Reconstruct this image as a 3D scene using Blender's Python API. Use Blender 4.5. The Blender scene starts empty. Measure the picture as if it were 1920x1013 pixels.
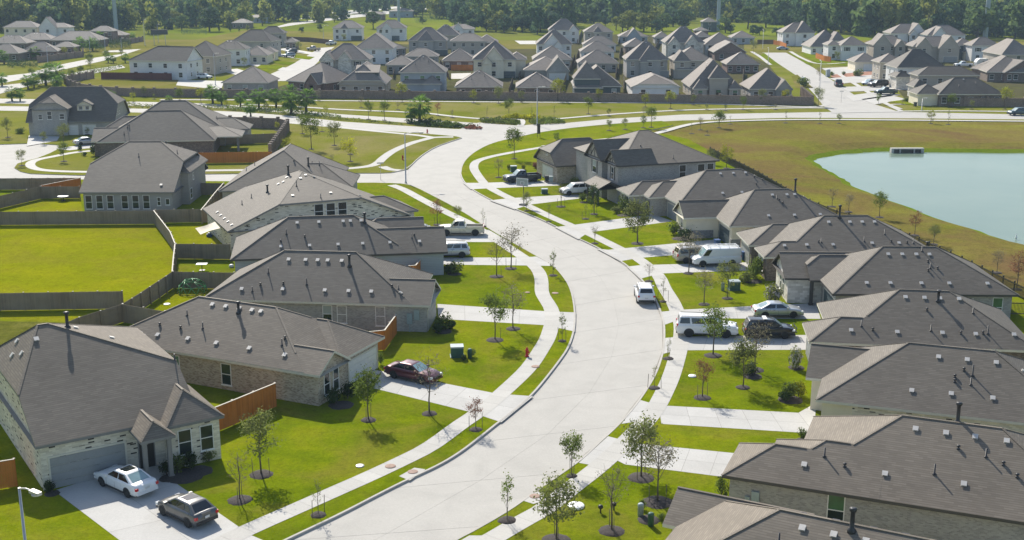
import bpy, bmesh, math, random
import numpy as np
from mathutils import Vector, Matrix

R = math.radians
sc = bpy.context.scene
COL = sc.collection
rng = random.Random(11)

# ------------------------------------------------------------------ camera
CAM_H, CAM_F, CAM_T = 34.0, 2250.0, 14.4
cam = bpy.data.cameras.new('camera')
cam.sensor_width = 36.0
cam.lens = CAM_F / 1920 * 36.0
cam.clip_start = 1.0
cam.clip_end = 12000
camo = bpy.data.objects.new('camera', cam)
COL.objects.link(camo)
camo.location = (0, 0, CAM_H)
camo.rotation_euler = (R(90 - CAM_T), 0, 0)
sc.camera = camo

# ------------------------------------------------------------------ sky, sun, exposure
SUN_EL, SUN_AZ = 38.0, -21.0          # azimuth from +Y (view direction) towards +X
w = bpy.data.worlds.new('World')
sc.world = w
w.use_nodes = True
nt = w.node_tree
nt.nodes.clear()
sky = nt.nodes.new('ShaderNodeTexSky')
sky.sky_type = 'NISHITA'
sky.sun_disc = False
sky.sun_elevation = R(SUN_EL)
sky.sun_rotation = R(SUN_AZ % 360)
sky.dust_density = 1.2
bgn = nt.nodes.new('ShaderNodeBackground')
bgn.inputs['Strength'].default_value = 0.12
wo = nt.nodes.new('ShaderNodeOutputWorld')
nt.links.new(sky.outputs[0], bgn.inputs['Color'])
nt.links.new(bgn.outputs[0], wo.inputs['Surface'])
sl = bpy.data.lights.new('sun', 'SUN')
sl.energy = 4.5
sl.angle = R(0.53)
sl.color = (1.0, 0.94, 0.84)
so = bpy.data.objects.new('sun', sl)
COL.objects.link(so)
sd = Vector((math.sin(R(SUN_AZ)) * math.cos(R(SUN_EL)), math.cos(R(SUN_AZ)) * math.cos(R(SUN_EL)), math.sin(R(SUN_EL))))
so.location = sd * 300
so.rotation_euler = sd.to_track_quat('Z', 'Y').to_euler()
sc.view_settings.view_transform = 'Standard'
sc.view_settings.look = 'None'
sc.view_settings.gamma = 1.0
sc.view_settings.use_curve_mapping = False
sc.view_settings.exposure = 0.55

# ------------------------------------------------------------------ helpers
_c, _s = math.cos(R(CAM_T)), math.sin(R(CAM_T))
def G(px, py, z=0.0):
    """surveyed point: where the sight line through a photo pixel meets the level z"""
    u = (px - 960) / CAM_F; v = (py - 506.5) / CAM_F
    t = (z - CAM_H) / (-_s - v * _c)
    return Vector((u * t, (_c - v * _s) * t, z))

def scale_at(py):                 # photo pixels per metre on the ground
    return (CAM_F * _s + (py - 506.5) * _c) / CAM_H

class MB:
    def __init__(s):
        s.v = []; s.f = []; s.m = []; s.sm = []
    def face(s, pts, m=0, smooth=False):
        b = len(s.v)
        s.v += [tuple(p) for p in pts]
        s.f.append(tuple(range(b, b + len(pts)))); s.m.append(m); s.sm.append(smooth)
    def box(s, x0, y0, z0, x1, y1, z1, m=0, M=None):
        p = [(x0,y0,z0),(x1,y0,z0),(x1,y1,z0),(x0,y1,z0),(x0,y0,z1),(x1,y0,z1),(x1,y1,z1),(x0,y1,z1)]
        if M is not None: p = [tuple(M @ Vector(q)) for q in p]
        b = len(s.v); s.v += p
        for q in ((3,2,1,0),(4,5,6,7),(0,1,5,4),(1,2,6,5),(2,3,7,6),(3,0,4,7)):
            s.f.append(tuple(b + i for i in q)); s.m.append(m); s.sm.append(False)
    def bar(s, a, b2, w, h, m=0):
        a = Vector(a); b2 = Vector(b2); d = b2 - a
        L = d.length; d.normalize()
        up = Vector((0,0,1)) if abs(d.z) < .95 else Vector((1,0,0))
        x = d.cross(up).normalized(); y = x.cross(d)
        M = Matrix((x, d, y)).transposed().to_4x4(); M.translation = a
        s.box(-w/2, 0, -h/2, w/2, L, h/2, m, M)
    def tube(s, pts, rad, n=8, m=0, caps=True, smooth=True):
        pts = [Vector(p) for p in pts]; b0 = len(s.v)
        for i, p in enumerate(pts):
            d = (pts[min(i+1, len(pts)-1)] - pts[max(i-1, 0)])
            d.normalize()
            up = Vector((0,0,1)) if abs(d.z) < .9 else Vector((1,0,0))
            x = d.cross(up).normalized(); y = x.cross(d)
            r = rad[i] if isinstance(rad, (list, tuple)) else rad
            for k in range(n):
                a = 2*math.pi*k/n
                s.v.append(tuple(p + x*(r*math.cos(a)) + y*(r*math.sin(a))))
        for i in range(len(pts)-1):
            for k in range(n):
                a = b0+i*n+k; c = b0+i*n+(k+1) % n
                s.f.append((a, c, c+n, a+n)); s.m.append(m); s.sm.append(smooth)
        if caps:
            s.f.append(tuple(b0+k for k in range(n))[::-1]); s.m.append(m); s.sm.append(False)
            e = b0+(len(pts)-1)*n
            s.f.append(tuple(e+k for k in range(n))); s.m.append(m); s.sm.append(False)
    def lathe(s, prof, n=16, m=0, M=None, smooth=True):
        b0 = len(s.v)
        for (r, z) in prof:
            for k in range(n):
                a = 2*math.pi*k/n
                p = Vector((r*math.cos(a), r*math.sin(a), z))
                s.v.append(tuple(M @ p if M is not None else p))
        for i in range(len(prof)-1):
            for k in range(n):
                a = b0+i*n+k; c = b0+i*n+(k+1) % n
                s.f.append((a, c, c+n, a+n)); s.m.append(m); s.sm.append(smooth)
        e = b0+(len(prof)-1)*n
        s.f.append(tuple(b0+k for k in range(n))[::-1]); s.m.append(m); s.sm.append(False)
        s.f.append(tuple(e+k for k in range(n))); s.m.append(m); s.sm.append(False)
    def mesh(s, name, mats):
        me = bpy.data.meshes.new(name)
        me.from_pydata(s.v, [], s.f)
        for mt in (mats if isinstance(mats, (list, tuple)) else [mats]): me.materials.append(mt)
        me.polygons.foreach_set('material_index', s.m)
        me.polygons.foreach_set('use_smooth', s.sm)
        me.update()
        return me
    def build(s, name, mats, parent=None, loc=None, rot=None):
        return link(name, s.mesh(name, mats), parent, loc, rot)

def link(name, me, parent=None, loc=None, rot=None, scale=None):
    o = bpy.data.objects.new(name, me)
    COL.objects.link(o)
    if parent is not None: o.parent = parent
    if loc is not None: o.location = loc
    if rot is not None: o.rotation_euler = rot if hasattr(rot, '__len__') else (0, 0, rot)
    if scale is not None: o.scale = scale if hasattr(scale, '__len__') else (scale,)*3
    return o

def tag(o, label=None, cat=None, group=None, kind=None):
    if label: o['label'] = label
    if cat: o['category'] = cat
    if group: o['group'] = group
    if kind: o['kind'] = kind
    return o

def empty(name, loc, rz=0.0):
    o = bpy.data.objects.new(name, None)
    o.empty_display_size = .5
    COL.objects.link(o); o.location = loc; o.rotation_euler = (0, 0, rz)
    return o

def copy_tree(o, parent=None):
    c = o.copy(); COL.objects.link(c)
    if parent is not None: c.parent = parent
    for ch in list(o.children): copy_tree(ch, c)
    return c

_cache = {}
def cached(key, fn):
    if key not in _cache: _cache[key] = fn()
    return _cache[key]

# ------------------------------------------------------------------ materials
def new_mat(name):
    m = bpy.data.materials.new(name); m.use_nodes = True
    return m, m.node_tree, m.node_tree.nodes['Principled BSDF']

def nd(t, typ, **kw):
    n = t.nodes.new(typ)
    for k, v in kw.items(): setattr(n, k, v)
    return n

def ramp(t, stops, src=None):
    r = nd(t, 'ShaderNodeValToRGB'); e = r.color_ramp.elements
    while len(e) < len(stops): e.new(.5)
    for i, (p, c) in enumerate(stops):
        e[i].position = p; e[i].color = (c[0], c[1], c[2], 1) if hasattr(c, '__len__') else (c, c, c, 1)
    if src is not None: t.links.new(src, r.inputs[0])
    return r

def noise_at(t, scale, detail=4, rough=.55, vec=None, dist=0):
    n = nd(t, 'ShaderNodeTexNoise')
    n.inputs['Scale'].default_value = scale; n.inputs['Detail'].default_value = detail
    n.inputs['Roughness'].default_value = rough; n.inputs['Distortion'].default_value = dist
    if vec is None:
        g = nd(t, 'ShaderNodeNewGeometry'); vec = g.outputs['Position']
    t.links.new(vec, n.inputs['Vector'])
    return n

def mixc(t, fac, a, b, mode='MIX'):
    m = nd(t, 'ShaderNodeMix', data_type='RGBA', blend_type=mode)
    for sck, v in ((0, fac), (6, a), (7, b)):
        if hasattr(v, 'default_value') or hasattr(v, 'is_linked'): t.links.new(v, m.inputs[sck])
        elif hasattr(v, '__len__'): m.inputs[sck].default_value = (v[0], v[1], v[2], 1)
        else: m.inputs[sck].default_value = v
    return m.outputs[2]

def bump(t, bsdf, h, strength=.3, dist=.02):
    b = nd(t, 'ShaderNodeBump')
    b.inputs['Strength'].default_value = strength; b.inputs['Distance'].default_value = dist
    t.links.new(h, b.inputs['Height']); t.links.new(b.outputs[0], bsdf.inputs['Normal'])

def plain(name, col, rough=.6, var=.15, scale=3.0, metal=0.0, spec=None, coat=0.0, bmp=0.0, bscale=40):
    m, t, b = new_mat(name)
    if var > 0:
        n = noise_at(t, scale, 5)
        lo = [c*(1-var) for c in col]; hi = [min(1, c*(1+var)) for c in col]
        r = ramp(t, [(.3, lo), (.7, hi)], n.outputs[0])
        t.links.new(r.outputs[0], b.inputs['Base Color'])
    else:
        b.inputs['Base Color'].default_value = (*col, 1)
    b.inputs['Roughness'].default_value = rough
    b.inputs['Metallic'].default_value = metal
    if spec is not None: b.inputs['Specular IOR Level'].default_value = spec
    if coat: b.inputs['Coat Weight'].default_value = coat
    if bmp:
        n2 = noise_at(t, bscale, 4); bump(t, b, n2.outputs[0], bmp, .02)
    return m

# coordinates that follow each face: (along the face, up the face), metres
def face_uv(t):
    g = nd(t, 'ShaderNodeNewGeometry')
    cr = nd(t, 'ShaderNodeVectorMath', operation='CROSS_PRODUCT')
    t.links.new(g.outputs['True Normal'], cr.inputs[0]); cr.inputs[1].default_value = (0, 0, 1)
    ln = nd(t, 'ShaderNodeVectorMath', operation='LENGTH'); t.links.new(cr.outputs[0], ln.inputs[0])
    nm = nd(t, 'ShaderNodeVectorMath', operation='NORMALIZE'); t.links.new(cr.outputs[0], nm.inputs[0])
    dt = nd(t, 'ShaderNodeVectorMath', operation='DOT_PRODUCT')
    t.links.new(nm.outputs[0], dt.inputs[0]); t.links.new(g.outputs['Position'], dt.inputs[1])
    sp = nd(t, 'ShaderNodeSeparateXYZ'); t.links.new(g.outputs['Position'], sp.inputs[0])
    mx = nd(t, 'ShaderNodeMath', operation='MAXIMUM'); t.links.new(ln.outputs['Value'], mx.inputs[0]); mx.inputs[1].default_value = .05
    dv = nd(t, 'ShaderNodeMath', operation='DIVIDE'); t.links.new(sp.outputs['Z'], dv.inputs[0]); t.links.new(mx.outputs[0], dv.inputs[1])
    return dt.outputs['Value'], dv.outputs[0], g

def mth(t, op, a, b=None):
    n = nd(t, 'ShaderNodeMath', operation=op)
    for i, v in enumerate((a, b)):
        if v is None: continue
        if hasattr(v, 'is_linked'): t.links.new(v, n.inputs[i])
        else: n.inputs[i].default_value = v
    return n.outputs[0]

def courses(name, wdt, hgt, stops, mortar, msize, rough=.85, bstr=.1, big=.12, bigscale=.25, gap_only_rows=False, lowwash=None):
    """bricks or shingles in a half bond, one random tone each"""
    m, t, b = new_mat(name)
    u, v, g = face_uv(t)
    row = mth(t, 'DIVIDE', v, hgt); rf = mth(t, 'FLOOR', row)
    off = mth(t, 'MULTIPLY', mth(t, 'MODULO', rf, 2.0), .5)
    cu = mth(t, 'ADD', mth(t, 'DIVIDE', u, wdt), off); cf = mth(t, 'FLOOR', cu)
    cb = nd(t, 'ShaderNodeCombineXYZ'); t.links.new(cf, cb.inputs[0]); t.links.new(rf, cb.inputs[1])
    wn = nd(t, 'ShaderNodeTexWhiteNoise', noise_dimensions='2D'); t.links.new(cb.outputs[0], wn.inputs['Vector'])
    r = ramp(t, stops, wn.outputs['Value'])
    r.color_ramp.interpolation = 'LINEAR'
    fr = mth(t, 'SUBTRACT', row, rf); fc = mth(t, 'SUBTRACT', cu, cf)
    jr = mth(t, 'LESS_THAN', fr, msize/hgt)
    jc = mth(t, 'LESS_THAN', fc, msize/wdt)
    j = jr if gap_only_rows else mth(t, 'MAXIMUM', jr, jc)
    c1 = mixc(t, j, r.outputs[0], mortar)
    n = noise_at(t, bigscale, 5, .6)
    sh = ramp(t, [(.3, 1-big), (.7, 1+big)], n.outputs[0])
    c2 = mixc(t, 1.0, c1, sh.outputs[0], 'MULTIPLY')
    t.links.new(c2, b.inputs['Base Color'])
    b.inputs['Roughness'].default_value = rough
    b.inputs['Specular IOR Level'].default_value = .2
    hh = mth(t, 'ADD', mth(t, 'MULTIPLY', mth(t, 'SUBTRACT', 1.0, j), .7), mth(t, 'MULTIPLY', wn.outputs['Value'], .4))
    b.inputs['Specular IOR Level'].default_value = .16 if rough < .69 else .2
    bump(t, b, hh, bstr, .02)
    return m

def shingle(name, c, wash=(1, 1, 1)):
    s = [(0, [x*.86 for x in c]), (.45, [x*.97 for x in c]), (.8, [x*1.05 for x in c]), (1, [x*1.14 for x in c])]
    return courses(name, .5, .17, s, [x*.74 for x in c], .045, .68, .06, .1, .22, gap_only_rows=True)

M = {}
M['roof_a'] = shingle('roof_shingle_brown_grey', (.188, .161, .127))
M['roof_b'] = shingle('roof_shingle_charcoal', (.16, .141, .115))
M['roof_c'] = shingle('roof_shingle_weathered', (.22, .19, .162))
M['roof_d'] = shingle('roof_shingle_dark', (.118, .106, .09))
M['brick_grey'] = courses('brick_grey', .21, .075, [(0, (.26,.25,.235)), (.4, (.34,.325,.3)), (1, (.41,.39,.36))], (.39,.375,.35), .011)
M['brick_tan'] = courses('brick_tan', .21, .075, [(0, (.22,.17,.12)), (.35, (.38,.31,.23)), (1, (.5,.43,.33))], (.48,.44,.38), .011)
M['brick_white'] = courses('brick_white_flecked', .42, .11, [(0, (.04,.036,.03)), (.055, (.06,.052,.042)), (.075, (.54,.49,.39)), (1, (.74,.69,.57))], (.64,.59,.49), .012)
M['brick_dark'] = courses('brick_brown', .21, .075, [(0, (.1,.075,.06)), (.5, (.17,.135,.11)), (1, (.24,.19,.155))], (.24,.21,.19), .011)
M['brick_slate'] = courses('brick_slate_blue', .21, .075, [(0, (.15,.15,.15)), (.5, (.22,.22,.22)), (1, (.3,.3,.3))], (.3,.3,.3), .011)
M['brick_red'] = courses('brick_red_brown', .21, .075, [(0, (.12,.07,.055)), (.5, (.2,.13,.105)), (1, (.27,.19,.155))], (.25,.21,.19), .011)
M['wall_brick'] = courses('estate_wall_brick', .21, .075, [(0, (.17,.115,.088)), (.5, (.25,.185,.15)), (1, (.31,.24,.2))], (.27,.23,.2), .011)
M['stone_white'] = courses('stone_white', .5, .24, [(0, (.45,.42,.36)), (.5, (.6,.57,.5)), (1, (.72,.69,.62))], (.55,.52,.46), .02)
M['stucco_cream'] = plain('stucco_cream', (.72, .65, .5), .85, .07, .8, bmp=.15)
M['stucco_white'] = plain('stucco_white', (.74, .74, .72), .85, .06, .8, bmp=.15)
def siding(name, c):
    return courses(name, 40.0, .19, [(0, [x*.97 for x in c]), (1, [x*1.03 for x in c])], [x*.55 for x in c], .018, .7, .4, .06, .4, gap_only_rows=True)
M['siding_blue'] = siding('siding_blue_grey', (.36, .4, .43))
M['siding_grey'] = siding('siding_grey', (.34, .33, .31))
M['siding_dark'] = siding('siding_dark_slate', (.1, .125, .13))
M['siding_white'] = siding('siding_white', (.72, .72, .7))
M['siding_tan'] = siding('siding_tan', (.42, .38, .32))
M['trim_cream'] = plain('trim_cream', (.6, .57, .48), .6, .05)
M['trim_grey'] = plain('trim_grey', (.2, .195, .185), .6, .05)
M['trim_dark'] = plain('trim_dark', (.06, .055, .05), .55, .05)
M['trim_white'] = plain('trim_white', (.75, .74, .71), .5, .04)
M['garage_grey'] = plain('garage_grey', (.27, .28, .28), .5, .05)
M['garage_white'] = plain('garage_white', (.68, .67, .63), .5, .05)
M['garage_dark'] = plain('garage_dark', (.06, .085, .09), .5, .05)
M['door_dark'] = plain('door_dark', (.025, .022, .02), .4, .1)
M['metal_galv'] = plain('metal_galvanised', (.5, .49, .46), .45, .1, metal=.6)
M['vent_metal'] = plain('roof_vent_metal', (.52, .5, .46), .5, .1, metal=.25)
M['pipe_dark'] = plain('vent_pipe_dark', (.03, .03, .032), .5, .1)
M['black_iron'] = plain('black_iron', (.015, .015, .016), .45, .1)
M['utility_green'] = plain('utility_green', (.035, .1, .075), .5, .1)
M['utility_grey'] = plain('utility_grey', (.3, .36, .36), .5, .1)
M['bin_blue'] = plain('bin_blue', (.02, .07, .2), .45, .1)
M['bin_dark'] = plain('bin_dark', (.03, .04, .045), .45, .1)
M['hydrant_red'] = plain('hydrant_red', (.5, .02, .015), .4, .1)
M['white_plastic'] = plain('white_plastic', (.78, .78, .76), .4, .03)
M['mulch'] = plain('mulch_dark', (.045, .036, .032), .95, .5, 9, bmp=.9, bscale=18)
M['bark'] = plain('bark', (.12, .095, .075), .9, .3, 6, bmp=.5, bscale=20)
M['bark_dark'] = plain('bark_dark', (.06, .05, .042), .9, .3, 6, bmp=.5, bscale=20)
M['stake'] = plain('tree_stake', (.12, .1, .075), .8, .2)
M['soil_red'] = plain('soil_red', (.3, .13, .07), .95, .3, .8, bmp=.4, bscale=3)
M['sail'] = plain('shade_sail_fabric', (.6, .53, .4), .8, .03)

def wood(name, c, weather):
    m, t, b = new_mat(name)
    u, v, g = face_uv(t)
    cell = mth(t, 'FLOOR', mth(t, 'DIVIDE', u, .145))
    wn = nd(t, 'ShaderNodeTexWhiteNoise', noise_dimensions='1D'); t.links.new(cell, wn.inputs['W'])
    mp = nd(t, 'ShaderNodeMapping'); mp.inputs['Scale'].default_value = (1, 1, .06)
    t.links.new(g.outputs['Position'], mp.inputs['Vector'])
    gr = noise_at(t, 12, 5, .6, mp.outputs[0])
    big = noise_at(t, .5, 4, .6)
    r = ramp(t, [(.2, [x*.72 for x in c]), (.5, c), (.85, [min(1, x*1.25) for x in c])], mth(t, 'ADD', mth(t, 'MULTIPLY', gr.outputs[0], .6), mth(t, 'MULTIPLY', wn.outputs['Value'], .35)))
    col = mixc(t, ramp(t, [(.35, 0), (.65, .8)], big.outputs[0]).outputs[0], r.outputs[0], weather)
    col = mixc(t, .35, r.outputs[0], col) if False else col
    t.links.new(col, b.inputs['Base Color'])
    b.inputs['Roughness'].default_value = .9
    b.inputs['Specular IOR Level'].default_value = .15
    bump(t, b, gr.outputs[0], .3, .01)
    return m
M['fence_grey'] = wood('fence_weathered', (.25, .2, .14), (.31, .26, .19))
M['fence_brown'] = wood('fence_brown', (.13, .09, .06), (.17, .13, .095))
M['fence_orange'] = wood('fence_stained_orange', (.5, .17, .03), (.55, .21, .05))
M['fence_red'] = wood('fence_stained_red', (.14, .05, .04), (.16, .065, .05))
M['fence_cap'] = plain('fence_cap_pale', (.5, .46, .38), .8, .1)

def glass_mat(name, c, rough=.06, spec=.6):
    m, t, b = new_mat(name)
    n = noise_at(t, .6, 3)
    r = ramp(t, [(.3, [x*.6 for x in c]), (.7, [x*1.3 for x in c])], n.outputs[0])
    t.links.new(r.outputs[0], b.inputs['Base Color'])
    b.inputs['Roughness'].default_value = rough
    b.inputs['Specular IOR Level'].default_value = spec
    return m
M['glass'] = glass_mat('window_glass', (.02, .03, .03))
M['glass_green'] = glass_mat('window_glass_green', (.06, .16, .075), .25)
M['blind'] = plain('window_blind', (.32, .36, .33), .6, .04)
M['car_glass'] = glass_mat('car_glass', (.012, .016, .018), .04, .8)
M['car_glass_pale'] = glass_mat('car_windshield_glass', (.2, .3, .31), .05, .8)
M['tyre'] = plain('tyre_rubber', (.018, .018, .018), .8, .1)
M['rim'] = plain('wheel_rim', (.42, .42, .43), .35, .05, metal=.8)
M['rim_dark'] = plain('wheel_rim_dark', (.05, .05, .05), .4, .05, metal=.5)
M['black_plastic'] = plain('black_plastic', (.02, .02, .021), .5, .1)
M['lamp_red'] = plain('tail_lamp_red', (.5, .012, .014), .2, .05)
M['lamp_clear'] = plain('head_lamp_clear', (.7, .72, .72), .12, .02)
M['plate'] = plain('number_plate', (.6, .6, .58), .4, .05)

def paint(name, c, metal=0.0):
    m, t, b = new_mat(name)
    b.inputs['Base Color'].default_value = (*c, 1)
    b.inputs['Roughness'].default_value = .32
    b.inputs['Metallic'].default_value = metal
    b.inputs['Coat Weight'].default_value = .7
    b.inputs['Coat Roughness'].default_value = .06
    n = noise_at(t, 1.4, 4)
    r = ramp(t, [(.35, .27), (.7, .42)], n.outputs[0])
    t.links.new(r.outputs[0], b.inputs['Roughness'])
    return m
P_ = {'white': paint('paint_white', (.78, .78, .77)), 'silver': paint('paint_silver', (.5, .52, .52), .5), 'grey': paint('paint_grey', (.11, .11, .108), .5),
      'maroon': paint('paint_maroon', (.1, .018, .024), .3), 'champagne': paint('paint_champagne', (.62, .57, .44), .2), 'navy': paint('paint_navy', (.018, .028, .045), .2),
      'black': paint('paint_black', (.012, .013, .014), .1), 'teal': paint('paint_teal', (.02, .06, .075), .3), 'gold': paint('paint_gold_grey', (.32, .29, .23), .4),
      'green': paint('paint_dark_green', (.02, .045, .03), .2), 'bluesilver': paint('paint_blue_silver', (.3, .36, .42), .4), 'beige': paint('paint_beige', (.42, .39, .33), .3)}

# grass and paving
def grass(name, cols, scale=.22, dry=None, dryamt=.5, fine=1.0):
    m, t, b = new_mat(name)
    n1 = noise_at(t, scale, 6, .62, dist=.6)
    n2 = noise_at(t, scale*.17, 4, .6)
    n3 = noise_at(t, 5.5, 5, .7)
    n4 = noise_at(t, 28, 3, .7)
    a = ramp(t, [(.33, cols[0]), (.5, cols[1]), (.67, cols[2])], mth(t, 'ADD', mth(t, 'MULTIPLY', n1.outputs[0], .5), mth(t, 'MULTIPLY', n2.outputs[0], .5)))
    col = a.outputs[0]
    if dry is not None:
        n5 = noise_at(t, scale*.6, 7, .65, dist=1.2)
        fr = ramp(t, [(.5-.25*dryamt, 0), (.5+.3*(1.2-dryamt), 1)], n5.outputs[0])
        col = mixc(t, fr.outputs[0], col, dry)
    n6 = noise_at(t, 1.3, 6, .7, dist=1.0)
    g6 = ramp(t, [(.3, 1-.22*fine), (.52, 1.0), (.75, 1+.14*fine)], n6.outputs[0])
    col = mixc(t, 1.0, col, g6.outputs[0], 'MULTIPLY')
    g = ramp(t, [(.3, 1-.42*fine), (.5, 1.0), (.72, 1+.3*fine)], mth(t, 'ADD', mth(t, 'MULTIPLY', n3.outputs[0], .5), mth(t, 'MULTIPLY', n4.outputs[0], .5)))
    col = mixc(t, 1.0, col, g.outputs[0], 'MULTIPLY')
    t.links.new(col, b.inputs['Base Color'])
    b.inputs['Roughness'].default_value = 1.0
    b.inputs['Specular IOR Level'].default_value = .0
    bump(t, b, n4.outputs[0], .8, .05)
    return m
M['lawn'] = grass('lawn_grass', [(.08,.125,.003), (.15,.195,.004), (.24,.252,.008)], .2, (.2,.17,.03), .12)
M['lawn_back'] = grass('backyard_grass', [(.15,.178,.003), (.21,.228,.003), (.27,.265,.006)], .12, (.2, .17, .025), .3)
M['meadow'] = grass('meadow_grass', [(.12,.125,.02), (.165,.16,.025), (.21,.19,.04)], .06, (.24,.19,.08), .35, .6)
M['field'] = grass('common_grass', [(.12,.14,.016), (.165,.18,.02), (.21,.205,.035)], .07, (.25,.21,.09), .3, .7)
M['bank'] = grass('bank_dry_grass', [(.115,.13,.014), (.19,.19,.026), (.26,.235,.05)], .075, (.16,.108,.045), .68, 1.5)
M['yard'] = grass('estate_yard_shade_toned', [(.05,.06,.02), (.09,.09,.035), (.12,.13,.02)], .15, (.1,.085,.05), .45, .8)  # soil and grass, with the shade between houses painted into the tone
M['bank_green'] = grass('bank_green_grass', [(.1,.15,.01), (.14,.2,.012), (.17,.22,.02)], .12)
M['rough'] = grass('rough_grass', [(.06,.075,.012), (.12,.125,.02), (.2,.19,.05)], .5)
M['park'] = grass('park_grass', [(.11,.15,.01), (.165,.2,.014), (.22,.235,.03)], .02, (.13,.115,.04), .3, .3)

def concrete(name, c, streak=.1, panelvar=.06):
    m, t, b = new_mat(name)
    n1 = noise_at(t, .35, 6, .65, dist=.5)
    n2 = noise_at(t, 6, 5, .7)
    oi = nd(t, 'ShaderNodeObjectInfo')
    a = ramp(t, [(.3, [x*(1-streak) for x in c]), (.55, c), (.8, [min(1, x*(1+streak*.6)) for x in c])], n1.outputs[0])
    g = ramp(t, [(.3, .93), (.7, 1.05)], n2.outputs[0])
    col = mixc(t, 1.0, a.outputs[0], g.outputs[0], 'MULTIPLY')
    pv = ramp(t, [(0, 1-panelvar), (1, 1+panelvar)], oi.outputs['Random'])
    col = mixc(t, 1.0, col, pv.outputs[0], 'MULTIPLY')
    t.links.new(col, b.inputs['Base Color'])
    b.inputs['Roughness'].default_value = .85
    b.inputs['Specular IOR Level'].default_value = .25
    bump(t, b, n2.outputs[0], .15, .01)
    return m
M['road'] = concrete('road_concrete', (.425, .408, .368), .1, .01)
M['joint'] = plain('joint_sealant', (.24, .225, .195), .9, .2)
M['walk'] = concrete('pavement_concrete', (.47, .455, .415), .08, .05)
M['drive'] = concrete('driveway_concrete', (.47, .46, .43), .09, .05)
M['kerb'] = concrete('kerb_concrete', (.43, .41, .365), .15, .05)
M['iron_lid'] = plain('manhole_rust', (.3, .2, .15), .8, .25, 5)

def leaf_mat(name, c, c2=None, trans=.5):
    m, t, b = new_mat(name)
    c2 = c2 or [x*1.5 for x in c]
    n = noise_at(t, 1.1, 3)
    r = ramp(t, [(.3, [x*.6 for x in c]), (.5, c), (.72, c2)], n.outputs[0])
    oi = nd(t, 'ShaderNodeObjectInfo')
    pv = ramp(t, [(0, .82), (1, 1.15)], oi.outputs['Random'])
    col = mixc(t, 1.0, r.outputs[0], pv.outputs[0], 'MULTIPLY')
    t.links.new(col, b.inputs['Base Color'])
    b.inputs['Roughness'].default_value = .8
    b.inputs['Specular IOR Level'].default_value = .1
    tr = nd(t, 'ShaderNodeBsdfTranslucent'); t.links.new(col, tr.inputs['Color'])
    mx = nd(t, 'ShaderNodeMixShader'); mx.inputs[0].default_value = trans
    out = t.nodes['Material Output']
    t.links.new(b.outputs[0], mx.inputs[1]); t.links.new(tr.outputs[0], mx.inputs[2])
    t.links.new(mx.outputs[0], out.inputs['Surface'])
    return m
L_ = {'green': leaf_mat('leaf_green', (.13, .175, .035)), 'olive': leaf_mat('leaf_olive', (.18, .205, .065)), 'grey': leaf_mat('leaf_grey', (.2, .185, .12)),
      'red': leaf_mat('leaf_rust', (.22, .1, .06)), 'yellow': leaf_mat('leaf_yellow_green', (.26, .28, .02)), 'dark': leaf_mat('leaf_dark', (.05, .085, .025)),
      'palm': leaf_mat('leaf_palm', (.15, .26, .045)), 'white': leaf_mat('flower_white', (.42, .4, .36), trans=.2), 'forest': leaf_mat('leaf_forest', (.11, .17, .055), (.2, .24, .065), .45),
      'forest_y': leaf_mat('leaf_forest_light', (.21, .24, .055), (.32, .31, .07), .45), 'forest_b': leaf_mat('leaf_forest_dark', (.07, .125, .06), (.115, .17, .065), .4),
      'lime': leaf_mat('leaf_lime', (.42, .42, .02))}
# ------------------------------------------------------------------ setting: ground, pond, roads, pavements
def inside(p, poly):
    x, y = p[0], p[1]; r = False; n = len(poly)
    for i in range(n):
        a, b = poly[i], poly[(i+1) % n]
        if (a[1] > y) != (b[1] > y) and x < (b[0]-a[0])*(y-a[1])/(b[1]-a[1]) + a[0]: r = not r
    return r

def smooth_poly(pts, it=2, closed=False):
    for _ in range(it):
        o = []
        n = len(pts)
        rngi = range(n if closed else n-1)
        if not closed: o.append(pts[0])
        for i in rngi:
            a, b = pts[i], pts[(i+1) % n]
            o.append(a*.75 + b*.25); o.append(a*.25 + b*.75)
        if not closed: o.append(pts[-1])
        pts = o
    return pts

def resample(pts, n):
    L = [0]
    for a, b in zip(pts, pts[1:]): L.append(L[-1] + (b-a).length)
    out = []; j = 0
    for i in range(n+1):
        t = L[-1]*i/n
        while j < len(L)-2 and L[j+1] < t: j += 1
        k = (t-L[j])/max(1e-6, L[j+1]-L[j])
        out.append(pts[j].lerp(pts[j+1], min(1, k)))
    return out, L[-1]

def offset_line(pts, d):
    o = []
    for i, p in enumerate(pts):
        t = pts[min(i+1, len(pts)-1)] - pts[max(i-1, 0)]
        t.z = 0; t.normalize()
        o.append(p + Vector((-t.y, t.x, 0))*d)
    return o

def sheet_fill(name, loops, m, z, kind='structure', skirts=None, sm=None):
    bm = bmesh.new()
    es = []
    for lp in loops:
        vs = [bm.verts.new((p[0], p[1], z)) for p in lp]
        for i in range(len(vs)): es.append(bm.edges.new((vs[i], vs[(i+1) % len(vs)])))
    bmesh.ops.triangle_fill(bm, use_beauty=True, use_dissolve=False, edges=es, normal=(0, 0, 1))
    for f in bm.faces:
        if f.normal.z < 0: f.normal_flip()
    if skirts:
        for lp in loops:
            n = len(lp)
            for i in range(n):
                a, b = lp[i], lp[(i+1) % n]
                f = bm.faces.new([bm.verts.new((a[0], a[1], z)), bm.verts.new((b[0], b[1], z)), bm.verts.new((b[0], b[1], skirts)), bm.verts.new((a[0], a[1], skirts))])
                f.material_index = 1 if sm else 0
    me = bpy.data.meshes.new(name); bm.to_mesh(me); bm.free()
    me.materials.append(m)
    if sm: me.materials.append(sm)
    return tag(link(name, me), kind=kind)

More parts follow.
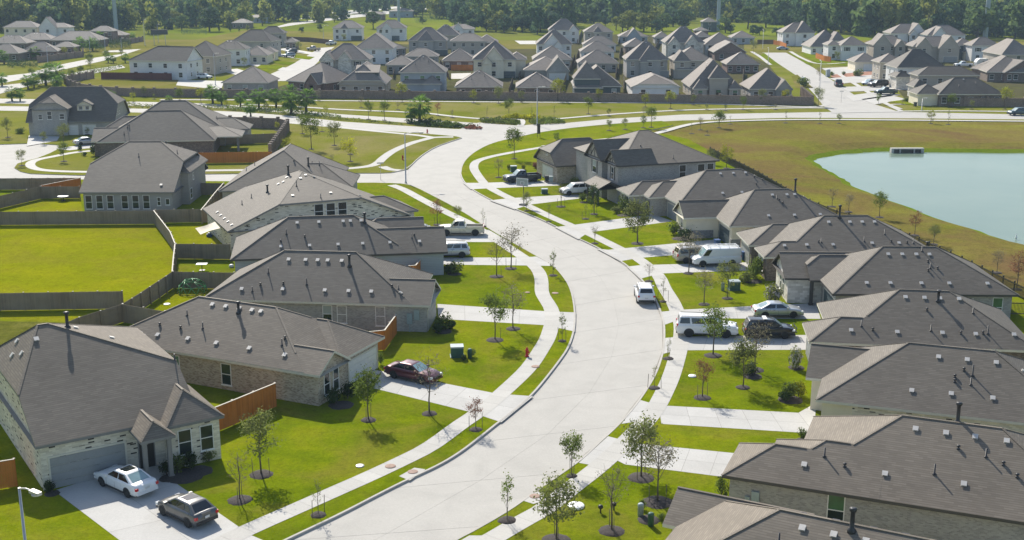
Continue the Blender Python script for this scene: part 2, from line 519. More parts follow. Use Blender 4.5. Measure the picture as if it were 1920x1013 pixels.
def px_poly(pts, z=0.0): return [G(x, y, z) for x, y in pts]
def sheet(name, pts, m, z, smooth=0):
    p = px_poly(pts, z)
    if smooth: p = smooth_poly(p, smooth, True)
    return sheet_fill(name, [p], m, z)

# --- pond
shore_px = [(1532,300),(1548,297),(1575,291),(1609,288),(1640,286),(1669,285),(1730,286.5),(1820,287),(1920,288),(2300,292),(2700,310),(2800,400),(2600,520),(2300,535),(2080,500),(1920,456),(1834,431),(1750,404),(1666,370),(1612,353),(1595,337),(1572,325),(1548,314)]
shore = smooth_poly(px_poly(shore_px, -1.0), 2, True)
def ring_offset(lp, d):
    o = []; n = len(lp)
    area = sum(lp[i].x*lp[(i+1) % n].y - lp[(i+1) % n].x*lp[i].y for i in range(n))
    s = 1 if area > 0 else -1
    for i in range(n):
        t = lp[(i+2) % n] - lp[i-2]; t.z = 0; t.normalize()
        o.append(lp[i] + Vector((t.y, -t.x, 0))*d*s)
    return o
r2 = random.Random(5)
shore = [p + Vector((r2.uniform(-.35,.35), r2.uniform(-.35,.35), 0)) for p in shore]
bank_mid = ring_offset(shore, 2.4)
bank_top = ring_offset(shore, 6.5)
mb = MB()
n = len(shore)
for i in range(n):
    j = (i+1) % n
    a, b = shore[i], shore[j]; c, d = bank_mid[i], bank_mid[j]; e, f = bank_top[i], bank_top[j]
    mb.face([(a.x,a.y,-1.25),(b.x,b.y,-1.25),(d.x,d.y,-.55),(c.x,c.y,-.55)], 0, True)
    mb.face([(c.x,c.y,-.55),(d.x,d.y,-.55),(f.x,f.y,0),(e.x,e.y,0)], 1, True)
tag(mb.build('pond_bank', [M['bank_green'], M['bank']]), kind='structure')
m, t, b = new_mat('pond_water')
nz = noise_at(t, .03, 4, .6)
rr = ramp(t, [(.35, (.14,.2,.15)), (.65, (.18,.235,.175))], nz.outputs[0])
t.links.new(rr.outputs[0], b.inputs['Base Color'])
b.inputs['Roughness'].default_value = .12; b.inputs['IOR'].default_value = 1.33; b.inputs['Specular IOR Level'].default_value = .16
mp = nd(t, 'ShaderNodeMapping'); mp.inputs['Scale'].default_value = (.6, 1.6, 1)
gg = nd(t, 'ShaderNodeNewGeometry'); t.links.new(gg.outputs['Position'], mp.inputs['Vector'])
wv = noise_at(t, 1.2, 5, .6, mp.outputs[0]); bump(t, b, wv.outputs[0], .12, .05)
M['water'] = m
wl = ring_offset(shore, .9)
sheet_fill('pond_water', [wl], M['water'], -1.03)

# --- the big ground sheet, open where the pond lies
outer = [Vector(p) for p in ((-4000,-150,0),(4000,-150,0),(4000,9000,0),(-4000,9000,0))]
sheet_fill('ground', [outer, bank_top], M['field'], 0.0)
sheet_fill('park_ground', [[Vector(p) for p in ((-3500,520,0),(3500,520,0),(3500,6000,0),(-3500,6000,0))]], M['park'], .03)
sheet_fill('meadow', [[Vector(p) for p in ((-600,470,0),(900,470,0),(900,545,0),(60,545,0),(-600,560,0))]], M['meadow'], .045)
sheet('meadow', [(316,84),(470,55),(640,62),(760,78),(560,93),(400,88)], M['meadow'], .055)

# --- raised blocks (lawns stand a kerb above the road)
roadL_px = [(-420,1440),(-20,1270),(330,1118),(430,1068),(545,1013),(640,968),(714,929),(776,898),(824,876),(861,854),(898,826),(935,796),(971,769),(1003,739),(1030,706),(1052,677),(1067,655),(1076,630),(1080,605),(1078,572),(1071,541),(1056,518),(1039,500),(1006,481),(965,458),(925,435),(898,417),(875,402),(841,383),(808,366),(781,352),(760,346),(737,345)]
roadR_px = [(120,1440),(390,1280),(640,1140),(770,1065),(857,1013),(885,999),(953,960),(1008,920),(1087,866),(1119,835),(1163,795),(1200,750),(1229,703),(1242,662),(1244,642),(1244,609),(1237,585),(1224,555),(1204,528),(1177,501),(1143,479),(1110,461),(1076,446),(1043,427),(1009,411),(962,392),(925,379),(898,365),(878,352),(866,338),(863,327)]
KZ = .13
roadL = smooth_poly(px_poly(roadL_px, 0), 2)
roadR = smooth_poly(px_poly(roadR_px, 0), 2)
left_rest = px_poly([(700,344),(640,344.5),(560,343),(430,341.5),(356,341),(150,338),(0,336),(-300,334),(-900,420),(-1600,1200),(-1600,1700),(-500,1475)], 0)
LEFT = roadL + left_rest
corner = smooth_poly(px_poly([(863,327),(865,312),(875,297),(895,282),(925,268),(976,257),(1006,250),(1076,240),(1177,231),(1241,228)], 0), 2)
fence_line_px = [(1215,246),(1290,262),(1345,292),(1420,334),(1500,382),(1567,411),(1636,428),(1720,464),(1800,501),(1920,560),(2120,650)]
right_rest = px_poly([(1262,236)] + fence_line_px + [(2500,800),(2700,1200),(2700,1700),(160,1470)], 0)
RIGHT = roadR + corner[1:] + right_rest
NW = smooth_poly(px_poly([(764,319),(788,295),(814,278),(841,268),(866,260)], 0), 2) + px_poly([(855,257),(800,252),(720,247),(640,241.5),(540,230),(450,222),(356,215),(215,211),(100,209),(60,215),(20,240),(0,262),(0,272),(60,270),(110,273),(112,279),(95,288),(70,298),(50,303),(33,308),(27,316),(38,323),(57,327),(150,330),(356,328),(520,326),(640,326),(710,326),(735,325)], 0)
for nm, lp in (('lawn', LEFT), ('lawn', RIGHT), ('lawn', NW)):
    sheet_fill(nm, [lp], M['lawn'] if lp is not NW else M['field'], KZ, skirts=-.02, sm=M['kerb'])
def gz(p):
    return KZ if (inside(p, LEFT) or inside(p, RIGHT) or inside(p, NW)) else 0.0
def GP(px, py):
    p = G(px, py, KZ)
    return p if gz(p) > 0 else G(px, py, 0)

# dry grass round the pond
bank_outer = px_poly([(1241,245),(1275,240),(1313,234),(1380,230),(1500,227),(1920,230),(2600,236),(2950,420),(2700,640),(2300,660)], 0) + px_poly(fence_line_px[::-1], 0)[1:]
sheet_fill('grass_bank', [bank_outer, ring_offset(bank_top, .02)], M['bank'], .006)

# kerbs
def kerb(line, side):
    ins = offset_line(line, side*.17)
    mb = MB()
    for i in range(len(line)-1):
        a, b = line[i], line[i+1]; c, d = ins[i], ins[i+1]
        mb.face([(a.x,a.y,.155),(b.x,b.y,.155),(d.x,d.y,.155),(c.x,c.y,.155)], 0, True)
        o1 = offset_line([a, b], -side*.012)
        mb.face([(o1[0].x,o1[0].y,0),(o1[1].x,o1[1].y,0),(b.x,b.y,.155),(a.x,a.y,.155)], 0, True)
        mb.face([(c.x,c.y,.155),(d.x,d.y,.155),(d.x,d.y,.12),(c.x,c.y,.12)], 0, True)
    tag(mb.build('kerb', [M['kerb']]), kind='structure')
kerb(roadL, 1); kerb(roadR, -1); kerb(corner, -1)
kerb(smooth_poly(px_poly([(735,325),(764,319),(788,295),(814,278),(841,268),(866,260)], 0), 2), 1)

# the curving road: concrete panels, two lanes
base = roadL + roadR[::-1]
sheet_fill('road', [base], M['joint'], .004)
NP = 17
Ls, _ = resample(roadL, NP); Rs, _ = resample(roadR, NP)
road_root = tag(link('road', MB().mesh('road', M['joint'])), kind='structure')
for i in range(NP):
    for lane in (0, 1):
        f0, f1 = (0.0, .5) if lane == 0 else (.5, 1.0)
        q = [Ls[i].lerp(Rs[i], f0), Ls[i].lerp(Rs[i], f1), Ls[i+1].lerp(Rs[i+1], f1), Ls[i+1].lerp(Rs[i+1], f0)]
        c = sum(q, Vector())/4
        q = [p + (c-p).normalized()*.016 for p in q]
        mb = MB(); mb.face([(p.x-c.x, p.y-c.y, .012) for p in q])
        for k in range(4):
            a, b2 = q[k], q[(k+1) % 4]
            mb.face([(a.x-c.x,a.y-c.y,.012),(a.x-c.x,a.y-c.y,.003),(b2.x-c.x,b2.y-c.y,.003),(b2.x-c.x,b2.y-c.y,.012)])
        mb.build('concrete_panel', [M['road']], road_root, (c.x, c.y, 0))
# junction and the boulevard
sheet('road', [(735,345),(760,346),(781,352),(808,366),(841,383),(866,338),(863,327),(865,312),(875,297),(895,282),(925,268),(976,257),(1006,250),(1076,240),(1177,231),(1280,226),(1481,221),(1700,222),(1920,224),(2600,230),(2600,220),(1920,215),(1689,210),(1562,210),(1280,215),(1143,223),(1060,231),(992,234),(975,236),(898,230),(870,236),(850,256),(866,260),(841,268),(814,278),(788,295),(764,319),(730,326)], M['road'], .016)
sheet('road', [(925,233),(800,224.5),(735,220.5),(640,214.5),(540,205),(450,198),(356,193),(215,190),(60,186),(-250,181),(-250,189),(60,195),(215,198),(356,200),(450,205),(540,212),(640,220),(757,230),(830,236),(902,242),(930,246)], M['road'], .022)
sheet('road', [(930,246),(902,243),(850,242),(757,236),(640,228),(540,217),(450,210),(356,206),(215,203),(60,200),(-250,196),(-250,204),(60,208.5),(215,211),(356,215),(450,222),(540,230),(640,241.5),(720,247),(800,252),(860,258)], M['road'], .028)
# side street and the turning circle on the left
sheet('road', [(762,346),(700,344),(640,344.5),(560,343),(430,341.5),(356,341),(150,338),(0,336),(-300,334),(-400,270),(-60,262),(0,272),(60,270),(110,273),(112,279),(95,288),(70,298),(50,303),(33,308),(27,316),(38,323),(57,327),(150,330),(356,328),(520,326),(640,326),(710,326),(735,325),(768,318)], M['road'], .034)
# right-hand street going away
sheet('road', [(1562,212),(1545,200),(1527,177),(1495,143),(1460,120),(1428,98),(1395,97),(1395,93.5),(1520,92),(1522,95.5),(1472,98),(1496,111),(1525,127),(1562,152),(1600,177),(1640,196),(1690,211)], M['road'], .04)
# streets and boulevard upper left
sheet('road', [(560,152),(590,122),(612,103),(622,92),(636,82),(648,76),(638,74),(622,80),(604,88),(590,96),(570,108),(540,125),(505,140),(470,152)], M['road'], .046)
sheet('road', [(-200,176),(0,157),(70,143),(130,128),(200,113),(232,103),(265,92),(205,95),(190,98),(238,98),(225,102),(180,108),(110,122),(50,138),(-200,165)], M['road'], .052)
sheet('road', [(-200,198),(0,176),(60,160),(120,149),(180,137),(235,127),(228,122),(160,132),(100,144),(50,155),(-200,184)], M['road'], .058)
sheet('road', [(500,55),(560,46),(640,36),(760,23),(900,12),(900,9),(740,19),(620,33),(540,44)], M['road'], .062)
sheet('road', [(640,30),(690,22),(760,14),(860,8),(860,5),(700,15),(600,26),(560,36)], M['walk'], .066)

# --- footpaths
def strip(name, px, wd, m, z, sm=2, world=False):
    pts = px if world else px_poly(px, 0)
    if sm: pts = smooth_poly(pts, sm)
    a = offset_line(pts, wd/2); b = offset_line(pts, -wd/2)
    mb = MB()
    for i in range(len(pts)-1):
        mb.face([(b[i].x,b[i].y,z),(b[i+1].x,b[i+1].y,z),(a[i+1].x,a[i+1].y,z),(a[i].x,a[i].y,z)])
    return tag(mb.build(name, [m]), kind='structure')

def slab_walk(px, wd, z, step=1.55):
    pts = smooth_poly(px_poly(px, z), 2)
    L = sum((b-a).length for a, b in zip(pts, pts[1:]))
    n = int(L/step); ctr, _ = resample(pts, n)
    root = strip('pavement', ctr, wd-.02, M['joint'], z-.006, 0, True)
    a = offset_line(ctr, wd/2); b = offset_line(ctr, -wd/2)
    for i in range(n):
        q = [b[i], b[i+1], a[i+1], a[i]]; c = sum(q, Vector())/4
        f = (ctr[i+1]-ctr[i]).normalized()*.009
        q = [q[0]+f, q[1]-f, q[2]-f, q[3]+f]
        mb = MB(); mb.face([(p.x-c.x, p.y-c.y, 0) for p in q])
        mb.build('paving_slab', [M['walk']], root, (c.x, c.y, z))
    return root

walkL = [(-500,1400),(-110,1245),(300,1075),(440,1004),(552,955),(640,916),(695,892),(750,866),(806,839),(861,797),(898,773),(920,756),(949,730),(971,710),(993,688),(1008,666),(1017,651),(1026,637),(1034,612),(1037,596),(1034,578),(1023,562),(1015,548),(1016,528),(1012,511),(1001,498),(985,485),(965,472),(940,455),(912,438),(880,418),(845,402),(812,385),(780,368),(755,354),(734,347)]
walkR = [(300,1400),(560,1225),(800,1075),(935,1004),(971,981),(1019,957),(1074,912),(1119,879),(1155,846),(1189,813),(1214,787),(1229,767),(1244,739),(1259,706),(1271,666),(1277,640),(1279,610),(1271,587),(1261,563),(1245,540),(1237,518),(1217,500),(1197,485),(1177,474),(1137,454),(1103,437),(1066,421),(1026,404),(989,385),(952,370),(925,356),(908,345),(895,328),(887,315),(891,303),(908,297),(932,291),(976,283),(1019,276)]
slab_walk(walkL, 1.5, .148)
slab_walk(walkR, 1.5, .148)
strip('pavement', [(1019,276),(1080,268),(1160,260),(1215,254),(1241,249),(1280,237),(1313,231),(1380,227.5),(1500,225),(1700,226.5),(1920,228.5),(2500,234)], 1.7, M['walk'], .152)
strip('pavement', [(369,321.5),(520,320),(640,318.5),(684,315),(707,309.5),(720,296),(741,282),(774,268.5),(800,262),(812,258.7),(850,258.3)], 1.7, M['walk'], .142)
strip('pavement', [(810,259),(780,254.5),(700,247),(640,240.7),(560,233),(500,228),(440,223)], 1.6, M['walk'], .146)
strip('pavement', [(717,314),(730,319.5),(742,320.5),(750,321)], 1.6, M['walk'], .15)
strip('pavement', [(240,324.5),(152,324),(100,322.5),(67,319),(54,311),(63,302),(100,295),(140,287),(175,284)], 1.6, M['walk'], .146)
strip('pavement', [(300,187.5),(480,188),(640,189.5),(900,191.5),(1130,193),(1280,194),(1450,199),(1530,202),(1556,196),(1544,186)], 1.7, M['walk'], .07)
strip('pavement', [(450,196),(560,200.5),(640,206.5),(791,211.5),(850,219),(902,223.5),(930,224)], 1.6, M['walk'], .074)
strip('pavement', [(1039,224),(1143,215),(1280,206.5),(1420,204),(1530,202.5),(1562,204)], 1.6, M['walk'], .078)
strip('pavement', [(975,237),(980,229),(975,223),(930,224)], 1.5, M['walk'], .082)
strip('pavement', [(1560,212),(1690,209),(1780,208.5),(1920,210),(2300,213)], 1.4, M['walk'], .086)
strip('pavement', [(1585,118),(1532,122),(1500,108),(1482,97)], 1.4, M['walk'], .07)
strip('pavement', [(1688,205),(1660,195),(1640,181),(1610,162),(1590,150),(1568,136),(1560,128)], 1.4, M['walk'], .074)
strip('pavement', [(1444,122),(1425,106),(1405,95)], 1.4, M['walk'], .07)
strip('pavement', [(1690,209),(1672,201),(1664,196),(1740,196)], 1.2, M['walk'], .09)

# --- driveways: house end A-B, street end D-C, cut into slabs
def driveway(A, B, C, D, nu=3, nv=2, m='drive', z=.138):
    q = [G(*p, z) for p in (A, B, C, D)]
    c = sum(q, Vector())/4
    mb = MB(); mb.face([(p.x-c.x, p.y-c.y, -.004) for p in q])
    root = tag(mb.build('driveway', [M['joint']], None, (c.x, c.y, z)), kind='structure')
    for i in range(nu):
        for j in range(nv):
            def at(u, v): return q[0].lerp(q[1], v).lerp(q[3].lerp(q[2], v), u)
            qq = [at(i/nu, j/nv), at(i/nu, (j+1)/nv), at((i+1)/nu, (j+1)/nv), at((i+1)/nu, j/nv)]
            k = sum(qq, Vector())/4
            qq = [p + (k-p).normalized()*.018 for p in qq]
            mb = MB(); mb.face([(p.x-k.x, p.y-k.y, 0) for p in qq])
            mb.build('concrete_slab', [M[m]], root, (k.x-c.x, k.y-c.y, 0))
driveway((101,920),(272,866),(470,1003),(262,1042), 3, 2)
driveway((262,1042),(470,1003),(520,1024),(330,1118), 1, 2)
driveway((272,866),(306,890),(332,897),(304,862), 1, 1)
driveway((688,691),(716,696),(716,696.2),(688,725), 1, 1)
driveway((716,696),(700,728),(883,773),(931,738), 4, 2)
driveway((883,773),(931,738),(1000,743),(940,792), 1, 2)
driveway((820,570),(822,598),(1024,610),(1028,584), 4, 2)
driveway((1028,584),(1024,610),(1078,622),(1080,586), 1, 2)
driveway((800,483),(800,496),(992,498),(976,483), 4, 2)
driveway((976,483),(992,498),(1040,499),(1006,481), 1, 2)
driveway((790,431),(800,454),(925,454),(890,430), 3, 2)
driveway((890,430),(925,454),(960,456),(916,431), 1, 2)
driveway((1045,338),(1050,348),(925,353),(906,343), 3, 2)
driveway((906,343),(925,353),(882,355),(868,343), 1, 2)
driveway((1080,364),(1106,370),(992,384),(952,372), 3, 2)
driveway((952,372),(992,384),(965,393),(918,376), 1, 2)
driveway((1225,402),(1262,415),(1103,436),(1066,423), 4, 2)
driveway((1066,423),(1103,436),(1084,449),(1040,426), 1, 2)
driveway((1345,449),(1365,470),(1197,484),(1140,468.5), 4, 2)
driveway((1140,468.5),(1197,484),(1163,490),(1118,466), 1, 2)
driveway((1405,492),(1405,507),(1237,513),(1204,497), 4, 2)
driveway((1204,497),(1237,513),(1200,523),(1175,500), 1, 2)
driveway((1530,568),(1539,598),(1280,597),(1275,581), 5, 2)
driveway((1275,581),(1280,597),(1244,610),(1237,585), 1, 2)
driveway((1520,628),(1512,656),(1270,657),(1279,631), 5, 2)
driveway((1279,631),(1270,657),(1242,664),(1245,634), 1, 2)
driveway((1497,774),(1529,756),(1530,757),(1527,813), 1, 1)
driveway((1497,774),(1527,813),(1240,795),(1235,760), 5, 2)
driveway((1235,760),(1214,787),(1165,795),(1200,750), 1, 2)
driveway((1400,852),(1385,898),(1172,871),(1190,831), 4, 2)
driveway((1190,831),(1130,876),(1085,868),(1140,818), 1, 2)
driveway((1190,831),(1172,871),(1150,860),(1185,830), 1, 1)
driveway((935,1004),(905,1075),(700,1105),(880,1004), 1, 2)
driveway((112,256),(54,254),(50,274),(107,264), 2, 2)
driveway((185,267),(185,276),(130,282),(105,279), 2, 2)
# far drives
for q in ([(1648,172),(1690,178),(1600,190),(1585,180)], [(1700,160),(1712,168),(1590,172),(1575,163)], [(1668,178),(1700,186),(1640,196),(1615,186)], [(1640,140),(1655,147),(1580,157),(1555,147)], [(1600,125),(1640,133),(1560,140),(1540,128)]):
    driveway(*q, 2, 1, 'walk', .075)
for q in ([(335,150),(420,152),(415,168),(330,160)], [(410,132),(445,129),(500,145),(470,148)], [(440,118),(470,116),(560,131),(540,134)], [(505,103),(520,100),(578,108),(570,112)], [(520,93),(535,90),(590,99),(580,102)]):
    driveway(*q, 2, 1, 'walk', .075)

# --- back gardens and bare plots
sheet('back_lawn', [(-300,420),(150,420),(290,421.5),(311,448),(332,487),(326,541),(228,606),(-300,590)], M['lawn_back'], .136)
sheet('rough_grass', [(-300,596),(224,607),(112,645),(90,700),(-300,720)], M['rough'], .136)
sheet('back_lawn', [(-200,395),(75,380),(150,368),(155,396),(-200,412)], M['lawn_back'], .136)
sheet('back_lawn', [(300,424),(400,417),(430,446),(432,487),(336,486)], M['lawn_back'], .136)
sheet('back_lawn', [(328,541),(440,541),(370,580),(300,615),(236,604)], M['lawn_back'], .136)
sheet('patchy_grass', [(140,150),(190,147),(322,150),(365,150),(400,152),(412,166),(290,166),(150,163),(120,157)], M['meadow'], .07, 1)
sheet('bare_soil', [(1553,140),(1600,134),(1640,133),(1655,146),(1640,152),(1590,157),(1570,152)], M['soil_red'], .07, 1)
sheet('patchy_grass', [(1392,98),(1400,84),(1462,80),(1475,92)], M['meadow'], .072)
sheet('patchy_grass', [(1492,165),(1484,143),(1495,140),(1525,165)], M['meadow'], .072)
for q in ([(1532,150),(1500,124),(1512,121),(1600,127),(1586,133),(1546,134)],):
    pass
sheet('verge_grass', [(1479,99),(1513,121),(1525,122),(1490,98)], M['lawn'], .068)
sheet('verge_grass', [(1500,99),(1512,108),(1534,121),(1600,124),(1620,118),(1560,104)], M['lawn'], .068)
sheet('verge_grass', [(1426,104),(1450,122),(1462,122),(1432,99)], M['lawn'], .068)
sheet('verge_grass', [(1665,191),(1700,196),(1780,199),(1775,191),(1720,184)], M['lawn'], .094)
for q in ([(490,121),(535,124),(520,131),(480,127)], [(505,113),(555,117),(545,122),(500,118)], [(555,103),(590,107),(580,112),(550,109)], [(480,128),(510,131),(500,136),(460,131)]):
    sheet('verge_grass', q, M['lawn'], .08)
sheet('shade_toned_yard', [(420,182),(520,183),(960,187),(1385,194),(1500,196),(1440,120),(1395,99),(1395,82),(1200,64),(1090,66),(1020,92),(930,92),(900,72),(820,62),(770,84),(700,80),(620,112),(560,152),(505,168),(425,168)], M['yard'], .076)  # yard soil and grass, coloured darker to stand for shade in the gaps
sheet('shade_toned_yard', [(1700,190),(1900,193),(2050,195),(2050,90),(1810,80),(1640,92),(1560,100),(1620,118),(1660,140)], M['yard'], .064)  # same yard colour with painted-in shade, right of the street
sheet('patio', [(846,138),(884,137),(874,148),(846,148)], M['walk'], .083)
sheet('building_pad', [(965,76.5),(1020,76.5),(1012,83),(975,83)], M['walk'], .083)
sheet('patio', [(1390,156),(1404,156),(1403,168),(1390,168)], M['walk'], .083)
sheet('patio', [(1585,150),(1640,148),(1655,152),(1600,156)], M['walk'], .083)
# ------------------------------------------------------------------ houses
class Blk:
    """one roof block: eave rectangle, ridge along u or v, hip / clipped / gable ends"""
    def __init__(s, u0, v0, u1, v1, e=2.9, rise=None, p=.58, ax='u', cA=0.0, cB=0.0, iA=None, iB=None, oh=.45, wm=0, z0=0.0, walls=True):
        s.u0, s.v0, s.u1, s.v1, s.e, s.ax, s.oh, s.wm, s.z0, s.walls = u0, v0, u1, v1, e, ax, oh, wm, z0, walls
        s.W = (v1-v0) if ax == 'u' else (u1-u0)
        s.L = (u1-u0) if ax == 'u' else (v1-v0)
        s.rise = rise if rise is not None else p*s.W/2
        s.p = s.rise/(s.W/2)
        s.cA, s.cB = cA, cB
        s.iA = iA if iA is not None else (1-cA)*s.W/2
        s.iB = iB if iB is not None else (1-cB)*s.W/2
        if s.iA + s.iB > s.L - .05:
            k = (s.L-.05)/(s.iA+s.iB); s.iA *= k; s.iB *= k
    def T(s, a, b, z):        # a along the ridge, b across
        return (s.u0+a, s.v0+b, z) if s.ax == 'u' else (s.u1-b, s.v0+a, z)
    def local(s, u, v):
        return (u-s.u0, v-s.v0) if s.ax == 'u' else (v-s.v0, s.u1-u)
    def z(s, u, v):
        a, b = s.local(u, v)
        if a < 0 or b < 0 or a > s.L or b > s.W: return None
        z = s.e + s.p*min(b, s.W-b)
        if s.cA < 1: z = min(z, s.e + s.cA*s.rise + (1-s.cA)*s.rise*a/max(.01, s.iA))
        if s.cB < 1: z = min(z, s.e + s.cB*s.rise + (1-s.cB)*s.rise*(s.L-a)/max(.01, s.iB))
        return z
    def geo(s, roof, wall, rm=0, fm=1):
        T, W, L, e, r = s.T, s.W, s.L, s.e, s.rise
        zr = e+r; fd = .2
        ra, rb = T(s.iA, W/2, zr), T(L-s.iB, W/2, zr)
        bA, bB = s.cA*W/2, s.cB*W/2
        zA, zB = e+s.cA*r, e+s.cB*r
        A0, A1, B0, B1 = T(0,0,e), T(0,W,e), T(L,0,e), T(L,W,e)
        a0, a1, b0, b1 = T(0,bA,zA), T(0,W-bA,zA), T(L,bB,zB), T(L,W-bB,zB)
        f = [A0, B0] + ([b0] if 0 < s.cB < 1 else []) + [rb, ra] + ([a0] if 0 < s.cA < 1 else [])
        k = [B1, A1] + ([a1] if 0 < s.cA < 1 else []) + [ra, rb] + ([b1] if 0 < s.cB < 1 else [])
        roof.face(f, rm); roof.face(k, rm)
        if s.cA < 1: roof.face(([A1, A0, ra] if s.cA == 0 else [a1, a0, ra]), rm)
        if s.cB < 1: roof.face(([B0, B1, rb] if s.cB == 0 else [b0, b1, rb]), rm)
        dn = lambda p, d=fd: (p[0], p[1], p[2]-d)
        def fascia(p, q):
            roof.face([dn(p), dn(q), q, p], fm)
        fascia(A0, B0); fascia(B1, A1)
        if s.cA == 0: fascia(A1, A0)
        else:
            if s.cA < 1: fascia(a0, A0); fascia(a1, a0); fascia(A1, a1)
            else: fascia(ra, A0); fascia(A1, ra)
        if s.cB == 0: fascia(B0, B1)
        else:
            if s.cB < 1: fascia(B0, b0); fascia(b0, b1); fascia(b1, B1)
            else: fascia(B0, rb); fascia(rb, B1)
        roof.face([dn(A0), dn(A1), dn(B1), dn(B0)], fm)
        if not s.walls: return
        o = s.oh; m = s.wm
        top = e - .12
        w00, w10, w11, w01 = (s.u0+o, s.v0+o), (s.u1-o, s.v0+o), (s.u1-o, s.v1-o), (s.u0+o, s.v1-o)
        for p, q in ((w00, w10), (w10, w11), (w11, w01), (w01, w00)):
            wall.face([(*p, s.z0), (*q, s.z0), (*q, top), (*p, top)], m)
        for end, c in ((0, s.cA), (1, s.cB)):
            if c <= 0: continue
            aa = o if end == 0 else L-o
            zz = lambda b: e + s.p*min(b, W-b) - .1
            pts = [T(aa, o, top), T(aa, W-o, top)]
            hb = c*W/2
            if c >= 1: pts += [T(aa, W-o, zz(o)), T(aa, W/2, zz(W/2)), T(aa, o, zz(o))]
            else: pts += [T(aa, W-o, zz(o)), T(aa, W-max(hb, o), zz(hb)), T(aa, max(hb, o), zz(hb)), T(aa, o, zz(o))]
            wall.face(pts if end else pts[::-1], m)

def win_meshes(wd, ht, style):
    def mk():
        f = MB(); fr = .06; d = .05
        f.box(-wd/2, -d, 0, -wd/2+fr, .01, ht); f.box(wd/2-fr, -d, 0, wd/2, .01, ht)
        f.box(-wd/2+fr, -d, 0, wd/2-fr, .01, fr); f.box(-wd/2+fr, -d, ht-fr, wd/2-fr, .01, ht)
        f.box(-wd/2-.05, -d-.04, -.07, wd/2+.05, .01, -.002)
        if style != 'fixed': f.box(-wd/2+fr, -d+.008, ht*.5-.03, wd/2-fr, .01, ht*.5+.03)
        if style == 'grid':
            f.box(-.02, -d+.012, fr, .02, .01, ht*.5-.03); f.box(-.02, -d+.012, ht*.5+.03, .02, .01, ht-fr)
        up = MB(); lo = MB()
        lo.face([(-wd/2+fr, -.018, fr), (wd/2-fr, -.018, fr), (wd/2-fr, -.018, ht*.5), (-wd/2+fr, -.018, ht*.5)])
        up.face([(-wd/2+fr, -.018, ht*.5), (wd/2-fr, -.018, ht*.5), (wd/2-fr, -.018, ht-fr), (-wd/2+fr, -.018, ht-fr)])
        cu = 'blind' if style == 'blind' else ('glass_green' if style == 'green' else 'glass')
        return f.mesh('window', M['trim_white']), up.mesh('pane', M[cu]), lo.mesh('pane', M['glass'])
    return cached(('win', wd, ht, style), mk)

SIDE = {'v-': 0.0, 'u+': math.pi/2, 'v+': math.pi, 'u-': -math.pi/2}

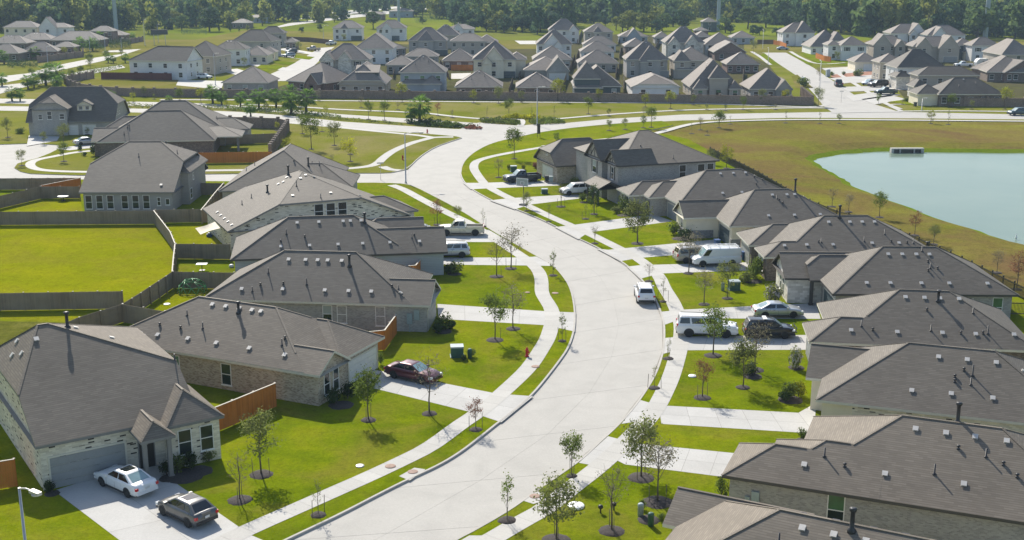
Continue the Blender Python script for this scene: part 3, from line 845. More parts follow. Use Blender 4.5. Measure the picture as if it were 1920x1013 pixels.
class House:
    def __init__(s, label, o, ang, blocks, walls, roof='roof_a', trim='trim_grey', group=None, cat='house', name='house', z=0.0):
        s.root = empty(name, (o[0], o[1], z), R(ang)); s.ang = ang
        tag(s.root, label, cat, group)
        rf, wl = MB(), MB()
        s.b = blocks
        for b in blocks: b.geo(rf, wl)
        s.wall = wl.build('wall', [M[x] for x in walls], s.root)
        s.roof = rf.build('roof', [M[roof], M[trim]], s.root)
        rc = MB(); any_r = False
        for b in blocks:                      # ridge and hip caps
            ra, rb = b.T(b.iA, b.W/2, b.e+b.rise), b.T(b.L-b.iB, b.W/2, b.e+b.rise)
            segs = [(ra, rb)] if b.L-b.iB-b.iA > .3 else []
            for c, end, q in ((b.cA, 0, ra), (b.cB, b.L, rb)):
                if c < 1:
                    for bb in (c*b.W/2, b.W-c*b.W/2): segs.append((q, b.T(end, bb, b.e+c*b.rise)))
            for p, q in segs:
                P0, P1 = Vector(p), Vector(q); n_ = 14; run = None
                for k in range(n_+1):
                    ok = False
                    if k < n_:
                        mpt = P0.lerp(P1, (k+.5)/n_)
                        zs = [o_.z(mpt.x, mpt.y) for o_ in blocks if o_ is not b]
                        ok = all(z_ is None or z_ < mpt.z-.06 for z_ in zs)
                    if ok and run is None: run = k
                    if not ok and run is not None:
                        A_, B_ = P0.lerp(P1, run/n_), P0.lerp(P1, k/n_)
                        rc.bar((A_.x, A_.y, A_.z+.004), (B_.x, B_.y, B_.z+.0), .16, .04); any_r = True; run = None
        if any_r: rc.build('ridge_cap', [M[roof]], s.roof)
    def roofz(s, u, v):
        zs = [b.z(u, v) for b in s.b]; zs = [q for q in zs if q is not None]
        return max(zs) if zs else None
    def place(s, side, off, pos):
        return {'v-': (pos, off), 'v+': (pos, off), 'u-': (off, pos), 'u+': (off, pos)}[side]
    def win(s, side, off, pos, z, wd=.95, ht=1.6, style='std', shutters=False):
        f, up, lo = win_meshes(wd, ht, style)
        x, y = s.place(side, off, pos)
        o = link('window', f, s.root, (x, y, z), SIDE[side])
        link('pane', up, o); link('pane', lo, o)
        if shutters:
            sh = cached(('shut', ht), lambda: shutter_mesh(ht))
            for k in (-1, 1): link('shutter', sh, o, (k*(wd/2+.25), 0, 0))
        return o
    def garage(s, side, off, pos, wd=4.9, ht=2.15, m='garage_grey'):
        x, y = s.place(side, off, pos)
        fr = cached(('gfr', wd, ht), lambda: gframe(wd, ht))
        o = link('garage_door', fr, s.root, (x, y, 0), SIDE[side])
        pm = cached(('gp', wd, m), lambda: gpanel(wd, m))
        for k in range(4): link('door_panel', pm, o, (0, 0, .03+k*(ht-.05)/4), None, (1, 1, (ht-.05)/2.1))
        return o
    def door(s, side, off, pos, wd=1.0, ht=2.1, m='door_dark'):
        x, y = s.place(side, off, pos)
        def mk():
            d = MB(); d.box(-wd/2, -.05, .02, wd/2, .01, ht)
            d.box(-wd/2-.08, -.03, 0, -wd/2, .01, ht+.08, 1); d.box(wd/2, -.03, 0, wd/2+.08, .01, ht+.08, 1)
            d.box(-wd/2, -.03, ht, wd/2, .01, ht+.08, 1)
            return d.mesh('door', [M[m], M['trim_grey']])
        return link('door', cached(('door', wd, ht, m), mk), s.root, (x, y, .0), SIDE[side])
    def post(s, u, v, h, r=.14, m='trim_grey'):
        def mk():
            d = MB(); d.box(-r, -r, 0, r, r, h); d.box(-r-.05, -r-.05, 0, r+.05, r+.05, .35); d.box(-r-.05, -r-.05, h-.2, r+.05, r+.05, h-.01)
            return d.mesh('porch_post', M[m])
        link('porch_post', cached(('post', h, r, m), mk), s.root, (u, v, 0))
    def slope(s, u, v):
        z = s.roofz(u, v)
        if z is None: return None, None
        e = .05
        zx, zy = s.roofz(u+e, v), s.roofz(u, v+e)
        if zx is None or zy is None: return z, Vector((0, 0, 1))
        return z, Vector((-(zx-z)/e, -(zy-z)/e, 1)).normalized()
    def vents(s, boxes=(), pipes=(), caps=(), flues=()):
        bm_, pm_, cm_, fm_ = VENT
        for (u, v) in boxes:
            z, n = s.slope(u, v)
            if z is None: continue
            yaw = math.atan2(n.y, n.x); q = n.to_track_quat('Z', 'Y')
            y = Vector((-n.x, -n.y, 0)); y = y.normalized() if y.length > .05 else Vector((0, 1, 0))
            y = (y - n*y.dot(n)).normalized(); x = y.cross(n)
            Mx = Matrix((x, y, n)).transposed().to_euler()
            link('roof_vent', bm_, s.roof, (u, v, z), tuple(Mx), .56)
        for (u, v, h) in pipes:
            z, n = s.slope(u, v)
            if z is not None: link('vent_pipe', pm_, s.roof, (u, v, z-.05), None, (1, 1, h))
        for (u, v) in caps:
            z, n = s.slope(u, v)
            if z is not None: link('roof_cap', cm_, s.roof, (u, v, z-.03))
        for (u, v, h) in flues:
            z, n = s.slope(u, v)
            if z is not None: link('flue_pipe', fm_, s.roof, (u, v, z-.1), None, (1, 1, h))

def shutter_mesh(ht):
    d = MB(); d.box(-.18, -.04, 0, .18, .01, ht)
    for k in range(5): d.box(-.14, -.05, .08+k*ht/5.2, .14, -.041, .06+(k+.8)*ht/5.2)
    return d.mesh('shutter', M['trim_dark'])
def gframe(wd, ht):
    d = MB(); d.box(-wd/2-.12, -.05, 0, -wd/2, .01, ht+.12); d.box(wd/2, -.05, 0, wd/2+.12, .01, ht+.12); d.box(-wd/2, -.05, ht, wd/2, .01, ht+.12)
    return d.mesh('garage_door', M['trim_cream'])
def gpanel(wd, m):
    d = MB(); d.box(-wd/2, -.02, 0, wd/2, .01, .505)
    n = 8
    for k in range(n): d.box(-wd/2+.06+k*(wd-.06)/n, -.032, .07, -wd/2+(k+1)*(wd-.06)/n-.02, -.021, .44)
    return d.mesh('door_panel', M[m])
def vent_proto():
    a = MB()
    a.box(-.3, -.32, 0, .3, .32, .03); a.box(-.24, -.22, .031, .24, .24, .15)
    a.face([(-.3,-.34,.19),(.3,-.34,.19),(.3,.3,.2),(-.3,.3,.2)]); a.face([(-.3,-.34,.13),(-.3,.3,.14),(.3,.3,.14),(.3,-.34,.13)][::-1])
    a.face([(-.3,-.34,.13),(.3,-.34,.13),(.3,-.34,.19),(-.3,-.34,.19)]); a.face([(-.3,.3,.14),(-.3,-.34,.13),(-.3,-.34,.19),(-.3,.3,.2)]); a.face([(.3,-.34,.13),(.3,.3,.14),(.3,.3,.2),(.3,-.34,.19)])
    a.face([(.3,.3,.14),(-.3,.3,.14),(-.3,.3,.2),(.3,.3,.2)])
    p = MB(); p.lathe([(.14, .03), (.13, .1), (.055, .16), (.05, 1.0)], 8)
    c = MB(); c.lathe([(.12, 0), (.11, .06), (.06, .08), (.06, .17), (.12, .18), (.11, .25), (.04, .28)], 10)
    f = MB(); f.lathe([(.24, .02), (.22, .14), (.12, .2), (.115, .86), (.19, .87), (.2, .97), (.08, 1.0)], 10)
    return (a.mesh('roof_vent', M['vent_metal']), p.mesh('vent_pipe', M['pipe_dark']), c.mesh('roof_cap', M['pipe_dark']), f.mesh('flue_pipe', M['pipe_dark']))
VENT = vent_proto()

def FR(px, py, z=2.9): return G(px, py, z)
def ang_of(a, b): return math.degrees(math.atan2(b.y-a.y, b.x-a.x))

GN_ = 'houses along the curving street'
# ---- left side, from the bottom of the picture up
h = House('bottom left house of pale flecked brick with grey garage and pyramid roof', (-30.8, 73.0), 33.3,
  [Blk(-.3, 0, 10.7, 18.8, 3.4, rise=5.45, cA=.43, cB=.48, iA=2.7, iB=7.6, oh=.3),
   Blk(7.9, -1.3, 12.0, 6, 3.38, rise=1.6, ax='v', cA=0, cB=1, iA=2.4, oh=.3),
   Blk(5.8, -2.5, 8.15, 2.5, 3.2, rise=.9, ax='v', cA=0, cB=1, iA=1.0, walls=False, oh=.2)], ['brick_white'], 'roof_a', 'trim_grey', GN_)
h.garage('v-', .29, 3.0, 4.9, 2.3, 'garage_grey')
h.win('v-', -1.01, 9.2, 1.0, .95, 1.85, 'std'); h.win('v-', -1.01, 10.75, 1.0, .95, 1.85, 'std')
h.door('v-', .29, 6.9, 1.0, 2.3); h.post(6.1, -2.2, 3.1); h.post(7.75, -2.2, 3.1)
h.vents([(1.0, 8.4), (2.0, 8.2), (.6, 9.8), (1.2, 10.8), (5.0, 9.5), (7.2, 8.3), (3.9, 10.6)], [(10.6, 4.6, .5)], [], [(4.4, 9.2, 1.3)])

h = House('tan brick house with front gable window beside the maroon car driveway', (-35.0, 97.4), -24.5,
  [Blk(0, 0, 20.6, 10.6, 2.9, rise=3.2, iA=6.4, iB=6.2),
   Blk(13.0, -.02, 22.0, 4.6, 2.86, rise=1.35, ax='u', cA=0, cB=1, oh=.42),
   Blk(15.0, 4.0, 21.5, 10.9, 2.84, rise=2.0, ax='u', cB=0, cA=1)], ['brick_tan', 'stucco_cream'], 'roof_a', 'trim_cream', GN_)
for u in (5.9, 7.5): h.win('v-', .45, u, .7, .95, 1.7, 'green')
h.win('v-', .45, 12.7, .55, 1.0, 1.85, 'std')
h.win('u+', 21.6, 1.6, .7, .85, 1.8, 'std'); h.win('u+', 21.6, 2.9, .7, .85, 1.8, 'std')
h.garage('u+', 21.06, 7.9, 4.4, 2.1, 'garage_white')
h.vents([(8.3, 4.7), (9.7, 4.7), (11.1, 4.7), (12.4, 4.7), (13.3, 4.7), (3.4, 1.1), (5.2, 1.2), (8.3, 1.3), (11.2, 1.3), (14.5, 1.3), (18.0, 1.2), (4.6, .5)], [(4.4, .6, .55), (6.6, 3.4, .5), (9.0, 2.4, .6), (17.2, 2.0, .6)], [(4.7, 2.1), (6.9, 2.1), (17.1, 2.6)], [(11.3, 4.3, 1.1)])

h = House('grey brick house with pale green window blinds and a row of ridge vents', (-29.6, 110.1), -5.8,
  [Blk(0, 0, 20.4, 11.6, 2.9, rise=3.55, iA=6.6, iB=6.6),
   Blk(12.0, -.02, 22.1, 6.2, 2.87, rise=1.7, ax='u', cA=0, cB=1)], ['brick_grey', 'stucco_cream'], 'roof_b', 'trim_cream', GN_)
for u in (12.1, 13.5): h.win('v-', .45, u, .75, .95, 1.75, 'blind')
h.win('v-', .45, 17.2, .6, .95, 1.9, 'green')
h.garage('u+', 21.65, 3.1, 4.4, 2.1, 'garage_grey')
h.vents([(7.3, 4.7), (9.0, 4.7), (10.2, 4.7), (11.2, 4.7), (12.6, 4.7), (3.6, 1.2), (7.6, 1.3), (11.7, 1.3), (14.0, 1.3), (16.2, 1.3), (19.0, 1.3)], [(5.7, 3.1, .55), (4.7, 1.0, .5), (9.8, 1.9, .7), (18.7, 1.9, .4)], [(5.3, 1.7), (7.5, 1.9), (18.1, 1.9)], [(13.5, 4.1, 1.3)])
ub = MB(); ub.box(-.25, -.16, .9, .25, 0, 1.9); ub.box(.45, -.16, 1.3, .95, 0, 2.3); ub.box(-.04, -.08, 0, .04, 0, .9)
ub.build('meter_box', [M['utility_grey']], h.root, (20.0, .44, 0))

h = House('grey roofed house with pale blue side wall behind the parked silver crossover', (-30.4, 125.6), 9.2,
  [Blk(0, 0, 19.5, 11.2, 2.9, rise=3.35, iA=6.2, iB=6.0),
   Blk(11.0, -.02, 23.6, 7.4, 2.87, rise=2.1, ax='u', cA=0, cB=1),
   Blk(13.0, 6.6, 21.8, 13.2, 2.85, rise=2.0, ax='u', cA=0, cB=1)], ['siding_blue', 'brick_grey'], 'roof_b', 'trim_dark', GN_)
h.win('v-', .45, 13.2, 1.4, 1.1, 1.05, 'blind'); h.garage('u+', 23.15, 3.6, 4.4, 2.1, 'garage_grey')
h.vents([(7.2, 4.7), (9.6, 4.7), (13.1, 4.7), (12.3, 4.7), (14.3, 4.7), (5.4, 1.5), (8.5, 1.5), (11.6, 1.5), (14.3, 1.5), (17.3, 1.5), (20.6, 1.6)], [(6.0, 3.2, .6), (19.8, 2.2, .5)], [(8.0, 2.7), (5.4, 2.2), (20.1, 2.5)], [(14.7, 4.4, 1.3)])

h = House('house with wide flecked brick side gable under a broad clipped grey roof', (-33.9, 139.6), 25.0,
  [Blk(0, 0, 23.2, 15, 2.9, rise=5.0, ax='v', cA=.55, cB=.5, iA=8.4, iB=5.0),
   Blk(18.0, 2.5, 25.2, 9.5, 2.85, rise=1.6, ax='u', cA=1, cB=0)], ['brick_white'], 'roof_b', 'trim_grey', GN_)
for u in (11.4, 12.9, 14.4): h.win('v-', .44, u, 3.3, 1.15, 1.9, 'std')
h.vents([(10.9, 6.6), (11.8, 7.4), (12.7, 6.7), (8.6, 2.0), (13.4, 1.9), (17.2, 2.0), (.9, 1.5), (.9, 3.6), (.9, 5.7), (.9, 7.8), (.9, 9.9), (8.5, 8.4), (9.1, 8.2), (9.9, 9.4)], [(9.8, 4.5, .8), (11.8, .8, .6), (5.0, 8.6, .6), (3.6, 7.8, .6)], [], [(6.8, 7.4, 1.1), (10.3, 10.2, 1.4)])

h = House('grey hip roofed house beside the leaning fence, its eave over a green screened window', (-41.2, 165.8), 1.0,
  [Blk(0, 0, 16, 20, 2.9, rise=4.5, ax='v', iA=8.0, iB=5.5), Blk(11, 3, 18.5, 13, 2.87, rise=2.6, ax='u', cA=1, cB=0)], ['brick_grey'], 'roof_b', 'trim_grey', GN_)
h.win('v-', .45, 3.6, .8, 1.6, 1.7, 'blind')
h.vents([], [(2.2, 9.2, .6), (3.2, 10.6, .6), (12.0, 8.6, .6), (13.2, 7.6, .6)], [(9.8, 5.8), (11.6, 7.0)], [(11.8, 6.2, 1.5)])

h = House('tall grey house with six rear windows in a row and a covered patio', (-60.2, 164.1), 1.0,
  [Blk(0, 0, 13.2, 21, 3.0, rise=5.6, ax='u', cA=.55, cB=.6, iA=4.4, iB=4.2),
   Blk(7.6, 5.2, 14.3, 16.5, 4.9, rise=2.2, ax='v', cA=0, cB=.5)], ['siding_grey'], 'roof_b', 'trim_grey', GN_)
for u in (1.15, 2.65, 4.15, 6.15, 7.65, 9.15): h.win('v-', .45, u, .55, .95, 1.95, 'std')
h.win('v-', .44, 10.9, 1.0, .5, 1.2, 'std'); h.win('v-', .44, 12.1, 1.1, .6, .9, 'fixed')
h.win('u+', 13.86, 8.5, 3.3, .6, 1.0, 'std'); h.win('u+', 13.86, 6.8, .8, 1.1, 1.5, 'std')
h.vents([(11.1, 1.4)], [(6.6, 7.2, .6), (11.8, 8.5, .6)], [(9.6, 11.0), (10.8, 12.6)])

h = House('dark hip roofed house by the turning circle, brown brick with a corner patio post', (-73.8, 211.9), 8.0,
  [Blk(0, 0, 20.6, 15, 3.0, rise=4.6, ax='u', iA=8.0, iB=6.6), Blk(-1.2, 1.5, 8, 9, 2.9, rise=2.0, ax='u', cA=1, cB=0),
   Blk(17.0, 4.5, 25.0, 12.5, 2.95, rise=1.5, ax='u', cA=1, cB=0, oh=.5, walls=False)], ['brick_dark', 'stucco_cream'], 'roof_b', 'trim_cream', GN_)
h.post(24.2, 5.2, 2.8, .2, 'trim_grey'); h.garage('u-', -.75, 5.2, 4.4, 2.1, 'garage_white')
h.vents([], [(5.0, 3.4, .7), (4.6, 1.8, .6)], [(5.2, 3.9)])
h = House('dark hip roofed house farther back, between the turning circle house and the palms', (-77, 224.5), 6.0,
  [Blk(2, 0, 23, 16, 3.0, rise=5.0, ax='u', iA=8.0, iB=8.5), Blk(-1, 2, 9, 10, 2.9, rise=2.4, ax='u', cA=0, cB=1), Blk(18, 3, 27, 10, 2.9, rise=1.8, ax='u', cA=1, cB=0)], ['brick_grey'], 'roof_b', 'trim_grey', GN_)
h.win('u-', -.55, 6.0, .9, 1.2, 1.4); h.vents([], [(20.5, 6.0, .7)], [])

h = House('two storey brown house with double garage and roof dormer facing the turning circle', (-97.5, 240.3), 6.0,
  [Blk(0, 0, 17.5, 15, 2.9, rise=6.2, ax='u', cA=.5, cB=.5, iA=3.5, iB=3.7),
   Blk(1.0, -.6, 8.6, 7, 5.5, rise=2.3, ax='v', cA=.55, cB=1, iA=1.8, wm=0),
   Blk(9.4, 2.0, 12.8, 7.5, 6.0, rise=.9, ax='v', cA=.99, cB=1, iA=.1, wm=1, z0=4.2, oh=.3)], ['brick_grey', 'stucco_cream'], 'roof_b', 'trim_grey', GN_)
h.garage('v-', .45, 8.7, 2.5, 2.1, 'garage_white'); h.garage('v-', .45, 12.2, 2.5, 2.1, 'garage_white')
h.win('v-', -.15, 3.0, 3.4, .8, 1.0); h.win('v-', -.15, 4.8, 3.4, .9, 1.6); h.win('v-', -.15, 7.2, 3.4, 1.0, 1.1)
h.win('v-', 2.29, 10.4, 4.95, .8, .75); h.win('v-', 2.29, 11.7, 4.95, .8, .75)
for v in (3.5, 5.0, 6.5): h.win('u+', 17.05, v, 3.6, .6, 1.2)
h.win('u+', 17.05, 6.3, .9, .8, 1.6); h.door('v-', .45, 4.8)

# ---- right side, from the bottom of the picture up
h = House('bottom right corner house, only its grey roof with flue and vents in frame', (8.6, 62.8), -27,
  [Blk(.8, -8.2, 22, 4.4, 2.9, p=.52), Blk(0, 0, 8, 5, 2.91, p=.5, ax='u', cA=1, cB=1)], ['stucco_cream', 'brick_tan'], 'roof_a', 'trim_cream', GN_)
h.vents([(8.5, -2.7), (10.1, -2.7), (11.7, -2.7), (13.0, -2.7), (8.2, -1.2), (9.9, -1.2), (11.8, -1.2), (13.4, -1.2)], [(7.6, -3.8, .65), (9.4, -4.6, .5)], [(7.0, -4.4)], [(10.9, -2.3, 1.4)])

h = House('large grey brick house in the lower right with one green blind window', (13.1, 69.5), -21.8,
  [Blk(3.9, 0, 22.2, 12.4, 2.9, p=.52),
   Blk(0, .01, 9.5, 5.6, 2.912, p=.52, ax='u', cB=1),
   Blk(2.2, .02, 10, 7.2, 2.906, p=.52, ax='u', cB=1)], ['brick_grey'], 'roof_a', 'trim_dark', GN_)
h.win('v-', .45, 7.0, .55, 1.05, 2.05, 'green')
h.garage('u-', 4.35, 9.6, 4.4, 2.1, 'garage_grey')
ub = MB(); ub.box(-.28, -.14, 1.0, .02, 0, 1.6); ub.box(.12, -.16, 1.05, .6, 0, 2.0)
ub.build('meter_box', [M['utility_grey']], h.root, (1.75, .44, 0))
h.vents([(11.0, 5.3), (12.8, 5.3), (14.5, 5.3), (16.3, 5.3), (4.8, 1.6), (9.6, 1.8), (14.1, 1.9), (18.2, 2.0), (21.6, 2.1), (19.2, 5.3)], [(5.9, 2.4, .65), (12.4, 2.3, .7), (17.8, 1.9, .6), (15.2, 4.0, .6)], [(7.2, 1.9), (16.2, 3.6), (13.6, 4.3), (17.0, 2.9)], [(13.4, 6.5, 1.5)])

h = House('house with cream front walls and mottled brick side, second roof up from the lower right', (22.0, 83.0), -19.0,
  [Blk(.3, 0, 18.6, 12.2, 2.9, p=.52),
   Blk(-.9, 4.8, 8, 11.4, 2.87, rise=1.75, ax='u', cA=.995, iA=.1, cB=1, wm=1)], ['brick_white', 'stucco_cream'], 'roof_b', 'trim_cream', GN_)
h.win('v-', .45, 15.6, .7, 1.1, 1.6, 'green'); h.garage('u-', .75, 2.9, 4.2, 2.1, 'garage_white')
cq = MB(); cq.box(.74, .442, 0, 2.9, .449, 2.7); cq.build('front_return', [M['stucco_cream']], h.root)
h.vents([(8.6, 5.0), (10.6, 5.0), (12.6, 5.0), (14.5, 5.0), (6.9, 1.7), (9.6, 1.8), (12.4, 1.8), (15.3, 1.9), (18.2, 1.9), (17.2, 5.2)], [(11.0, 3.6, .9), (10.9, 2.8, .6)], [(10.4, 4.0), (9.8, 3.3), (9.8, 2.9)])

h = House('house behind the black patrol car, brown side wall under a long vented grey roof', (25.1, 96.7), -7.6,
  [Blk(2.0, 0, 18.6, 12.4, 2.9, p=.52),
   Blk(0, .01, 8, 5.7, 2.91, p=.52, ax='u', cB=1)], ['brick_dark', 'stucco_cream'], 'roof_b', 'trim_cream', GN_)
h.win('v-', .45, 10.5, 1.1, 1.2, 1.3); h.win('v-', .45, 12.2, 1.1, 1.2, 1.3); h.garage('u-', .45, 3.0, 4.4, 2.1, 'garage_grey')
h.vents([(8.6, 5.3), (10.2, 5.3), (11.5, 5.3), (13.1, 5.3), (3.6, 1.4), (7.4, 1.4), (11.1, 1.5), (13.8, 1.5), (16.9, 1.6)], [(4.5, 1.9, .6), (10.2, 1.7, .6), (14.8, 1.6, .8), (14.0, 3.8, .6)], [(5.4, 1.5), (12.6, 1.5), (14.4, 1.6), (10.2, 3.9)], [(11.3, 5.0, 1.1)])

h = House('house with white side gable and front porch post beside the silver sedan driveway', (28.1, 111.9), -1.2,
  [Blk(2.9, 0, 20.8, 12.6, 2.9, p=.52),
   Blk(-.5, 6.0, 10, 13.0, 2.87, rise=1.9, ax='u', cA=1, cB=1, wm=1),
   Blk(1.9, 5.2, 11, 11.6, 2.86, rise=1.9, ax='u', cA=.6, iA=1.5, cB=1, walls=False)], ['brick_grey', 'stone_white'], 'roof_b', 'trim_dark', GN_)
h.post(2.2, 5.7, 2.8, .16, 'trim_dark'); h.win('u-', -.05, 8.6, .7, .7, 1.8); h.win('u-', -.05, 10.0, .7, .7, 1.8)
h.win('v-', .45, 16.2, 1.2, .9, 1.2, 'green'); h.win('v-', .45, 19.0, .5, 1.0, 2.0, 'green'); h.garage('u-', 3.35, 2.9, 4.4, 2.1, 'garage_dark')
h.vents([(9.5, 5.2), (10.9, 5.2), (12.3, 5.2), (13.6, 5.2), (6.5, 1.4), (8.8, 1.4), (11.8, 1.4), (14.5, 1.4), (18.2, 1.4)], [(13.2, 3.4, .6), (13.0, 5.7, .6)], [(13.2, 4.2), (12.9, 3.0), (13.9, 3.3)])

h = House('house behind the white van, brown brick corner and long dark grey roof with flue', (27.4, 126.7), 1.5,
  [Blk(1.7, 0, 19.5, 12.8, 2.9, p=.51),
   Blk(-.4, 5.8, 9, 12.7, 2.87, p=.5, ax='u', cB=1),
   Blk(0, .01, 8, 4.8, 2.91, p=.51, ax='u', cB=1)], ['brick_dark', 'stucco_cream'], 'roof_b', 'trim_cream', GN_)
h.win('u-', .45, 2.5, .8, .9, 1.6, 'blind'); h.win('u-', .45, 3.9, .8, .9, 1.6, 'blind'); h.garage('u-', .04, 9.3, 4.2, 2.1, 'garage_grey')
h.vents([(8.4, 5.3), (10.8, 5.3), (12.2, 5.3), (13.6, 5.3), (2.6, 1.7), (5.1, 1.8), (8.0, 1.8), (12.4, 2.0), (15.4, 2.0)], [(6.8, 2.2, .5), (11.6, 2.3, .6), (14.2, 3.4, .6), (17.0, 2.0, .6)], [(6.5, 2.2), (14.6, 2.2), (16.3, 2.0)], [(9.8, 6.0, 1.6), (18.6, 2.1, .8)])

h = House('house with an open garage and blue bin, cream front with dark brick base', (26.4, 142.4), 7.0,
  [Blk(0, 0, 15.6, 12.6, 2.9, rise=3.3, iA=5.0, iB=6.2),
   Blk(-4.2, 5.6, 9, 11.2, 2.87, rise=1.7, ax='u', cA=1, cB=1, wm=1)], ['brick_dark', 'stucco_cream'], 'roof_b', 'trim_cream', GN_)
h.win('u-', -3.75, 8.0, .6, .8, 1.8); h.garage('u-', .43, 3.3, 4.4, 2.1, 'garage_dark')
cq = MB(); cq.box(.437, .44, 1.15, .444, 5.9, 2.75); cq.box(.437, .437, 1.15, 3.2, .443, 2.75); cq.build('front_panel', [M['stucco_cream']], h.root)
bw = MB()
for (u0, v0, u1, v1) in ((-3.83, 6.0, -3.76, 10.7), (-3.83, 5.96, -.2, 6.03), (.38, .4, .43, .95), (.38, .4, 3.2, .436)): bw.box(u0, v0, 0, u1, v1, 1.15)
bw.build('brick_base', [M['brick_slate']], h.root)
h.vents([(7.0, 5.2), (8.9, 5.2), (9.9, 5.2), (11.2, 5.2), (5.4, 1.6), (8.7, 1.6), (12.0, 1.6), (15.1, 1.6)], [(7.4, 4.6, .5)], [(7.6, 4.2), (7.9, 3.7)], [(10.2, 5.9, 1.9)])

h = House('house with stepped front hip roofs between the half timbered house and the open garage', (22.6, 156.5), 13.5,
  [Blk(-.5, 0, 17.2, 12.6, 2.9, p=.52),
   Blk(-4.9, 7.4, 8, 13.0, 2.86, p=.5, ax='u', cB=1),
   Blk(-2.8, 5.2, 8, 11.5, 2.87, p=.5, ax='u', cB=1)], ['brick_grey'], 'roof_b', 'trim_cream', GN_)
h.win('u-', -4.46, 9.3, .7, .9, 1.7); h.win('u-', -4.46, 11.2, .7, .9, 1.7); h.garage('u-', -.06, 2.9, 4.2, 2.1, 'garage_grey'); h.door('u-', -2.36, 6.5)
h.vents([(7.6, 5.4), (9.5, 5.4), (11.3, 5.4), (12.8, 5.4), (13.9, 5.4), (6.4, 1.6), (9.2, 1.6), (12.0, 1.6)], [], [(12.2, 4.4), (13.2, 3.8), (11.9, 3.0)])

h = House('two storey half timbered gable house of brown brick with a lean to porch', (15.4, 169.9), 18.5,
  [Blk(0, 0, 16.0, 18.5, 5.75, rise=3.6, ax='u', iA=7.1, iB=7.5),
   Blk(-.9, 5.0, 8, 11.5, 5.8, rise=2.6, ax='u', cA=1, cB=1),
   Blk(-.5, .05, 6, 4.7, 5.78, rise=1.9, ax='u', cA=1, cB=1),
   Blk(-3.0, 18.0, 10, 28.5, 3.0, rise=3.5, ax='u', cA=.5, cB=0, iA=3.0, wm=1),
   Blk(-3.3, -.2, .5, 5.4, 2.65, rise=.9, ax='v', cA=1, cB=1, walls=False, oh=.3)], ['brick_grey', 'brick_tan'], 'roof_b', 'trim_dark', GN_)
for v in (.6, 2.6, 4.6): h.post(-3.0, v, 2.6, .1, 'trim_dark')
tb = MB()
def timber(u, vc, hw, z0, zt):
    tb.box(u-.05, vc-hw, z0, u-.005, vc+hw, z0+.16)
    for k in (-.55, 0, .55):
        x = vc+k*hw; top = z0+.1+(zt-z0)*(1-abs(k))
        tb.box(u-.055, x-.09, z0+.16, u-.006, x+.09, top-.15)
    tb.bar((u-.03, vc-hw*.55, z0+.2), (u-.03, vc, zt-.6), .14, .04); tb.bar((u-.03, vc+hw*.55, z0+.2), (u-.03, vc, zt-.6), .14, .04)
timber(-.455, 8.25, 2.6, 5.8, 7.95); timber(-.055, 2.37, 1.75, 5.78, 7.25)
tb.build('gable_timber', [M['trim_dark']], h.root)
gp = MB()
for u, vc, hw, z0, zt in ((-.456, 8.25, 2.6, 5.8, 7.95), (-.056, 2.37, 1.75, 5.78, 7.25)):
    gp.face([(u, vc+hw, z0), (u, vc-hw, z0), (u, vc, zt)])
gp.build('gable_panel', [M['siding_tan']], h.root)
h.win('u-', -.46, 8.25, 3.5, 1.4, 1.9, 'blind', True); h.win('u-', -.06, 2.37, 3.4, .9, 1.9, 'std', True)
h.win('u-', .44, 3.9, .6, 1.1, 1.9, 'grid'); h.win('u-', -.46, 8.25, .6, 1.3, 1.7, 'std'); h.door('u-', .44, 1.6)
h.win('v-', .44, 10.2, 3.2, 1.1, 2.1, 'std'); h.win('v-', .44, 13.2, 3.1, 1.2, 2.2, 'std'); h.win('v-', .44, 14.7, 3.1, 1.1, 2.2, 'std')
h.garage('u-', -2.56, 22.8, 4.6, 2.2, 'garage_white'); h.win('u-', -2.56, 23.2, 4.0, .7, .9, 'std')
h.vents([], [(9.0, 1.2, .6)], [(5.4, 4.8)])
# ------------------------------------------------------------------ the estate beyond the boulevard
def proj(p):
    zz = p[2]-CAM_H
    d = p[1]*_c - zz*_s; up = p[1]*_s + zz*_c
    return 960 + CAM_F*p[0]/d, 506.5 - CAM_F*up/d

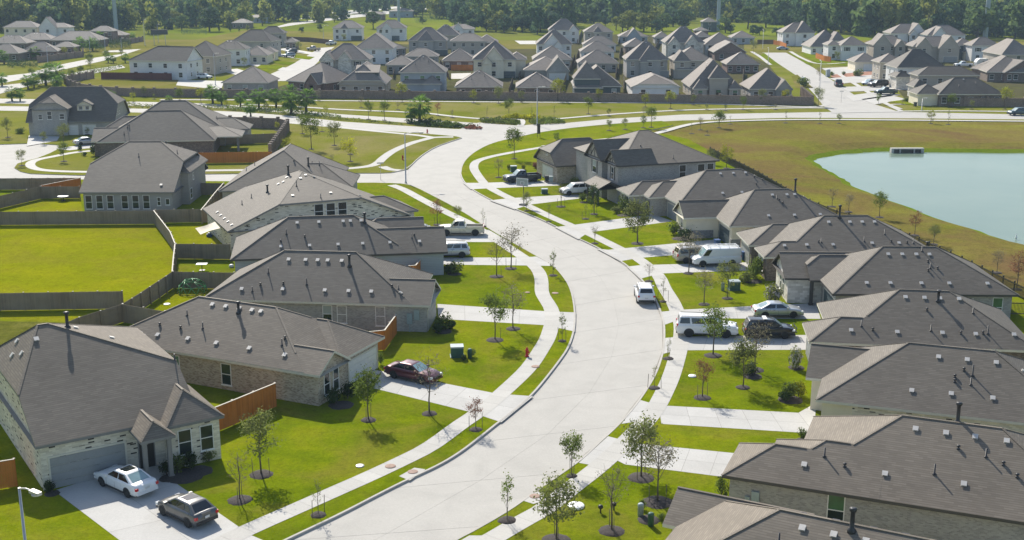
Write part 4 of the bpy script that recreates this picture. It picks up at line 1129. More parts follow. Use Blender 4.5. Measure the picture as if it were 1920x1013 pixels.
def far_house(label, xl, xr, ye, e, yr, walls, ye2=None, p=.62, roof='roof_c', trim='trim_cream', ax=None, cA=0, cB=0, iA=None, iB=None,
              gables=(), hips=(), wins=None, gar=None, gm='garage_dark', side=None, lower=None, shed=None, wst='std', W=None, group='estate houses beyond the boulevard', vents=0, shutters=False, wmg=0):
    A = G(xl, ye, e); B = G(xr, ye2 if ye2 is not None else ye, e)
    L = (B-A).length; a = math.atan2(B.y-A.y, B.x-A.x)
    vv = Vector((-math.sin(a), math.cos(a), 0)); mid = (A+B)/2
    if W is None:
        lo, hi = 5.0, 24.0
        for _ in range(30):
            W = (lo+hi)/2
            if ax == 'v': q = mid + vv*(L*.5)
            else: q = mid + vv*(W/2)
            zr = e + p*W/2
            y = proj((q.x, q.y, zr))[1]
            if y > yr: lo = W
            else: hi = W
        W = max(7.0, min(20.0, W))
    if ax is None: ax = 'u' if L >= W else 'v'
    rise = p*min(L, W)/2 if ax == ('u' if L < W else 'v') and False else p*(W if ax == 'u' else L)/2
    bl = [Blk(0, 0, L, W, e, rise=rise, ax=ax, cA=cA, cB=cB, iA=iA, iB=iB)]
    for g in gables:          # (from, to, eave, projection, clip)
        u0, u1 = g[0]*L, g[1]*L; ge = g[2] if len(g) > 2 else e; pr = g[3] if len(g) > 3 else .9; cl = g[4] if len(g) > 4 else 1
        k = 1 if cl > 0 else 0
        pr = max(pr, .7)*1.35
        bl.append(Blk(u0, -pr, u1, min(W*.55, 7), ge+.013*len(bl), rise=(u1-u0)*.5*1.15, ax='v', cA=cl, cB=1, oh=.3, wm=wmg if len(walls) > 1 else 0))
    for u0, u1, v0, v1, le, lp, wm in (lower or ()):
        bl.append(Blk(u0*L, v0, u1*L, v1, le+.017*len(bl), p=lp, ax='u' if (u1-u0)*L > v1-v0 else 'v', wm=wm))
    h = House(label, (A.x, A.y), math.degrees(a), bl, walls, roof, trim, group)
    two = e > 4.5
    fz = .45
    nw = wins if wins is not None else max(2, int(L/3.2))
    gspan = None
    if gar is not None:
        gspan = (gar*L-2.6, gar*L+2.6)
        off = fz
        for g in gables:
            pr = max(g[3] if len(g) > 3 else .9, .7)*1.35
            if g[0]*L < gar*L < g[1]*L: off = -pr+.3
        wd = min(4.8, L*.45)
        h.garage('v-', off-.01, gar*L, wd, 2.1, gm)
    for i in range(nw):
        u = L*(i+.5)/nw
        off = fz
        for g in gables:
            pr = max(g[3] if len(g) > 3 else .9, .7)*1.35
            if g[0]*L < u < g[1]*L:
                off = -pr+.3; u = (g[0]+g[1])/2*L
        if two: h.win('v-', off-.012, u, 3.45, 1.25, 1.35, wst, shutters)
        if gspan is None or not (gspan[0]-.8 < u < gspan[1]+.8):
            h.win('v-', off-.012, u, .75, 1.25, 1.5, wst)
    for sd in (side or ()):
        off = L-.438 if sd == 'u+' else .438
        for k in range(2):
            if two: h.win(sd, off, W*(.3+.35*k), 3.5, .9, 1.2)
            h.win(sd, off, W*(.3+.35*k), .9, .9, 1.2)
    if vents:
        h.vents([(L*.5+(k-vents/2)*1.1, W*.5-.7) for k in range(vents)], [(L*.62, W*.3, .8), (L*.35, W*.22, .7)], [])
    return h

B, GY, T2, W2, BL = ['brick_dark'], ['brick_grey'], ['siding_tan'], ['siding_white'], ['siding_blue']
ST = ['stone_white']; CR = ['stucco_cream']; RD = ['brick_red']; SW = ['stucco_white', 'stone_white']
# row backing on to the estate wall
far_house('low beige brick house at the left end of the row behind the estate wall', 414, 503, 155, 2.9, 124, GY, 155.5, iA=8, vents=0, wst='blind')
far_house('red brown brick house behind the row of palms', 536, 611, 151.5, 2.9, 115, RD, 156, side=['u+'], gables=[(.55,.9,2.7,1.2)], p=.7)
h = far_house('house with a dark shed dormer window in its big back roof', 632, 724, 158, 2.9, 108, ['siding_tan', 'siding_dark'], p=.75, cA=.2, cB=.75, side=['u+'])
L = 13.8
dm = MB(); dm.box(4.8, 2.6, 3.9, 10.6, 6.0, 5.9, 1)
q0, q1, q2, q3 = (4.5,2.1,5.75), (10.9,2.1,5.75), (10.9,6.6,7.4), (4.5,6.6,7.4)
dm.face([q0,q1,q2,q3], 0); dm.face([(x,y,z-.18) for x,y,z in (q0,q3,q2,q1)], 0)
for a_, b_ in ((q0,q1),(q1,q2),(q2,q3),(q3,q0)): dm.face([(a_[0],a_[1],a_[2]-.18),(b_[0],b_[1],b_[2]-.18),b_,a_], 0)
dm.build('dormer', [M['roof_c'], M['siding_dark']], h.root); 
for u in (6.4, 7.7, 9.0): h.win('v-', 2.58, u, 4.75, 1.2, .9)
h.vents([], [(4.4, 4.2, 1.2), (6.2, 9.4, 1.0)])
h = far_house('blue grey two storey house with dark lower porch roof and two ridge vents', 747, 836, 136, 5.7, 103, BL, p=.7, side=['u+'], wins=3, lower=[(.0,.78,-1.6,3.2,2.85,.5,0), (.5,.92,-2.4,3.0,2.9,.75,0)], wst='green', vents=2)
far_house('hip roofed brick house with pale eave line, left of the lamp post behind the wall', 852, 943, 163, 2.9, 131, B, vents=2)
far_house('hip roofed brick house directly behind the tall street lamp', 967, 1046, 164, 2.9, 132, B, vents=2)
far_house('slate coloured house with dark bay window and low porch roof behind the wall', 1075, 1167, 162, 2.9, 117, ['siding_dark', 'brick_dark'], p=.78, cB=.0, iA=3, iB=5, gables=[(.0,.55,4.9,.3,0)], lower=[(0,.6,-2.0,2.5,2.7,.4,0)], wst='blind')
far_house('white painted brick house with broad clipped gable facing the wall', 1183, 1277, 163.5, 2.9, 131, SW, ax='v', cA=.3, cB=.3, p=.42, W=17, wins=2)
far_house('tall rear facade with a bay of high windows and two small hip roofs', 1293, 1389, 163, 2.95, 104, ['siding_tan', 'siding_grey'], p=1.0, iA=5.0, iB=5.0, W=16, gables=[(.36,.76,5.2,.2,0), (.05,.34,2.6,1.4,0), (.74,1.0,2.6,1.4,0)], wst='green', vents=2, side=['u-'])
far_house('house with timber braced patio gable at the end of the estate wall', 1405, 1487, 167, 2.95, 118, ['siding_grey', 'stucco_cream'], p=.85, iA=5.0, iB=6.5, side=['u-'], gables=[(.58,.98,2.9,.9,1)], W=14)
# second row and deeper
far_house('house with two white stone front gables and shuttered windows', 600, 693, 112, 5.4, 81, ['stone_white', 'siding_grey'], p=.72, gables=[(.0,.3,5.4,1.6,1), (.36,.66,5.4,1.6,1)], shutters=True, wins=2)
far_house('long grey roof with white end gable behind the twin gabled house', 662, 738, 91, 5.4, 68, W2, p=.68, cB=.9, side=['u+'], W=15, wins=3)
far_house('small low roofed house right of the long grey roof', 716, 764, 94, 2.9, 72, B, 90, p=.6)
far_house('low grey roof tucked between the dormer house and the blue grey house', 722, 780, 122, 2.9, 103, GY, p=.55)
far_house('low hip roof behind the blue grey two storey house', 757, 822, 106, 2.9, 90, GY, p=.55)
far_house('grey house with one steep dark front hip and white entry tower', 764, 838, 76.5, 5.5, 51, ['siding_grey', 'stucco_white'], p=.75, gables=[(.25,.68,5.5,.8,0)], gar=.85, wins=3)
far_house('tall roof with three ridge vents at the back of the estate', 808, 862, 66, 5.5, 46, T2, p=.75, vents=3)
far_house('white gabled house at the back edge beside the empty meadow', 838, 890, 54.5, 5.5, 45, W2, p=.45, gables=[(.2,.6,5.3,1,1)])
far_house('wide tan hip roofed two storey house with arched window', 843, 912, 77.5, 5.5, 62, T2, p=.55, wins=4)
far_house('roof sloping down toward the empty meadow', 890, 934, 80, 5.0, 59, B, p=.6)
far_house('low hip house with orange timber fence behind it', 828, 893, 114, 2.9, 90, B, p=.65, wst='blind')
far_house('cream house with a pair of nested front gables and dark double garage', 885, 970, 112, 5.6, 73, CR, p=.78, gables=[(.24,.72,5.6,.7,1), (.21,.46,4.6,1.6,1)], gar=.78, wins=3, lower=[(.75,1.22,4.0,14,5.3,.6,0)])
far_house('single storey house with white garage door under its front gable', 981, 1066, 131.5, 2.8, 106, ['brick_grey', 'stucco_cream'], p=.5, ax='v', W=16, gables=[(.5,1.02,2.8,2.5,1)], gar=.75, gm='garage_white', wins=2)
far_house('broad plain grey hip roof behind the white garage house', 998, 1073, 112, 2.9, 84, GY, p=.62, wst='blind')
far_house('white house with tall pointed front gables near the back of the estate', 1005, 1074, 83, 5.6, 53, W2, p=.78, gables=[(.2,.68,5.6,.9,1), (.45,.75,4.6,1.6,1)], vents=2, side=['u+'])
far_house('white house with steep roof closest to the dark trees', 1028, 1088, 56.5, 5.6, 35, W2, p=.8, gables=[(.62,.95,5.2,.8,1)], wins=3)
far_house('tan two storey house beside the bright park lawn', 1095, 1151, 60, 5.6, 43, T2, p=.6, gables=[(.3,.62,5.5,.8,0)], wins=3)
far_house('farthest of the three stacked hip roofs in the middle row', 1093, 1157, 84, 2.9, 67, W2, p=.6)
far_house('middle of the three stacked hip roofs, pale wall showing', 1088, 1154, 97, 2.9, 77, W2, p=.6)
far_house('nearest of the three stacked hip roofs, above the slate coloured house', 1083, 1161, 118.5, 2.9, 93.5, GY, p=.62)
far_house('small blue gabled house by the park fence', 1161, 1216, 68.5, 2.9, 55, BL, p=.5, gables=[(.25,.75,2.8,.9,1)])
far_house('low hip roof in front of the small blue gabled house', 1171, 1217, 87, 2.9, 67, B, p=.6)
far_house('tan house with a dark steep front hip and pale entry tower', 1173, 1255, 112, 5.5, 76, ['brick_grey', 'stucco_white'], p=.85, gables=[(.3,.82,5.4,.7,0), (.32,.5,4.9,1.0,0)], gar=.82, gm='garage_grey', wins=3, vents=2)
far_house('low house half hidden left of the white stone gables', 1227, 1258, 70, 2.9, 56, GY, p=.6)
far_house('tall house with twin white stone gables in the back row', 1247, 1322, 80, 5.6, 49, ['stone_white', 'siding_white'], p=.85, gables=[(.06,.38,5.0,1.2,1), (.48,.86,5.0,1.2,1)], wins=2, vents=2)
far_house('grey roofed house with white side wall and stepped front hips', 1263, 1338, 113.5, 5.4, 86, ['siding_tan', 'siding_white'], p=.6, side=['u-'], gables=[(0,.42,5.3,.6,0)], lower=[(.05,.5,-1.4,2,2.8,.5,0)], wins=3)
far_house('tiny roof beside the red barn', 1303, 1334, 69, 2.9, 54, B, p=.6)
far_house('broad grey roof over a white side wall near the steel mast', 1321, 1385, 84, 4.6, 59, ['siding_white'], p=.66, side=['u-'])
far_house('house with a wide brown brick gable facing the junction', 1338, 1401, 98, 2.95, 77.5, RD, p=.6, ax='v', W=18, cA=.99, iA=.1, cB=0, wins=2)
far_house('brick house with two vents on its ridge beside the side street', 1362, 1426, 120.5, 2.9, 96, RD, p=.66, vents=2, wins=4)
far_house('blue porch house at the end of the side street', 1372, 1417, 70.5, 2.9, 57, BL, p=.52)
# right of the side street
far_house('white two storey house facing the end of the side street', 1467, 1530, 61, 5.6, 42, W2, p=.66, gables=[(.38,.95,5.5,.5,0)], gar=.78, wins=3, side=['u-'])
far_house('grey house with long roof behind an orange timber fence', 1519, 1588, 88, 2.9, 54, ['stucco_white', 'siding_grey'], p=.85, gables=[(.55,.95,5.2,.1,0)], W=15)
far_house('white house with a shuttered window above its garage', 1577, 1628, 85, 5.5, 68, W2, p=.62, gar=.6, gm='garage_white', wins=2, shutters=True)
far_house('narrow white wing house left of the shuttered white house', 1552, 1578, 84.5, 5.4, 70, W2, p=.6, wins=1)
far_house('tan house with staggered front gables, left of the white gabled house', 1636, 1708, 84, 5.5, 66, ['siding_tan', 'stucco_white'], p=.58, gables=[(.0,.5,5.4,.8,1), (.55,.85,5.0,1.4,1)], wins=3, side=['u-'])
far_house('white house with tall nested gable against the dark woods', 1670, 1739, 62.5, 5.6, 44.5, W2, p=.62, gables=[(.48,.95,5.6,.7,1), (.48,.72,5.0,1.3,1)], wins=3)
far_house('grey roofed house with small white gable against the dark woods', 1739, 1813, 66, 5.6, 47, ['siding_white', 'siding_grey'], p=.66, gables=[(.12,.5,5.5,.7,1)], wins=3)
far_house('taupe house with twin gables and a blue grey garage door', 1712, 1800, 87, 5.5, 68, ['siding_tan', 'brick_grey'], p=.6, gables=[(.05,.4,5.4,.9,1), (.52,.98,5.0,1.4,1)], gar=.78, gm='garage_grey', wins=2)
far_house('white and dark green house with shuttered window and dark garage', 1822, 1877, 85.5, 5.6, 69, W2, p=.66, gar=.66, gm='garage_dark', wins=2, shutters=True)
far_house('small hip roofed wing house between the taupe house and the white and green house', 1791, 1832, 85, 5.2, 71, ['siding_dark', 'stucco_cream'], p=.6, wins=1, lower=[(.35,.95,-1.8,2,2.9,.6,1)])
far_house('house at the right edge with its roof rising above the travel trailer', 1878, 1945, 103, 5.2, 64, T2, p=.8, W=17)
far_house('long brown brick house with roof dormer at the right edge', 1850, 1940, 135, 2.95, 103, B, 136, p=.62, W=18)
far_house('brown brick gable house at the right edge in front of the long brick house', 1884, 1952, 136, 2.95, 113, RD, 134, p=.55, ax='v', cA=1, cB=0, W=16)
far_house('low cream house with white side wall beside the red soil plot', 1602, 1652, 116, 2.9, 97, CR, p=.6, gar=.6, gm='garage_white')
far_house('narrow tan two storey house with tall entry behind the shrubs', 1649, 1698, 117, 5.6, 98, ['siding_tan', 'stone_white'], p=.6, wins=2, side=['u-'])
far_house('large dark roofed two storey house above the parked teal pickup', 1682, 1776, 127, 5.7, 92, ['siding_white', 'stone_white'], p=.8, roof='roof_d', wins=3, side=['u-'], lower=[(-.08,.25,-3,4,3.4,.7,1)], gar=.3, gm='garage_grey', group='houses along the right hand street')
far_house('long dark roofed two storey house with small garage gable in front', 1721, 1838, 141.5, 5.6, 124, ['siding_tan', 'stone_white'], p=.52, roof='roof_d', wins=4, lower=[(-.12,.12,-3.5,3,3.0,.9,1)], group='houses along the right hand street')
far_house('dark hip roofed brick corner house behind the right hand wall', 1760, 1884, 177, 2.95, 145, ['brick_dark', 'stucco_cream'], p=.66, roof='roof_d', vents=1, lower=[(-.3,.12,1.2,9,2.9,.6,1)], group='houses along the right hand street')
# upper left
far_house('big white two storey house above the red brown fence', 238, 350, 113, 5.6, 88.5, ['siding_white'], 115.2, p=.72, cB=.9, iA=7.5, side=['u+'], wins=4, roof='roof_d', W=11, group='houses on the upper left street')
far_house('tan two storey house right of the big white house', 337, 405, 105, 5.6, 75, T2, 106, p=.72, roof='roof_d', side=['u+'], wins=2, group='houses on the upper left street')
far_house('white walled house with two vents on its dark ridge', 397, 461, 92.5, 5.6, 75, W2, p=.6, roof='roof_d', side=['u+'], vents=2, wins=2, group='houses on the upper left street')
far_house('low cream house with front porch on the upper left street', 452, 502, 104, 3.0, 82, CR, p=.62, wins=3, group='houses on the upper left street')
far_house('small cream garage house behind the low porch house', 486, 517, 98, 3.0, 86, CR, p=.62, group='houses on the upper left street')
far_house('very large grey roofed house on the upper left street', 434, 508, 77, 5.6, 55, ['brick_grey'], 78, p=.75, roof='roof_d', side=['u+'], wins=2, group='houses on the upper left street')
far_house('tall grey house with peaked roof behind the very large grey roof', 484, 533, 62, 5.8, 49, ['brick_grey'], p=.7, roof='roof_d', group='houses on the upper left street')
far_house('last low house at the end of the upper left street', 533, 556, 79, 3.0, 67, B, p=.6, group='houses on the upper left street')
far_house('white two storey house with blue garage, left one of the pair by the park', 622, 679, 52.5, 5.6, 38, W2, p=.6, gar=.8, gables=[(.28,.54,5.3,.5,0)], wins=3, group='houses on the upper left street')
far_house('white two storey house with centre gable, right one of the pair by the park', 704, 761, 52.5, 5.6, 37, W2, p=.66, gar=.6, gables=[(.2,.55,5.4,.8,1)], wins=3, group='houses on the upper left street')
far_house('cream two storey house with wide hip roof at far left', 4, 70, 51.5, 5.7, 39, CR, p=.55, wins=4, group='houses in the far left estate')
far_house('white two storey house with dark edged gable at far left', 73, 130, 51.5, 5.7, 42.5, W2, p=.5, gables=[(.0,.6,5.6,.9,1)], wins=3, group='houses in the far left estate')
far_house('grey hip roof in front of the cream two storey house', 29, 97, 74.5, 3.0, 61, B, p=.52, vents=2, group='houses in the far left estate')
far_house('low roof at the left edge with bright vents', -22, 50, 81, 3.0, 66, B, p=.55, vents=2, group='houses in the far left estate')
far_house('brown walled house with pale sunlit roof behind the far left wall', 39, 108, 97, 3.0, 78, RD, 96, p=.62, group='houses in the far left estate')
far_house('small hip roof beside the yellow sapling in the far left estate', 98, 139, 88, 3.0, 78, RD, p=.52, group='houses in the far left estate')
far_house('dark walled house cut by the left edge', -30, 35, 100, 3.0, 82, B, p=.6, group='houses in the far left estate')
far_house('long grey roof behind the palms in the far left estate', 92, 186, 75.5, 3.0, 58, B, p=.55, group='houses in the far left estate')
far_house('two level roofed house at the right end of the far left estate', 167, 212, 58.5, 5.2, 48, RD, p=.55, group='houses in the far left estate')
far_house('low grey roof at the foot of the left steel mast', 197, 234, 66, 3.0, 56, RD, p=.5, group='houses in the far left estate')
# park buildings
far_house('brown bungalow among the park trees', 433, 470, 43, 3.0, 35, B, p=.45, group='buildings in the park')
far_house('teal house with a red tiled roof among the park trees', 462, 503, 33, 3.2, 27.5, ['siding_blue'], p=.35, roof='roof_a', group='buildings in the park')
far_house('pale metal roofed shed in the park', 728, 775, 21, 4.0, 15, ['siding_blue'], p=.3, wins=2, group='buildings in the park')
far_house('brown gabled barn in the park', 684, 722, 27, 3.5, 22, RD, p=.45, wins=2, group='buildings in the park')
far_house('dark blue shed with a white roof by the right steel mast', 1317, 1346, 41, 5.0, 32, ['siding_dark'], p=.5, wins=1, group='buildings in the park')
far_house('low red roofed barn in front of the dark blue shed', 1302, 1330, 57, 2.6, 54, RD, p=.4, wins=1, group='buildings in the park')
# ------------------------------------------------------------------ vehicles
def bil(q, u, v):
    a, b, c, d = q
    return (a*(1-u)+b*u)*(1-v) + (d*(1-u)+c*u)*v
def panel(q, u0, u1, v0, v1, off=.012, m=0, mb=None):
    n = (q[1]-q[0]).cross(q[3]-q[0]).normalized()
    p = [bil(q, u0, v0)+n*off, bil(q, u1, v0)+n*off, bil(q, u1, v1)+n*off, bil(q, u0, v1)+n*off]
    mb.face(p, m)

KIND = {
 'sedan':  dict(L=4.85, W=1.83, H=1.45, belt=.95, wr=.33, wb=2.8, cab=(-.42,-.2,.06,.25), st=[(-.5,.62,.8),(-.485,.9,.9),(-.44,1.0,.97),(-.3,1.01,1),(0,.96,1),(.2,.95,1),(.33,.9,.98),(.43,.79,.93),(.485,.66,.84),(.5,.5,.74)], sw=[(.1,.5),(.54,.93)]),
 'hatch':  dict(L=4.35, W=1.82, H=1.48, belt=.97, wr=.33, wb=2.65, cab=(-.475,-.3,.05,.28), st=[(-.5,.6,.82),(-.485,.95,.92),(-.45,1.02,.97),(-.3,1.02,1),(0,.97,1),(.2,.95,1),(.34,.89,.98),(.44,.76,.92),(.49,.62,.82),(.5,.5,.74)], sw=[(.1,.3),(.33,.62),(.65,.93)]),
 'suv':    dict(L=4.65, W=1.88, H=1.72, belt=1.1, wr=.36, wb=2.7, cab=(-.485,-.42,.1,.27), st=[(-.5,.7,.86),(-.49,1.05,.94),(-.46,1.12,.98),(-.3,1.12,1),(0,1.1,1),(.22,1.09,1),(.36,1.04,.98),(.45,.95,.94),(.49,.75,.86),(.5,.55,.8)], sw=[(.06,.26),(.3,.6),(.63,.94)], rack=True),
 'bigsuv': dict(L=5.7, W=2.03, H=1.93, belt=1.2, wr=.4, wb=3.4, cab=(-.49,-.45,.12,.26), st=[(-.5,.7,.9),(-.492,1.15,.96),(-.47,1.22,.99),(-.3,1.22,1),(0,1.2,1),(.22,1.2,1),(.38,1.16,.99),(.46,1.08,.96),(.492,.8,.92),(.5,.55,.86)], sw=[(.04,.28),(.32,.62),(.65,.95)], rack=True),
 'minivan':dict(L=5.1, W=1.98, H=1.75, belt=1.08, wr=.35, wb=3.0, cab=(-.488,-.44,.12,.36), st=[(-.5,.7,.88),(-.49,1.05,.95),(-.46,1.1,.98),(-.3,1.1,1),(0,1.08,1),(.25,1.05,1),(.38,.98,.98),(.46,.8,.92),(.492,.65,.84),(.5,.52,.76)], sw=[(.05,.3),(.33,.62),(.65,.92)], rack=True),
 'van':    dict(L=5.7, W=2.02, H=2.12, belt=1.15, wr=.37, wb=3.45, cab=(-.495,-.488,.22,.345), st=[(-.5,.75,.94),(-.495,1.15,.98),(-.47,1.2,1),(-.3,1.2,1),(0,1.18,1),(.3,1.15,1),(.4,1.08,.97),(.46,.98,.93),(.493,.75,.88),(.5,.55,.82)], sw=[(.83,.97)], ladder=True),
 'pickup': dict(L=5.9, W=2.03, H=1.93, belt=1.2, wr=.41, wb=3.7, cab=(-.1,-.075,.11,.235), st=[(-.5,.72,.92),(-.495,.78,.96),(-.3,.78,1),(-.11,.78,1),(-.1,1.2,1),(.1,1.2,1),(.22,1.2,1),(.38,1.16,.99),(.46,1.1,.96),(.492,.8,.92),(.5,.55,.86)], sw=[(.06,.47),(.52,.94)], bed=True),
}
def car(kind, col, label, cat, pos, head, wheel_dark=False, extra=None, name='parked_car', group='vehicles parked in the estate', roofcol=None, glass='car_glass'):
    K = KIND[kind]; L, W, H = K['L'], K['W'], K['H']; pm = P_[col]
    root = empty(name, pos, head); tag(root, label, cat, group)
    hw = W/2; b0 = .24 if kind in ('sedan', 'hatch') else .32
    mb = MB(); rings = []
    for (fx, zt, fw) in K['st']:
        x = fx*L; w_ = hw*fw; zb = b0+.1 if abs(fx) > .47 else b0
        zm = zb + (zt-zb)*.5
        half = [(.9*w_, zb), (w_*.99, zb+.1), (w_, zm), (w_*.985, zt-.14 if zt-.14 > zm else zm+.02), (w_*.95, zt-.03), (w_*.86, zt), (w_*.4, zt+.018)]
        ring = [(x, -y, z) for y, z in half[::-1]] + [(x, y, z) for y, z in half]
        rings.append(ring)
    nr = len(rings[0])
    base = len(mb.v)
    for r_ in rings: mb.v += r_
    for i in range(len(rings)-1):
        for k in range(nr):
            a = base+i*nr+k; c2 = base+i*nr+(k+1) % nr
            mb.f.append((a, a+nr, c2+nr, c2)); mb.m.append(0); mb.sm.append(k != nr-1)
    mb.f.append(tuple(base+k for k in range(nr))); mb.m.append(0); mb.sm.append(False)
    e = base+(len(rings)-1)*nr
    mb.f.append(tuple(e+k for k in range(nr))[::-1]); mb.m.append(0); mb.sm.append(False)
    wr, wb = K['wr'], K['wb']
    wx = [(-wb/2-.02*L*0, 1), (-wb/2, -1), (wb/2, 1), (wb/2, -1)]
    for x, s in wx:                                      # wheel arch openings
        pts = []
        for k in range(13):
            a = -.25 + (math.pi+.5)*k/12
            pts.append((x+math.cos(a)*wr*1.2, s*(hw+.006), max(b0, wr+math.sin(a)*wr*1.2)))
        mb.face(pts if s < 0 else pts[::-1], 1)
    if kind != 'van':
        for s in (1, -1):                                # door seams and sills
            for fx in ([-.02, .17] if kind != 'pickup' else [.015, .2]):
                mb.face([(fx*L-.008, s*(hw+.004), b0+.12), (fx*L+.008, s*(hw+.004), b0+.12), (fx*L+.008, s*(hw+.004), K['belt']-.18), (fx*L-.008, s*(hw+.004), K['belt']-.18)], 1)
    for s in (1, -1): mb.box(-wb/2+wr*1.3, s*hw-.02 if s > 0 else -hw-.012, b0-.02, wb/2-wr*1.3, hw+.012 if s > 0 else -hw+.02, b0+.09, 1)
    mb.build('body', [pm, M['black_plastic']], root)
    # cabin
    xbr, xtr, xtf, xbf = [q*L for q in K['cab']]
    zb, zt = K['belt']-.05, H-.05
    wbm, wtm = hw*.93, hw*(.7 if kind in ('sedan','hatch') else (.9 if kind == 'van' else .77))
    V = Vector
    BRL, BFL, TFL, TRL = V((xbr, wbm, zb)), V((xbf, wbm*.94, zb)), V((xtf, wtm, zt)), V((xtr, wtm*.97, zt))
    BRR, BFR, TFR, TRR = [V((p.x, -p.y, p.z)) for p in (BRL, BFL, TFL, TRL)]
    cb = MB()
    cb.face([BFL, BRL, TRL, TFL]); cb.face([BRR, BFR, TFR, TRR])
    cb.face([BFR, BFL, TFL, TFR]); cb.face([BRL, BRR, TRR, TRL])
    mt = [V((xtf-.08, 0, H)), V((xtr+.08, 0, H-.01))]
    a1, a2, a3, a4 = TFL, TFR, TRR, TRL
    i1, i2, i3, i4 = [V((p.x + (-.14 if p.x > (xtf+xtr)/2 else .14), p.y*.8, H-.005)) for p in (a1, a2, a3, a4)]
    RI = 2 if roofcol else 0
    cb.face([i1, i4, i3, i2][::-1], RI, True); cb.face([a1, a4, i4, i1][::-1], 0, True); cb.face([a3, a2, i2, i3][::-1], 0, True); cb.face([a2, a1, i1, i2][::-1], 0, True); cb.face([a4, a3, i3, i4][::-1], 0, True)
    cabin = cb.build('cabin', [pm, M['black_plastic'], P_[roofcol] if roofcol else pm], root)
    bm = bmesh.new(); bm.from_mesh(cabin.data); bmesh.ops.remove_doubles(bm, verts=bm.verts, dist=.002)
    bmesh.ops.recalc_face_normals(bm, faces=bm.faces)
    bmesh.ops.bevel(bm, geom=[e_ for e_ in bm.edges if len(e_.link_faces) == 2 and e_.calc_face_angle(0) > .35], offset=.055, segments=3, profile=.6, affect='EDGES', clamp_overlap=True)
    for f_ in bm.faces: f_.smooth = True
    bm.to_mesh(cabin.data); bm.free()
    qF = [BFL, BFR, TFR, TFL]; qB = [BRR, BRL, TRL, TRR]
    qL = [BRL, BFL, TFL, TRL]; qR = [BFR, BRR, TRR, TFR]
    def fixn(q, out):
        n = (q[1]-q[0]).cross(q[3]-q[0]); return q if n.dot(out) > 0 else [q[1], q[0], q[3], q[2]]
    for nm, q, out, sp in (('windshield', qF, V((1,0,.3)), [(.06,.94,.1,.95)]), ('rear_window', qB, V((-1,0,.3)), [(.1,.9,.3 if kind not in ('sedan',) else .14,.93)])):
        g = MB(); qq = fixn(q, out)
        for u0, u1, v0, v1 in sp: panel(qq, u0, u1, v0, v1, .012, 0, g)
        g.build(nm, [M['car_glass_pale'] if nm == 'windshield' or kind == 'sedan' else M[glass]], root)
    for s in (1, -1):
        q0 = [BRL, BFL, TFL, TRL] if s > 0 else [BRR, BFR, TFR, TRR]
        n = (q0[1]-q0[0]).cross(q0[3]-q0[0]).normalized()
        if n.y*s < 0: n = -n
        for (u0, u1) in K['sw']:
            p = [bil(q0, u0, .2)+n*.014, bil(q0, u1, .2)+n*.014, bil(q0, u1, .9)+n*.014, bil(q0, u0, .9)+n*.014]
            g = MB(); g.face(p if s < 0 else p[::-1]); g.build('side_window', [M[glass]], root)
        mm = MB(); mm.box(-.09, -.02, -.07, .09, .2, .08); mm.build('mirror', [pm], root, (xbf-.28*L*.3, s*hw*.93 if s > 0 else -hw*.93, K['belt']+.06), None if s > 0 else (0, 0, math.pi))
    # wheels
    def tyre():
        d = MB(); d.lathe([(wr*.62, -.115), (wr*.93, -.115), (wr, -.07), (wr, .07), (wr*.93, .115), (wr*.62, .115)], 18); return d.mesh('wheel', M['tyre'])
    def rimm():
        d = MB(); d.lathe([(wr*.63, .06), (wr*.66, .1), (wr*.58, .085), (wr*.2, .07), (wr*.16, .1)], 15)
        for k in range(5):
            a = 2*math.pi*k/5
            d.bar((math.cos(a)*wr*.15, math.sin(a)*wr*.15, .098), (math.cos(a)*wr*.62, math.sin(a)*wr*.62, .098), .085, .03)
        return d.mesh('rim', M['rim_dark'] if wheel_dark else M['rim'])
    tm, rm_ = cached(('ty', wr), tyre), cached(('rim', wr, wheel_dark), rimm)
    for x, s in wx:
        o = link('wheel', tm, root, (x, s*(hw-.1), wr), (-math.pi/2*s, 0, 0)); link('rim', rm_, o)
    # ends
    fx, rx = L/2, -L/2
    zl = K['st'][-3][1]-.16; zr_ = K['belt']-.16 if kind != 'pickup' else 1.0
    for s in (1, -1):
        g = MB(); g.box(fx-.3, s*hw*.82-.17, zl-.07, fx-.05, s*hw*.82+.1 if s > 0 else s*hw*.82+.17, zl+.08); g.build('headlight', [M['lamp_clear']], root)
        g = MB()
        tall = kind in ('bigsuv', 'van', 'pickup', 'minivan')
        g.box(rx+.0, s*hw*.84-.1, zr_-.12, rx+.14, s*hw*.84+.1, zr_+(.22 if tall else .06)); g.build('tail_light', [M['lamp_red']], root)
    g = MB(); g.box(fx-.06, -hw*.5, .42, fx+.006, hw*.5, zl-.02); g.build('grille', [M['black_plastic']], root)
    g = MB(); g.box(fx-.16, -hw*.86, .3, fx+.03, hw*.86, .44); g.build('bumper', [M['black_plastic'] if kind not in ('sedan',) else pm], root)
    g = MB(); g.box(rx-.03, -hw*.86, .34, rx+.16, hw*.86, .54); g.build('bumper', [M['black_plastic'] if kind not in ('sedan', 'minivan') else pm], root)
    g = MB(); g.box(rx-.036, -.16, .66, rx-.01, .16, .8); g.build('number_plate', [M['plate']], root)
    if K.get('rack'):
        for s in (1, -1):
            g = MB(); g.bar((xtr+.1, s*wtm*.86, H+.03), (xtf-.15, s*wtm*.86, H+.03), .04, .04); g.build('roof_rail', [M['black_plastic']], root)
